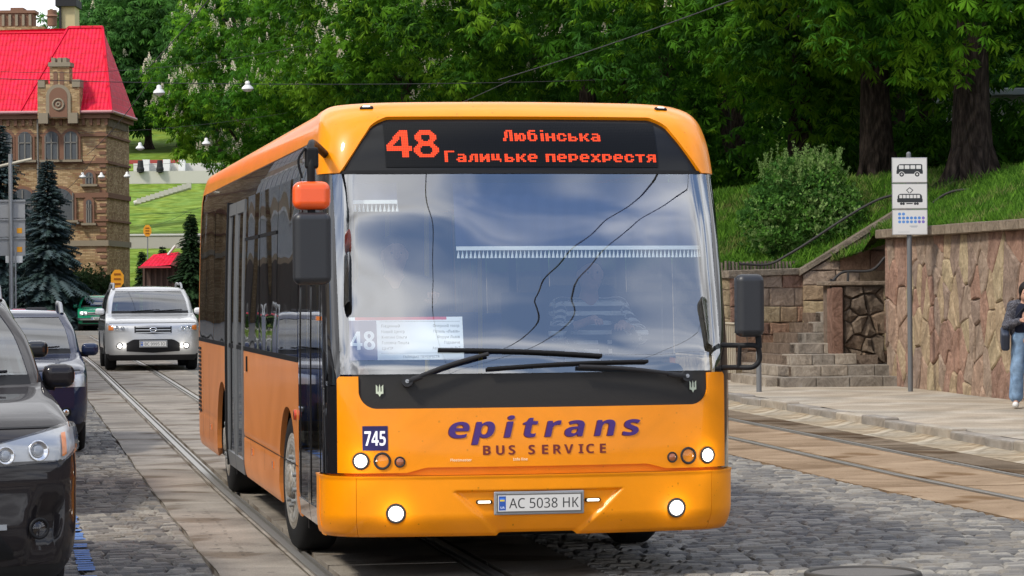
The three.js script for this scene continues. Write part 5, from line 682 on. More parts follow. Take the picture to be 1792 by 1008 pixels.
{ // driver, seated; bus-local coordinates, turned with the bus
  const y = 1.09, j = { head: [0.62, y + 0.78, -1.42], neck: [0.62, y + 0.62, -1.47], chest: [0.62, y + 0.42, -1.47], hip: [0.62, y + 0.08, -1.5], shL: [0.43, y + 0.55, -1.47], shR: [0.81, y + 0.55, -1.47], elL: [0.36, y + 0.4, -1.2], elR: [0.9, y + 0.38, -1.22], wrL: [0.5, y + 0.47, -0.98], wrR: [0.76, y + 0.44, -0.98], hiL: [0.53, y + 0.05, -1.45], hiR: [0.71, y + 0.05, -1.45], knL: [0.5, y + 0.08, -1.0], knR: [0.75, y + 0.08, -1.0], anL: [0.5, y - 0.34, -0.95], anR: [0.75, y - 0.34, -0.95], toL: [0.5, y - 0.4, -0.8], toR: [0.75, y - 0.4, -0.8] };
  const stripes = mat([1, 1, 1], 0.9, { map: canvasTex(64, 256, (c, w, h) => { c.fillStyle = '#2a2a30'; c.fillRect(0, 0, w, h); c.fillStyle = '#e4e4e0'; for (let k = 0; k < 4; k++) c.fillRect(0, k * 64, w, 30); }) }); stripes.map.wrapS = stripes.map.wrapT = THREE.RepeatWrapping; stripes.map.repeat.set(4, 4);
  const d = makePerson('driver in a black and white striped shirt at the wheel of the bus', j, { clothes: [['shirt', (j) => [[j.chest, j.hip, 0.15, 0.16], [j.shL, j.shR, 0.075, 0.075], [j.shL, j.elL, 0.066, 0.056], [j.elL, lerp3(j.elL, j.wrL, 0.5), 0.055, 0.045], [j.shR, j.elR, 0.066, 0.056], [j.elR, lerp3(j.elR, j.wrR, 0.5), 0.055, 0.045]], stripes], ['trousers', (j) => [[j.hiL, j.knL, 0.095, 0.07], [j.knL, j.anL, 0.07, 0.06], [j.hiR, j.knR, 0.095, 0.07], [j.knR, j.anR, 0.07, 0.06], [j.hip, j.hip, 0.14, 0.14]], mat([0.03, 0.03, 0.035], 0.9)]], hair: ['hair', (H) => [ell([H[0], H[1] + 0.03, H[2] - 0.02], [0.086, 0.1, 0.1])], (H) => (x, y, z) => (z - H[2]) * 0.6 - (y - H[1]) + 0.02, mat([0.03, 0.02, 0.015], 0.7)] });
  d.position.copy(busG.position); d.rotation.y = busG.rotation.y;
  const f = 0.44, k = { head: [-0.72, f + 1.56, -1.1], neck: [-0.72, f + 1.4, -1.15], chest: [-0.72, f + 1.2, -1.15], hip: [-0.72, f + 0.92, -1.15], shL: [-0.9, f + 1.35, -1.15], shR: [-0.54, f + 1.35, -1.15], elL: [-0.96, f + 1.08, -1.12], elR: [-0.48, f + 1.1, -1.1], wrL: [-0.95, f + 0.85, -1.02], wrR: [-0.5, f + 1.25, -0.93], hiL: [-0.81, f + 0.9, -1.15], hiR: [-0.63, f + 0.9, -1.15], knL: [-0.82, f + 0.5, -1.13], knR: [-0.62, f + 0.5, -1.13], anL: [-0.82, f + 0.08, -1.16], anR: [-0.62, f + 0.08, -1.16], toL: [-0.83, f + 0.04, -1.0], toR: [-0.61, f + 0.04, -1.0] };
  const e = makePerson('passenger in a dark coat standing behind the bus windscreen by the door', k, { clothes: [['coat', (j) => [[j.chest, j.hip, 0.15, 0.16], [j.shL, j.shR, 0.07, 0.07], [j.shL, j.elL, 0.065, 0.055], [j.elL, lerp3(j.elL, j.wrL, 0.9), 0.055, 0.042], [j.shR, j.elR, 0.065, 0.055], [j.elR, lerp3(j.elR, j.wrR, 0.9), 0.055, 0.042]], mat([0.05, 0.055, 0.06], 0.9)], ['trousers', (j) => [[j.hiL, j.knL, 0.095, 0.07], [j.knL, j.anL, 0.07, 0.065], [j.hiR, j.knR, 0.095, 0.07], [j.knR, j.anR, 0.07, 0.065]], mat([0.04, 0.045, 0.06], 0.9)]], hair: ['hair', (H) => [ell([H[0], H[1] + 0.03, H[2] - 0.02], [0.086, 0.1, 0.1])], (H) => (x, y, z) => (z - H[2]) * 0.6 - (y - H[1]) + 0.02, mat([0.05, 0.03, 0.02], 0.7)] });
  e.position.copy(busG.position); e.rotation.y = busG.rotation.y;
}

// ---------------------------------------------------------------- grass bank and trees
const edgeP = (s) => s < 45.2 ? 14.02 : s < 46.9 ? lerp(14.6, 13.3, (s - 45.2) / 1.7) : Math.max(11.5, lerp(13.3, 11.5, (s - 46.9) / 3));
function bankY(p, s) {
  const e = p - edgeP(s), k = sstep(44.6, 47.2, s), h0 = lerp(2.40, 1.78, k), up = lerp(0.36, 0.52, k) * Math.min(e, lerp(3.2, 3, k)) + 0.09 * Math.max(0, e - 3.5);
  return baseY(Math.min(s, 60)) + h0 + Math.max(0, up) + perlin.noise(p * 0.7, s * 0.7, 5) * 0.12 * Math.min(1, e);
}
const mGround = mat([1, 1, 1], 0.95, { map: noisy([0.27, 0.31, 0.15], 0.35, 10, 512, 3, { hue: 0.1 }), bumpMap: stoneBump, bumpScale: 0.05 });
road(structure('grass_bank', grid(30, 190, (u, v) => { const s = lerp(2, 190, v * v * 0.6 + v * 0.4), p = edgeP(s) + 0.04 + u * 5; return V(p, bankY(p, s), -s); }), mGround, 'green grassy bank above the stone wall'));
const mLitterShade = mat([1, 1, 1], 0.98, { map: noisy([0.24, 0.20, 0.14], 0.3, 10, 512, 2.2, { hue: 0.05 }), bumpMap: stoneBump, bumpScale: 0.05 });  // leaf-litter brown made darker: the shade under the trees is in this colour
road(structure('forest_floor', grid(50, 190, (u, v) => { const s = lerp(2, 190, v * v * 0.6 + v * 0.4), p = edgeP(s) + 5 + u * 43; return V(p, bankY(p, s), -s); }), mLitterShade, 'brown leaf litter up the slope, darkened in colour for the shade of the trees'));
const leafMat = (c, t = 0.4) => mat(c, 0.8, { transmission: t, thickness: 0, ior: 1.35, specularIntensity: 0.15 });
function instanced(name, geo, m, list, parent, tint) { // list of [Vector3, Quaternion, scale, tintIndex]
  const o = new THREE.InstancedMesh(geo, m, list.length), mt = new THREE.Matrix4(), sc = V(1, 1, 1), c = new THREE.Color(); o.name = name; shade(o);
  list.forEach(([p, q, s, k], i) => { o.setMatrixAt(i, mt.compose(p, q, s.isVector3 ? s : sc.set(s, s, s))); o.setColorAt(i, c.setRGB(...tint(k))); }); if (parent) parent.add(o); o.userData.kind = 'stuff'; return o;
}
// palmate leaf of seven drooping leaflets
function palmate(n, droop, fold = 0.25) {
  const P = [], tri = (a, b, c) => P.push(...a, ...b, ...c), r = rng(n * 7 + Math.round(droop * 10));
  for (let k = 0; k < n; k++) { const a = (k - (n - 1) / 2) / n * 5.2 + (r() - 0.5) * 0.2, L = 1 - 0.32 * Math.abs((k - (n - 1) / 2) / ((n - 1) / 2 || 1)), dr = droop * (0.8 + r() * 0.5), ca = Math.cos(a), sa = Math.sin(a); const at = (l, w, z) => { const y = -Math.pow(l, 1.3) * dr + z; const x = l * Math.cos(dr * 0.5); return [x * sa + w * ca, y, x * ca - w * sa]; };
    const b = at(0.02, 0, 0), ml = at(0.62 * L, -0.16 * L, -fold * 0.16), mr = at(0.62 * L, 0.16 * L, -fold * 0.16), mc = at(0.6 * L, 0, 0.02), t = at(L, 0, -0.03); tri(b, ml, mc); tri(b, mc, mr); tri(ml, t, mc); tri(mc, t, mr); }
  const g = new THREE.BufferGeometry(); g.setAttribute('position', new THREE.BufferAttribute(new Float32Array(P), 3)); g.computeVertexNormals(); return g;
}
function sprig(n, seed, wide = 0.3) { // small twig with n leaflets, for shrubs and distant crowns
  const P = [], r = rng(seed); for (let k = 0; k < n; k++) { const d = V(r() - 0.5, r() * 0.8, r() - 0.5).normalize(), o = V(r() - 0.5, r() - 0.5, r() - 0.5).multiplyScalar(0.9), L = 0.4 + r() * 0.35, sd = d.clone().cross(V(r() - 0.5, r() - 0.5, r() - 0.5)).normalize().multiplyScalar(L * wide), m = o.clone().addScaledVector(d, L * 0.5), e = o.clone().addScaledVector(d, L); P.push(...o.toArray(), ...m.clone().add(sd).toArray(), ...e.toArray(), ...o.toArray(), ...e.toArray(), ...m.clone().sub(sd).toArray()); }
  const g = new THREE.BufferGeometry(); g.setAttribute('position', new THREE.BufferAttribute(new Float32Array(P), 3)); g.computeVertexNormals(); return g;
}
const LEAF = [palmate(7, 0.55), palmate(7, 0.95), palmate(5, 0.75)], SPRIG = [sprig(9, 3), sprig(11, 8), sprig(10, 21, 0.22)];
const mLeaf = leafMat([1, 1, 1], 0.42), mBark = mat([1, 1, 1], 0.95, { map: tex(256, 512, (u, v) => { const n = tnoise(u * 1, v, 9, 4, 2) * 0.5 + Math.abs(tnoise(u, v * 0.35, 14, 3, 5)) * 0.5; return [0.20 + n * 0.42, 0.17 + n * 0.37, 0.15 + n * 0.33]; }, { rep: [1, 0.5] }), bumpMap: tex(256, 512, (u, v) => 0.5 + tnoise(u, v * 0.4, 12, 4, 8), { srgb: false, rep: [1, 0.5] }), bumpScale: 0.06 });
const mBlossom = mat([0.82, 0.75, 0.60], 0.85);
const blossomGeo = (() => { const P = []; const r = rng(4); for (let k = 0; k < 26; k++) { const y = r(), a = r() * 7, R0 = 0.32 * (1 - y * 0.85); const c = V(Math.cos(a) * R0, y, Math.sin(a) * R0); for (let q = 0; q < 3; q++) { const d = V(r() - 0.5, r() - 0.2, r() - 0.5).normalize().multiplyScalar(0.13), e = V(r() - 0.5, r() - 0.5, r() - 0.5).normalize().multiplyScalar(0.12); P.push(...c.toArray(), ...c.clone().add(d).toArray(), ...c.clone().add(e).toArray()); } } const g = new THREE.BufferGeometry(); g.setAttribute('position', new THREE.BufferAttribute(new Float32Array(P), 3)); g.computeVertexNormals(); return g; })();
// tapered limb along points with radii
function limb(pts, r0, r1, n = 9, seg = 14) { const c = new THREE.CatmullRomCurve3(pts), fr = c.computeFrenetFrames(seg, false), P = [], U = [], I = []; let run = 0, L = c.getLength(); for (let i = 0; i <= seg; i++) { const t = i / seg, q = c.getPointAt(t), rr = lerp(r0, r1, Math.pow(t, 0.8)); for (let k = 0; k <= n; k++) { const a = k / n * 2 * Math.PI, w = rr * (1 + 0.08 * Math.sin(a * 3 + t * 5)); const v = q.clone().addScaledVector(fr.normals[i], Math.cos(a) * w).addScaledVector(fr.binormals[i], Math.sin(a) * w); P.push(v.x, v.y, v.z); U.push(k / n * 2.2 * r0 * 3, t * L); } } for (let i = 0; i < seg; i++) for (let k = 0; k < n; k++) { const a = i * (n + 1) + k; I.push(a, a + n + 1, a + n + 2, a, a + n + 2, a + 1); } const g = new THREE.BufferGeometry(); g.setAttribute('position', new THREE.BufferAttribute(new Float32Array(P), 3)); g.setAttribute('uv', new THREE.BufferAttribute(new Float32Array(U), 2)); g.setIndex(I); g.computeVertexNormals(); return g; }
const GREENS = [[0.048, 0.155, 0.010], [0.072, 0.21, 0.012], [0.030, 0.10, 0.010], [0.11, 0.275, 0.014], [0.042, 0.135, 0.018], [0.17, 0.34, 0.02]];
function tree(o) { // o: name, label, group, p, s (or pos), y, h crown centre height, R radii, trunk radius, boughs, leaves per bough, leaf size, blossom share, seed
  const r = rng(o.seed), t = thing(o.name, o.label, 'tree', o.group), base = o.pos ?? R(o.p, o.s, o.y ?? bankY(o.p, o.s)); t.position.copy(base).add(V(0, -0.15, 0));
  const lean = V((r() - 0.5) * 0.8, 0, (r() - 0.5) * 0.8), C = V(lean.x, o.h, lean.z), th = o.h - o.R[1] * 0.35, trunkTop = V(lean.x * 0.6, th, lean.z * 0.6);
  const wood = [limb([V(0, -0.3, 0), V(lean.x * 0.1, th * 0.3, lean.z * 0.1), V(lean.x * 0.4, th * 0.65, lean.z * 0.3), trunkTop], o.tr * 1.12, o.tr * 0.55, 12, 18)];
  if (o.tr > 0.2) for (let k = 0; k < 7; k++) { const a = k / 7 * 6.28 + r(); wood.push(limb([V(Math.cos(a) * o.tr * 0.75, 0.75, Math.sin(a) * o.tr * 0.75), V(Math.cos(a) * o.tr * 1.15, 0.3, Math.sin(a) * o.tr * 1.15), V(Math.cos(a) * o.tr * 1.8, -0.12, Math.sin(a) * o.tr * 1.8)], o.tr * 0.3, o.tr * 0.28, 6, 6)); }
  mesh('trunk', merge(wood), mBark, t);
  const limbs = [], boughs = [];
  for (let k = 0; k < o.boughs; k++) { let d; do { d = V(r() * 2 - 1, r() * 2 - 1, r() * 2 - 1); } while (d.lengthSq() > 1 || d.lengthSq() < 0.12); const f = 0.62 + 0.38 * r(), c = C.clone().add(d.clone().normalize().multiply(V(...o.R)).multiplyScalar(f)); if (o.minY && c.y < o.minY) c.y = o.minY + r() * 0.8; boughs.push([c, (0.75 + r() * 0.6) * (o.br ?? 1)]); if (k < (o.limbs ?? 9)) { const st = trunkTop.clone().lerp(V(0, th * 0.55, 0), r() * 0.7); limbs.push(limb([st, st.clone().lerp(c, 0.5).add(V(0, 0.5, 0)), c], o.tr * 0.34, 0.03, 6, 8)); } }
  mesh('limbs', merge(limbs), mBark, t);
  const L = [[], [], []], B = [], q = new THREE.Quaternion(), e = new THREE.Euler(); let tn = [];
  for (const [c, br] of boughs) { const kb = Math.floor(r() * 6), out = c.clone().sub(C).normalize(); for (let k = 0; k < o.leaves; k++) { let d = V(r() * 2 - 1, r() * 2 - 1, r() * 2 - 1).normalize(); d.addScaledVector(out, 0.45); d.y += 0.18; d.normalize(); const f = Math.pow(r(), 0.33), p = c.clone().addScaledVector(d.multiply(V(1.15, 0.8, 1.15)), br * f); e.set((r() - 0.5) * 0.9 + d.z * 0.5, r() * 6.283, (r() - 0.5) * 0.9 - d.x * 0.5); const tint = r() < 0.7 ? kb : Math.floor(r() * 6); L[Math.floor(r() * 3)].push([p, q.clone().setFromEuler(e), o.leaf * (0.7 + r() * 0.55), tint]); if (o.blossom && f > 0.8 && d.y > 0.05 && r() < o.blossom) { e.set((r() - 0.5) * 0.5, r() * 6, (r() - 0.5) * 0.5); B.push([p.clone().add(V(0, 0.05, 0)), q.clone().setFromEuler(e), o.leaf * (0.75 + r() * 0.5), 0]); } } }
  const g3 = o.sprig ? SPRIG : LEAF, gs = o.greens ?? GREENS, v = 0.85 + r() * 0.3; L.forEach((l, i) => l.length && instanced('crown', g3[i], mLeaf, l, t, (k) => gs[k % gs.length].map((x) => x * v)));
  if (B.length) instanced('blossoms', blossomGeo, mBlossom, B, t, () => [1, 1, 1]);
  return t;
}
const alley = 'chestnut trees along the bank';
// the three trunks above the stairs and wall
tree({ name: 'chestnut_tree', label: 'chestnut tree with thick ridged trunk and flaring roots above the stone wall', group: alley, p: 16.7, s: 47.6, h: 5.6, R: [4.8, 3.4, 4.8], tr: 0.38, boughs: 125, leaves: 105, leaf: 0.21, blossom: 0.008, seed: 11, minY: 2.0 });
tree({ name: 'chestnut_tree', label: 'dark tall chestnut trunk behind the stop sign plates', group: alley, p: 17.0, s: 54.0, h: 5.6, R: [4.8, 3.6, 4.8], tr: 0.36, boughs: 125, leaves: 100, leaf: 0.215, blossom: 0.02, seed: 12, minY: 1.9 });
tree({ name: 'chestnut_tree', label: 'dark chestnut trunk rising behind the leafy bush', group: alley, p: 16.85, s: 59, h: 5.4, R: [4.6, 3.8, 4.6], tr: 0.3, boughs: 125, leaves: 100, leaf: 0.215, blossom: 0.02, seed: 13, minY: 1.6 });
const rowLabel = 'flowering chestnut tree rising behind the roof of the orange bus';
[[15.6, 66, 6.6, 14], [15.2, 73, 6.8, 15], [15.4, 81, 7.4, 16], [14.6, 90, 8.0, 17], [14.2, 100, 8.6, 18], [14.0, 111, 9.4, 19], [13.6, 122, 10.2, 20], [12.9, 133, 10.6, 21], [12.2, 143, 10.5, 22]].forEach(([p, s, h, seed], i) => tree({ name: 'chestnut_tree', label: i === 8 ? 'flowering chestnut tree furthest down the street, its crown beside the red roof' : rowLabel, group: i === 8 ? alley : 'chestnuts behind the bus roof', p, s, h, R: [4.7, h * 0.52, 4.7], tr: 0.3, boughs: 84, leaves: 84, leaf: 0.235 + i * 0.008, blossom: 0.14 + i * 0.04, seed, limbs: 8 }));
// second and third row up the slope
for (let k = 0; k < 12; k++) { const s = 48 + k * 9 + (k % 3) * 2; tree({ name: 'woodland_tree', label: 'leafy tree in the wood up the slope behind the chestnut row', group: 'trees in the wood up the slope', p: 22.5 + (k % 2) * 2.5, s, h: 8.2 + k * 0.35, R: [4.8, 4.4 + k * 0.15, 4.8], tr: 0.26, boughs: 70, leaves: 48, leaf: 0.36, seed: 100 + k, br: 1.25, limbs: 6, blossom: 0.006 }); }
{ // the dense wood behind, one mass
  const r = rng(909), L = [[], [], []], q = new THREE.Quaternion(), e = new THREE.Euler();
  for (let k = 0; k < 900; k++) { const low = k > 640, s = 40 + r() * 150, p = (low ? 31 : 29) + r() * 9, y0 = bankY(p, s), c = R(p, s, y0 + 0.4 + (low ? r() * 4 : Math.pow(r(), 0.8) * 17)), kb = Math.floor(r() * 5); for (let i = 0; i < 40; i++) { const d = V(r() * 2 - 1, r() * 2 - 1, r() * 2 - 1).normalize().multiplyScalar(1.5 * Math.pow(r(), 0.35)); e.set((r() - 0.5) * 1.2, r() * 6.3, (r() - 0.5) * 1.2); L[Math.floor(r() * 3)].push([c.clone().add(d), q.clone().setFromEuler(e), 0.6 * (0.7 + r() * 0.6), r() < 0.6 ? kb : Math.floor(r() * 5)]); } }
  const w = new THREE.Group(); w.name = 'wood'; tag(w, 'dense dark green wood on the slope behind the trees', undefined, undefined, 'stuff'); L.forEach((l, i) => instanced('foliage', LEAF[i], mLeaf, l, w, (k) => GREENS[k].map((x) => x * 0.8)));
}
{ // undergrowth on the slope between the trunks
  const r = rng(31), L = [], q = new THREE.Quaternion(), e = new THREE.Euler();
  for (let k = 0; k < 620; k++) { const s = 46 + r() * 50, p = 18.2 + r() * 11, c = R(p, s, bankY(p, s) + 0.2 + r() * 0.9); for (let i = 0; i < 26; i++) { const d = V(r() * 2 - 1, r() * 1.4 - 0.7, r() * 2 - 1).multiplyScalar(0.75); e.set((r() - 0.5), r() * 6.3, (r() - 0.5)); L.push([c.clone().add(d), q.clone().setFromEuler(e), 0.2 + r() * 0.14, Math.floor(r() * 4)]); } }
  tag(instanced('undergrowth', LEAF[2], mLeaf, L, null, (k) => GREENS[k].map((x) => x * 0.8)), 'low leafy undergrowth between the tree trunks', undefined, undefined, 'stuff');
}
{ // grass tufts on the bank
  const P = [], r = rng(6); for (let k = 0; k < 6; k++) { const a = r() * 6.28, d = V(Math.cos(a), 0, Math.sin(a)), L = 0.7 + r() * 0.5, w = V(-d.z, 0, d.x).multiplyScalar(0.06), o = V(r() - 0.5, 0, r() - 0.5).multiplyScalar(0.5), m = o.clone().addScaledVector(d, 0.14).add(V(0, L * 0.6, 0)), t = o.clone().addScaledVector(d, 0.45).add(V(0, L, 0)); P.push(...o.clone().sub(w).toArray(), ...o.clone().add(w).toArray(), ...m.toArray(), ...o.clone().add(w).toArray(), ...t.toArray(), ...m.toArray()); }
  const g = new THREE.BufferGeometry(); g.setAttribute('position', new THREE.BufferAttribute(new Float32Array(P), 3)); g.computeVertexNormals();
  const L = [], q = new THREE.Quaternion(), e = new THREE.Euler(), G5 = [[0.10, 0.22, 0.025], [0.14, 0.29, 0.03], [0.07, 0.17, 0.02], [0.17, 0.28, 0.05], [0.20, 0.24, 0.07]];
  for (let k = 0; k < 60000; k++) { const s = 30 + Math.pow(r(), 1.2) * 42, p = edgeP(s) + 0.06 + Math.pow(r(), 1.3) * 6; const bare = perlin.noise(p * 0.9, s * 0.9, 2) + (Math.hypot(p - 16.7, s - 47.6) < 1.1 ? 1 : 0); if (bare > 0.35 && r() < 0.75) continue; e.set((r() - 0.5) * 0.5, r() * 6.3, (r() - 0.5) * 0.5); L.push([R(p, s, bankY(p, s) - 0.01), q.clone().setFromEuler(e), 0.09 + r() * 0.1, Math.floor(r() * 3 + (bare > 0.15 ? 2 : 0))]); }
  tag(instanced('grass', g, leafMat([1, 1, 1], 0.35), L, null, (k) => G5[k]), 'short bright green grass growing on the bank', undefined, undefined, 'stuff');
}
function shrub(name, label, c, rad, n, size, seed, greens, geo = SPRIG, group, whips = 0) {
  const t = thing(name, label, 'shrub', group), r = rng(seed), L = [[], [], []], q = new THREE.Quaternion(), e = new THREE.Euler(), stems = []; t.position.copy(c);
  for (let k = 0; k < 12; k++) { const a = r() * 6.28, f = 0.3 + r() * 0.55; stems.push(limb([V(0, -0.1, 0), V(Math.cos(a) * rad[0] * f * 0.4, rad[1] * 0.6, Math.sin(a) * rad[2] * f * 0.4), V(Math.cos(a) * rad[0] * f, rad[1] * (1 + r() * 0.6), Math.sin(a) * rad[2] * f)], 0.02, 0.008, 5, 6)); }
  mesh('stems', merge(stems), mBark, t);
  const lumps = Array.from({ length: 26 }, () => { const d = V(r() * 2 - 1, r() * 2 - 1, r() * 2 - 1).normalize(); return [V(d.x * rad[0] * 0.68, rad[1] + d.y * rad[1] * 0.7, d.z * rad[2] * 0.68), 0.24 + r() * 0.16, Math.floor(r() * greens.length)]; });
  for (let k = 0; k < n; k++) { const [lc, lr, lk] = lumps[Math.floor(r() * lumps.length)], d = V(r() * 2 - 1, r() * 2 - 1, r() * 2 - 1).normalize().multiplyScalar(Math.pow(r(), 0.4) * lr * 1.5 * Math.max(...rad)); const p = lc.clone().add(d); if (p.y < 0.02) p.y = r() * 0.3; e.set((r() - 0.5) * 1.5, r() * 6.3, (r() - 0.5) * 1.5); L[Math.floor(r() * 3)].push([p, q.clone().setFromEuler(e), size * (0.7 + r() * 0.6), r() < 0.6 ? lk : Math.floor(r() * greens.length)]); }
  for (let k = 0; k < whips; k++) { const a = r() * 6.28, b = V(Math.cos(a) * rad[0] * 0.8 * r(), rad[1] * (1.55 + 0.25 * r()), Math.sin(a) * rad[2] * 0.8 * r()), d = V((r() - 0.5) * 0.8, 1, (r() - 0.5) * 0.8).normalize(), ln = 0.25 + r() * 0.4; for (let i = 0; i < 10; i++) { e.set(r() - 0.5, r() * 6.3, r() - 0.5); L[2].push([b.clone().addScaledVector(d, ln * i / 10), q.clone().setFromEuler(e), size * 0.55, greens.length - 1]); } }
  L.forEach((l, i) => instanced('foliage', geo[i], mLeaf, l, t, (k) => greens[k])); return t;
}
shrub('bush', 'large rounded green bush on the bank behind the timber stakes', R(13.75, 48.0, bankY(13.75, 48.0) - 0.42), [1.0, 0.85, 0.95], 9000, 0.1, 51, [[0.095, 0.225, 0.035], [0.125, 0.28, 0.04], [0.06, 0.16, 0.03], [0.18, 0.33, 0.08], [0.23, 0.35, 0.11]], SPRIG, undefined, 90);
shrub('young_shrub', 'thin young shrub with twin stems beside the dark chestnut trunk', R(14.6, 60, bankY(14.6, 60)), [0.6, 1.3, 0.6], 1300, 0.16, 52, GREENS, LEAF);
{ // park fence and pale building glimpsed through the trees
  const f = thing('park_fence', 'dark metal park fence between the tree trunks', 'fence'); const at = R(24.2, 69, bankY(24.2, 69) - 0.3); f.position.copy(at); f.rotation.y = 0;
  for (let k = 0; k < 16; k++) mesh('bar', cyl(0.015, 0.015, 1.5, k * 0.16, 0, 0, 6), M.black, f); for (const y of [0.3, 0.65, 1.0, 1.4]) mesh('cross_bar', box(2.5, 0.04, 0.03, 1.2, y, 0.0), M.black, f);
  const b = thing('pale_pavilion', 'pale pavilion glimpsed behind the park fence', 'building'); b.position.copy(R(28.9, 78, bankY(28.9, 78) - 0.2)); mesh('wall', box(4, 2.4, 3, 0, 1.2, 0), mat([0.5, 0.5, 0.46], 0.8), b); mesh('roof', box(4.6, 0.2, 3.6, 0, 2.5, 0, 0.03), mat([0.6, 0.62, 0.65], 0.6), b); for (const x of [-1.2, 0, 1.2]) mesh('window', box(0.7, 1.0, 0.06, x, 1.3, 1.5), mat([0.25, 0.3, 0.35], 0.1), b);
}
// conifers: whorls of drooping sprays
const SPRAY = (() => { const P = [], r = rng(2); for (let k = 0; k < 9; k++) { const x = k / 9, w = 0.34 * (1 - x * 0.75); for (const q of [-1, 1]) { const a = [x, -x * x * 0.18, 0], b = [x + 0.16, -x * x * 0.2 - 0.05 - r() * 0.06, q * w], c = [x + 0.13, -x * x * 0.22 - 0.02, 0]; P.push(...a, ...b, ...c); P.push(...a, x + 0.05, -x * x * 0.2 - 0.14 - r() * 0.08, q * w * 0.5, ...c); } } const g = new THREE.BufferGeometry(); g.setAttribute('position', new THREE.BufferAttribute(new Float32Array(P), 3)); g.computeVertexNormals(); return g; })();
function conifer(name, label, pos, h, rad, seed, greens, n, group, start = 0.06, pow = 0.9) {
  const t = thing(name, label, 'tree', group), r = rng(seed), L = [], q = new THREE.Quaternion(), e = new THREE.Euler(0, 0, 0, 'YZX'); t.position.copy(pos);
  mesh('trunk', limb([V(0, -0.3, 0), V(0.03, h * 0.5, 0), V(0, h, 0)], h * 0.02 + 0.04, 0.01, 8, 8), mBark, t);
  for (let k = 0; k < n; k++) { const u = Math.pow(r(), 1.35) * 0.98, y = h * (start + (1 - start) * u), R0 = rad * Math.pow(1 - u, pow) * (0.5 + 0.65 * r() * (0.7 + 0.5 * Math.sin(u * 37 + seed))) + 0.06, a = r() * 6.283, f = 0.25 + 0.75 * r(); e.set(0, a, -0.25 - 0.3 * r() + u * 0.6); L.push([V(Math.cos(-a) * R0 * (f - 0.25) * 0.9, y - f * R0 * 0.16, Math.sin(-a) * R0 * (f - 0.25) * 0.9), q.clone().setFromEuler(e).clone(), V(R0 * 0.55 + 0.12, R0 * 0.5 + 0.18, R0 * 0.5 + 0.15), Math.floor(r() * greens.length)]); }
  instanced('foliage', SPRAY, mat([1, 1, 1], 0.85), L, t, (k) => greens[k]); return t;
}
const BLUE = [[0.035, 0.06, 0.06], [0.05, 0.08, 0.085], [0.028, 0.05, 0.045], [0.07, 0.10, 0.105]], YEW = [[0.016, 0.04, 0.014], [0.022, 0.055, 0.018], [0.012, 0.03, 0.012]];
const W = (px, d, y = 0) => V((px - 896) / 5000 * d, y, -d);    // plan position from a bearing and a distance
conifer('blue_spruce', 'blue-grey spruce standing before the brick facade windows', W(84, 114, G(114)), 6.9, 2.0, 61, BLUE, 3000, 'blue spruces before the brick house');
conifer('blue_spruce', 'taller blue-grey spruce behind the grey sign backs', W(2, 118, G(118)), 8.6, 2.2, 62, BLUE, 2600, 'blue spruces before the brick house');
conifer('dark_conifer', 'tall dark conifer beside the rear of the orange bus', W(335, 134, G(134) + 0.3), 4.9, 1.15, 63, YEW, 2200);
conifer('thuja', 'narrow dark thuja left of the small orange sign', W(249, 163, 2.1), 2.2, 0.42, 64, YEW, 700, undefined, 0.02, 0.7); conifer('thuja', 'narrow dark thuja standing above the red booth roof', W(285, 165, 2.6), 2.0, 0.38, 65, YEW, 700, undefined, 0.02, 0.7);
shrub('dark_shrub', 'wide dark green shrub before the base of the brick house', W(150, 122, G(122)), [1.75, 1.0, 1.2], 4200, 0.2, 66, [[0.03, 0.06, 0.02], [0.022, 0.05, 0.018], [0.05, 0.07, 0.03]]);
shrub('flower_bush', 'small planted bush below the thujas', W(268, 158, 2.0), [0.5, 0.3, 0.4], 500, 0.14, 67, [[0.04, 0.08, 0.03], [0.16, 0.16, 0.05]]);
// far hillside with grass and trees
const hillY = (d, x) => { const K = [[140, 0.3], [152, 0.8], [162, 2.0], [175, 4.2], [205, 8.4], [214, 9.6], [230, 10.4], [242, 13], [275, 17], [330, 25], [420, 34]]; let i = 0; while (i < K.length - 2 && d > K[i + 1][0]) i++; return lerp(K[i][1], K[i + 1][1], clamp((d - K[i][0]) / (K[i + 1][0] - K[i][0]), 0, 1)) + perlin.noise(x * 0.07, d * 0.07, 3) * 0.5; };
const mHill = mat([1, 1, 1], 0.95, { map: noisy([0.40, 0.49, 0.16], 0.25, 12, 512, 9, { hue: 0.08, grain: 0.12 }) });
structure('hillside', grid(60, 90, (u, v) => { const d = lerp(146, 430, v * v * 0.5 + v * 0.5), x = lerp(-80, 90, u); return V(x, hillY(d, x) - 0.25, -d); }), mHill, 'green mown hillside rising beyond the brick house');
const farG = [[0.05, 0.14, 0.03], [0.07, 0.19, 0.03], [0.04, 0.11, 0.03], [0.09, 0.22, 0.05]];
[[205, 258, 15, 7], [262, 262, 15, 7], [318, 258, 15, 7], [385, 250, 14, 7], [232, 292, 17, 7], [300, 296, 17, 8], [175, 268, 14, 6], [360, 290, 17, 8], [440, 270, 15, 8]].forEach(([px, d, hh, rr], i) => { const q = W(px, d); q.y = hillY(d, q.x); tree({ name: 'hill_tree', label: 'broad pale green tree on the hill beyond the red roof', group: 'trees on the far hill', pos: q, h: hh * 0.62, R: [rr * 0.72, hh * 0.5, rr * 0.72], tr: 0.35, boughs: 80, leaves: 42, leaf: 0.62, seed: 300 + i, greens: farG, br: 1.8, limbs: 6, blossom: i < 4 ? 0.03 : 0.008 }); });

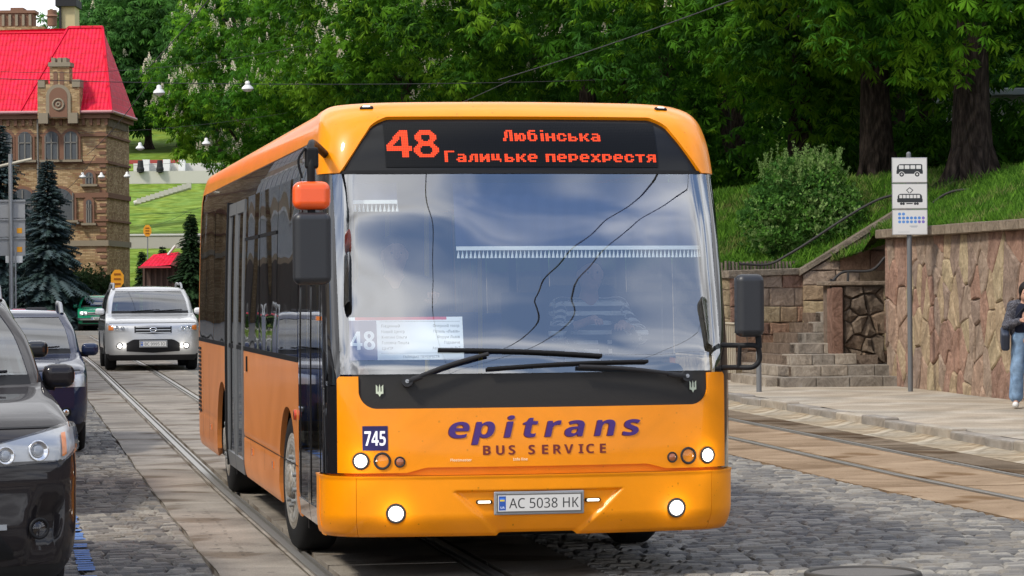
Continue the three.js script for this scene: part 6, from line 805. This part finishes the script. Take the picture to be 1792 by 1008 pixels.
// ---------------------------------------------------------------- brick house with the red roof, d = 150 m
const brickTex = tex(512, 512, (u, v, i, j) => { const row = Math.floor(v * 32), x = u * 12 + (row % 2) * 0.5, col = Math.floor(x), fx = x - col, fy = v * 32 - row; const h = Math.sin(row * 127.1 + col * 311.7) * 43758.5, k = h - Math.floor(h); const joint = fx < 0.05 || fy < 0.13; const n = tnoise(u, v, 5, 4, 2) * 0.14; if (joint) return [0.50 + n, 0.44 + n, 0.35 + n]; const b = k > 0.86 ? [0.56, 0.42, 0.31] : k > 0.5 ? [0.72, 0.61, 0.46] : [0.65, 0.54, 0.40]; return b.map((q) => q + n + (k - 0.5) * 0.08); }, { rep: [1 / 3.1, 1 / 2.5] });
const mBrick = mat([1, 1, 1], 0.9, { map: brickTex }), mBrickRed = mat([0.22, 0.12, 0.08], 0.9), mStoneTrim = mat([0.28, 0.235, 0.17], 0.9), mPane = mat([0.10, 0.11, 0.12], 0.06, { clearcoat: 1 }), mFrame = mat([0.2, 0.19, 0.17], 0.7);
const roofBump = tex(256, 256, (u, v) => { const a = (u * 8) % 1, b = (v * 6) % 1; return 0.5 + 0.35 * Math.sin(a * Math.PI * 2) * 0.6 + 0.4 * b; }, { srgb: false, rep: [1 / 1.6, 1 / 2.1] });
const roofCol = tex(256, 256, (u, v) => { const b = (v * 6) % 1, a = (u * 8) % 1, n = tnoise(u, v, 6, 4, 3) * 0.16, j = b < 0.08 ? -0.14 : 0; return [0.84 + n + j, 0.05 + n * 0.4 + j * 0.1, 0.20 + n + j * 0.3]; }, { rep: [1 / 1.6, 1 / 2.1] });
const mRoof = mat([1, 1, 1], 0.55, { specularIntensity: 0.4, map: roofCol, bumpMap: roofBump, bumpScale: 0.05 });
function poly3(pts) { const P = []; for (let i = 1; i + 1 < pts.length; i++) for (const q of [pts[0], pts[i], pts[i + 1]]) P.push(...q); const g = new THREE.BufferGeometry(); g.setAttribute('position', new THREE.BufferAttribute(new Float32Array(P), 3)); g.computeVertexNormals(); const n = V(0, 0, 0).fromBufferAttribute(g.attributes.normal, 0), hx = V(0, 1, 0).cross(n).normalize(), vy = n.clone().cross(hx), uv = []; for (let i = 0; i < P.length; i += 3) { const q = V(P[i], P[i + 1], P[i + 2]); uv.push(q.dot(hx), q.dot(vy)); } g.setAttribute('uv', new THREE.BufferAttribute(new Float32Array(uv), 2)); return g; }
function archShape(w, h) { const s = new THREE.Shape(); s.moveTo(-w / 2, 0); s.lineTo(w / 2, 0); s.lineTo(w / 2, h - w / 2); s.absarc(0, h - w / 2, w / 2, 0, Math.PI, false); s.lineTo(-w / 2, 0); return s; }
function ext(sh, d, x, y, z) { return new THREE.ExtrudeGeometry(sh, { depth: d, bevelEnabled: false, curveSegments: 10 }).translate(x, y, z); }
{
  const b = thing('brick_house', 'yellow brick house with steep bright red roof and stepped gable dormer', 'building'); const d = 150, k = d / 5000; b.position.copy(W(188, d, 0)); b.rotation.y = -0.05;   // origin: the corner between front and right face
  const X = (px) => (px - 188) * k, Y = (py) => 1.75 + (517 - py) * k, e = Y(196), D = 6.5, x0 = -16;
  mesh('wall', boxUV(merge([poly3([[x0, 0, 0], [0, 0, 0], [0, e, 0], [x0, e, 0]]), poly3([[0, 0, 0], [0, 0, -D], [0, e, -D], [0, e, 0]]), poly3([[x0, 0, -D], [0, 0, -D], [0, e, -D], [x0, e, -D]])])), mBrick, b);
  const yr = Y(37), ov = 0.35, rx = X(165) - 0.1, rl = X(100), rz = -D / 2, e2 = e + 0.02;
  const roof = mesh('roof', merge([poly3([[X(38), e2, ov], [ov, e2, ov], [rx, yr, rz], [rl, yr, rz]]), poly3([[ov, e2, ov], [ov, e2, -D - ov], [rx, yr, rz]]), poly3([[x0, e2, ov * 0.6], [X(40), e2, ov * 0.6], [X(96), yr - 0.25, rz], [x0, yr - 0.25, rz]]), poly3([[x0, e2, -D - ov], [ov, e2, -D - ov], [rx, yr, rz], [x0, yr - 0.25, rz]])]), mRoof, b);
  mesh('ridge_cap', merge([bar([rl, yr, rz], [rx, yr, rz], 0.09), bar([rx, yr, rz], [ov, e2, ov], 0.09), bar([rl, yr, rz], [X(38), e2, ov], 0.07), bar([x0, yr - 0.25, rz], [X(96), yr - 0.25, rz], 0.09)]), mRoof, roof);
  mesh('gutter', merge([bar([x0, e2 - 0.02, ov + 0.05], [ov + 0.05, e2 - 0.02, ov + 0.05], 0.09), bar([ov + 0.05, e2 - 0.02, ov + 0.05], [ov + 0.05, e2 - 0.02, -D], 0.09)]), mat([0.42, 0.2, 0.2], 0.5), roof);
  mesh('cornice', boxUV(merge([box(-x0 + 0.3, 0.3, 0.3, x0 / 2 + 0.1, e - 0.18, 0.1), box(0.3, 0.3, D, 0.11, e - 0.181, -D / 2)])), mBrickRed, b);
  for (let i = 0; i < 26; i++) mesh('corbel', box(0.16, 0.34, 0.14, 0.02 - i * 0.4, e - 0.5, 0.075), mBrickRed, b); for (let i = 0; i < 14; i++) mesh('corbel', box(0.14, 0.4, 0.14, 0.075, e - 0.53, -0.3 - i * 0.4), mStoneTrim, b);
  for (const [py, h] of [[236, 0.12], [283, 0.14], [341, 0.26], [385, 0.1], [425, 0.3]]) mesh('string_course', boxUV(merge([box(-x0 + 0.1, h, 0.1, x0 / 2 + 0.04, Y(py), 0.04), box(0.1, h, D, 0.042, Y(py), -D / 2)])), py === 425 ? mStoneTrim : mBrickRed, b);
  for (let i = 0; i < 30; i++) mesh('quoin', box(0.34 + (i % 2) * 0.2, 0.17, 0.06, -0.2 - (i % 2) * 0.1, 0.4 + i * 0.34, 0.02), mBrickRed, b);
  const win = (px, py0, py1, w) => { const h = Y(py0) - Y(py1), y = Y(py1), x = X(px), f = mesh('window', ext(archShape(w + 0.3, h + 0.18), 0.1, x, y, 0.001), mBrickRed, b); mesh('pane', ext(archShape(w, h), 0.02, x, y + 0.03, 0.095), mPane, f); mesh('frame', merge([box(0.07, h - 0.05, 0.05, x, y + h / 2, 0.13), box(w, 0.06, 0.05, x, y + h * 0.62, 0.13), box(0.06, h - 0.2, 0.05, x - w / 2 + 0.03, y + h / 2 - 0.1, 0.13), box(0.06, h - 0.2, 0.05, x + w / 2 - 0.03, y + h / 2 - 0.1, 0.13)]), mFrame, f); mesh('sill', box(w + 0.5, 0.12, 0.25, x, y - 0.05, 0.12), mStoneTrim, f); };
  win(126, 230, 279, 0.72); win(92, 230, 279, 0.72); win(45, 230, 279, 0.72); win(10, 230, 279, 0.72); win(157, 350, 390, 0.28); win(158, 302, 322, 0.4); win(105, 330, 385, 1.5); win(40, 330, 400, 1.2); win(-40, 230, 279, 0.72); win(-80, 230, 279, 0.72);
  // stepped gable dormer
  const gx = X(108), gw = (146 - 72) * k, g = mesh('gable_dormer', boxUV(box(gw, Y(147) - e + 0.35, 0.9, gx, (Y(147) + e) / 2 - 0.17, 0.1)), mBrick, b);
  const sp = [[72, 84], [132, 146]]; for (const [a, c] of sp) mesh('pinnacle', boxUV(box((c - a) * k, 0.4, 1.0, X((a + c) / 2), Y(146), 0.1)), mStoneTrim, g);
  mesh('gable_top', boxUV(box((127 - 93) * k, Y(113) - Y(150), 0.9, X(110), (Y(113) + Y(150)) / 2, 0.1)), mBrick, g); mesh('gable_cap', box((127 - 93) * k + 0.15, 0.22, 1.05, X(110), Y(113), 0.1), mStoneTrim, g); for (const px of [101, 112, 121]) mesh('merlon', box(0.2, 0.25, 0.9, X(px - 2), Y(112) + 0.2, 0.1), mStoneTrim, g);
  for (const px of [103, 114]) mesh('niche', ext(archShape(0.22, 0.75), 0.03, X(px), Y(150), 0.545), mBrickRed, g);
  mesh('arch', ext(archShape(1.3, 1.75), 0.06, gx, Y(206), 0.545), mStoneTrim, g); mesh('arch_field', ext(archShape(0.95, 1.55), 0.03, gx, Y(205), 0.59), mBrickRed, g); mesh('rosette', merge([new THREE.TorusGeometry(0.28, 0.06, 6, 18).translate(gx, Y(183), 0.62), new THREE.TorusGeometry(0.1, 0.05, 6, 12).translate(gx, Y(183), 0.62)]), mStoneTrim, g);
  for (const px of [82, 134]) mesh('corbel', box(0.5, 0.55, 0.3, X(px), Y(207), 0.62), mStoneTrim, g);
  mesh('door', ext(archShape(1.3, 2.6), 0.05, X(50), 0.3, 0.01), mat([0.13, 0.075, 0.045], 0.7), b);
  mesh('downpipe', bar([X(68), 0.3, 0.12], [X(68), e - 0.2, 0.12], 0.06), mFrame, b); mesh('lamp_bracket', merge([box(0.1, 0.1, 0.5, X(140), Y(390), 0.3)]), mFrame, b);
}
{ // houses behind the roof
  const b = thing('chimney_house', 'brown brick house with castellated chimneys behind the red roof', 'building'); const d = 178, k = d / 5000, p = W(30, d); b.position.copy(p); const Y = (py) => 1.75 + (517 - py) * k; mesh('wall', boxUV(box(6.6, Y(45), 6, -1.5, Y(45) / 2, -3)), mBrick, b);
  mesh('chimney_block', boxUV(box(2.1, 1.1, 1.2, 0, Y(33), -1)), mBrickRed, b); for (let i = 0; i < 5; i++) mesh('chimney_pot', box(0.16, 0.7, 0.2, -0.8 + i * 0.42, Y(33), -0.35), mStoneTrim, b); mesh('chimney_cap', boxUV(merge([box(2.4, 0.18, 1.4, 0, Y(18), -1), box(0.8, 0.3, 1.3, 0.05, Y(15), -1)])), mBrickRed, b);
  const c = mesh('round_chimney', merge([cyl(0.3, 0.3, 1.0, 2.15, Y(42), -1, 10), new THREE.ConeGeometry(0.4, 0.5, 10).translate(2.15, Y(18), -1)]), mBrickRed, b);
  const t = thing('cream_tower', 'cream rendered tower corner with dark edge beyond the red roof', 'building'); t.position.copy(W(120, 190)); const k2 = 190 / 5000, top = 1.75 + 517 * k2 + 3; mesh('wall', box(0.9, top, 2, 0.1, top / 2, -1), mat([0.5, 0.42, 0.24], 0.85), t); mesh('edge_strip', box(0.14, top, 0.2, -0.4, top / 2, 0.1), M.dark, t); mesh('eave', box(1.4, 0.5, 2.4, 0, 1.75 + (517 - 4) * k2, -0.9), M.dark, t);
}
{ // tenements across the street: outside the frame, mirrored in the side windows of the bus
  const mP = [[0.42, 0.34, 0.23], [0.36, 0.29, 0.21], [0.47, 0.40, 0.29], [0.33, 0.26, 0.19]].map((c) => mat(c, 0.9)), mW = mat([0.05, 0.055, 0.06], 0.08), mB = mat([0.10, 0.085, 0.075], 0.8);
  [[22, 42, 12, 0], [42.2, 60, 14, 1], [60.2, 82, 12.5, 2], [82.2, 104, 13.5, 3], [104.2, 128, 12, 0], [128.2, 150, 13, 1], [150.2, 176, 12.5, 2]].forEach(([s0, s1, h, m], i) => { const b = thing('tenement_house', ['tan', 'brown', 'cream', 'dark tan', 'pale tan', 'dull brown', 'light cream'][i] + ' plastered tenement house across the street, mirrored in the bus side windows', 'building', 'tenements across the street'); road(b); const L = s1 - s0, y = G(s0); mesh('wall', box(8, h, L, -13.2, y + h / 2, -(s0 + s1) / 2), mP[m], b); mesh('plinth', box(0.2, 3.4, L - 0.1, -9.16, y + 1.7, -(s0 + s1) / 2), mB, b); mesh('roof', box(8.6, 0.5, L + 0.02, -13, y + h + 0.25, -(s0 + s1) / 2), mat([0.2, 0.09, 0.06], 0.8), b); const n = Math.floor(L / 2.6); for (let f = 0; f < 3; f++) for (let k = 0; k < n; k++) { const z = -(s0 + (k + 0.5) * L / n); const w = mesh('window', box(0.08, 1.9, 1.15, -9.2, y + 4.9 + f * 3.1, z), mW, b); mesh('surround', merge([box(0.16, 2.3, 0.18, -9.18, y + 4.9 + f * 3.1, z - 0.66), box(0.16, 2.3, 0.18, -9.18, y + 4.9 + f * 3.1, z + 0.66), box(0.2, 0.2, 1.6, -9.17, y + 6.05 + f * 3.1, z)]), M.white, w); } });
}
{ // booth with the red roof, terrace on the hill
  const b = thing('booth', 'small dark timber booth with sloping red roof at the street end', 'kiosk'); const d = 140, k = d / 5000; b.position.copy(W(278, d, G(140))); const Y = (py) => 1.75 + (517 - py) * k - G(140);
  mesh('wall', boxUV(box(2.4, Y(462), 1.4, 0.4, Y(462) / 2, -0.9)), mat([0.09, 0.06, 0.05], 0.85), b); for (let i = 0; i < 9; i++) mesh('slat', box(0.1, Y(464), 0.06, -0.75 + i * 0.29, Y(464) / 2, -0.16), mat([0.13, 0.085, 0.07], 0.85), b);
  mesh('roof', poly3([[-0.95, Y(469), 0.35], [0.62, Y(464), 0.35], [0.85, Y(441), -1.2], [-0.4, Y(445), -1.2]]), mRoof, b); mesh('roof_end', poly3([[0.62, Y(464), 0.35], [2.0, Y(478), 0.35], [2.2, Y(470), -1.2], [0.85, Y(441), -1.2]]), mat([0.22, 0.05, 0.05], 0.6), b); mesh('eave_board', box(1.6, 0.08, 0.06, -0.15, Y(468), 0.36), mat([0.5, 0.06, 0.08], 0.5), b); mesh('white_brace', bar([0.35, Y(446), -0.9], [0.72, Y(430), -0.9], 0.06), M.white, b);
  const t = thing('stone_terrace', 'pale stone terrace wall with dark planters on the hillside', 'wall'); const d2 = 219, k2 = d2 / 5000; t.position.copy(W(300, d2)); const Y2 = (py) => 1.75 + (517 - py) * k2, X2 = (px) => (px - 300) * k2, mS = mat([0.52, 0.5, 0.45], 0.85);
  mesh('lower_wall', boxUV(box(9, Y2(300) - Y2(322), 0.6, 0.5, (Y2(300) + Y2(322)) / 2, 0)), mS, t); mesh('upper_wall', boxUV(box(7, 0.8, 0.6, 0.5, Y2(294), -1.5)), mat([0.62, 0.6, 0.56], 0.85), t); mesh('red_ledge', box(5, 0.3, 0.5, X2(260), Y2(281), -2.5), mat([0.35, 0.07, 0.06], 0.7), t); for (const px of [249, 283]) mesh('planter', merge([cyl(0.28, 0.2, 0.9, X2(px), Y2(302), 0.5, 8), new THREE.SphereGeometry(0.3, 10, 8).translate(X2(px), Y2(297), 0.5)]), M.dark, t); for (const px of [255, 291, 318]) mesh('pier', box(0.5, 0.9, 0.6, X2(px), Y2(289), -0.9), M.white, t);
  const pr = thing('stair_parapet', 'white stepped parapet sloping across the green hillside', 'wall'); pr.position.copy(W(285, 200)); const k3 = 200 / 5000, X3 = (px) => (px - 285) * k3, Y3 = (py) => 1.75 + (517 - py) * k3; for (let i = 0; i < 12; i++) { const u = i / 11, px = lerp(245, 332, u), py = lerp(352, 325, u); mesh('parapet_block', box(0.31, 0.35, 0.4, X3(px), Y3(py), 0), mS, pr); } mesh('parapet_base', merge([bar([X3(236), Y3(356), 0], [X3(335), Y3(328), 0], 0.2, 6)]), mS, pr);
  const ww = thing('low_white_wall', 'long low pale wall at the foot of the grass hill', 'wall'); ww.position.copy(W(310, 168)); const k4 = 168 / 5000; mesh('wall_blocks', boxUV(box(5.5, 0.75, 0.4, 0, 1.75 + (517 - 424) * k4, 0)), mS, ww); mesh('wall_coping', box(5.6, 0.1, 0.5, 0, 1.75 + (517 - 424) * k4 + 0.43, 0), M.white, ww);
}
const mOr = mat([0.85, 0.36, 0.015], 0.5);
{ // small orange signs, sign backs on the left
  const s1 = thing('orange_sign', 'small orange octagonal sign on a post before the green hill', 'sign'); s1.position.copy(W(259, 150, 0.6)); const k = 150 / 5000, y = 1.75 + (517 - 404) * k - 0.6; mesh('panel', new THREE.CylinderGeometry(0.3, 0.3, 0.04, 8).rotateX(Math.PI / 2).rotateZ(Math.PI / 8).scale(0.75, 1.1, 1).translate(0, y, 0.05), mOr, s1); mesh('marking', merge([0, 1, 2].map((i) => box(0.2, 0.05, 0.01, 0, y + 0.14 - i * 0.14, 0.08))), mat([0.3, 0.1, 0.02], 0.6), s1); mesh('post', cyl(0.03, 0.03, y, 0, 0, 0, 8), M.galv, s1);
  const s2 = thing('orange_sign', 'larger orange sign board beside the dark shrub at street level', 'sign'); s2.position.copy(W(206, 118, G(118))); const k2 = 118 / 5000, y2 = 1.75 + (517 - 488) * k2 - G(118); mesh('panel', new THREE.CylinderGeometry(0.42, 0.42, 0.05, 8).rotateX(Math.PI / 2).rotateZ(Math.PI / 8).scale(0.68, 0.98, 1).translate(0, y2, 0.05), mOr, s2); mesh('marking', merge([0, 1, 2].map((i) => box(0.28, 0.07, 0.01, 0, y2 + 0.2 - i * 0.2, 0.085))), mat([0.35, 0.12, 0.02], 0.6), s2); mesh('post', cyl(0.035, 0.035, y2, 0, 0, 0, 8), M.galv, s2);
  const b = thing('sign_post', 'grey sign post with the bare backs of stacked road signs', 'sign'); const d = 60, kk = d / 5000; b.position.copy(W(20, d, G(60))); const Y = (py) => 1.75 + (517 - py) * kk - G(60); mesh('pole', cyl(0.05, 0.045, Y(268), 0, 0, 0, 12), M.galv, b); mesh('side_pole', cyl(0.02, 0.02, Y(440), 0.1, 0, 0.05, 8), M.galv, b); mesh('arm', bar([-0.6, Y(296), 0], [0.45, Y(277), 0], 0.03), mat([0.5, 0.46, 0.36], 0.6), b);
  for (let i = 0; i < 3; i++) { const yy = Y(364 + i * 33), p = mesh('sign_back', box(0.62, 0.385, 0.02, -0.02, yy, -0.07, 0.008), mat([0.36, 0.365, 0.37], 0.5, { metalness: 0.3 }), b); mesh('mounting_rail', box(0.64, 0.035, 0.03, -0.02, yy + 0.17, -0.045), M.galv, p); if (i) mesh('sticker', box(0.11, 0.11, 0.004, 0.17, yy - 0.06, -0.057), mOr, p); }
  mesh('small_plate', box(0.36, 0.2, 0.015, 0.05, Y(450), -0.07, 0.006), M.white, b);
}
// ---------------------------------------------------------------- overhead wires and hanging lamps
const mWire = mat([0.05, 0.05, 0.052], 0.6), sag = (a, b, dy, n = 14) => Array.from({ length: n + 1 }, (_, i) => { const t = i / n; return a.clone().lerp(b, t).add(V(0, -dy * 4 * t * (1 - t), 0)); });
for (const [p, l] of [[2.5, 'overhead tram wire along the street above the bus'], [8.85, 'overhead tram wire crossing the chestnut crowns above the bus roof']]) { const parts = []; for (let s = -40; s < 170; s += 30) parts.push(tube(sag(R(p + (s / 30 % 2 ? 0.12 : -0.12), s, 5.35 + G(s)), R(p + (s / 30 % 2 ? -0.12 : 0.12), s + 30, 5.35 + G(s + 30)), 0.12), 0.0075, 6, 20)); solo('overhead_wire', merge(parts), mWire, l, 'wire', 'tram wires'); }
for (const [k, l] of [[0, 'crossover tram wire slanting from the kerbside track over the street'], [0.62, 'second crossover tram wire slanting beside the first']]) solo('overhead_wire', tube(sag(R(8.85 - k, 20.5, 5.36), R(-1.6 - k, -9.5, 5.4), 0.1), 0.012, 6, 40), mWire, l, 'wire', 'tram wires');
[[-12, 'behind the camera'], [4, 'before the bus'], [18, 'over the bus front'], [62, 'beyond the bus']].forEach(([s, w]) => solo('span_wire', tube(sag(R(-9, s, 6.6 + G(s)), R(15, s + 2, 6.4 + G(s)), 0.35), 0.008, 6, 30), mWire, 'thin span wire hung across the street ' + w, 'wire', 'span wires'));
function lampAt(o, x, y, z, k = 1) { mesh('lamp_shade', new THREE.LatheGeometry([[0.02, 0.26], [0.07, 0.24], [0.08, 0.14], [0.17, 0.06], [0.19, 0]].map((q) => new THREE.Vector2(q[0] * k, q[1] * k)), 16).translate(x, y, z), M.white, o); mesh('diffuser', new THREE.SphereGeometry(0.165 * k, 14, 7, 0, 7, Math.PI / 2, Math.PI / 2).scale(1, 0.5, 1).translate(x, y, z), mat([0.6, 0.6, 0.58], 0.4), o); mesh('hanger', bar([x, y + 0.25 * k, z], [x, y + 0.42 * k, z], 0.012), M.dark, o); }
[[281, 164, 85, 'white hanging street lamp beside the red roof corner against the hill trees'], [436, 157, 85, 'white hanging street lamp before the flowering chestnut crown'], [247, 261, 115, 'white hanging street lamp above the pale terrace wall'], [363, 253, 115, 'white hanging street lamp before the lowest chestnut boughs'], [146, 311, 147, 'white hanging lamp beside the small round-headed window of the brick house'], [179, 311, 147, 'white hanging lamp before the brick house corner with the red quoins'], [224, 310, 147, 'white hanging lamp before the shaded side wall of the brick house']].forEach(([px, py, d, label]) => { const y = 1.75 + (513 + 0.0075 * (896 - px) - py) * d / 5000, q = W(px, d), g = thing('hanging_lamp', label, 'lamp', 'lamps hung over the street'); g.position.set(q.x, y, q.z); lampAt(g, 0, 0, 0, 0.95); });
for (const [d, y] of [[85, 8.25], [115, 8.15], [147, 8.15]]) { const a = W(-400, d, y + 1.2), b = W(620 - d, d, y + 0.9); solo('span_wire', tube(sag(a, b, 0.9), 0.008, 6, 30), mWire, 'span wire carrying the lamps ' + ({ 85: 'before the chestnut crown', 115: 'before the hillside', 147: 'before the brick house' })[d], 'wire', 'span wires'); }


renderer.render(scene, camera);
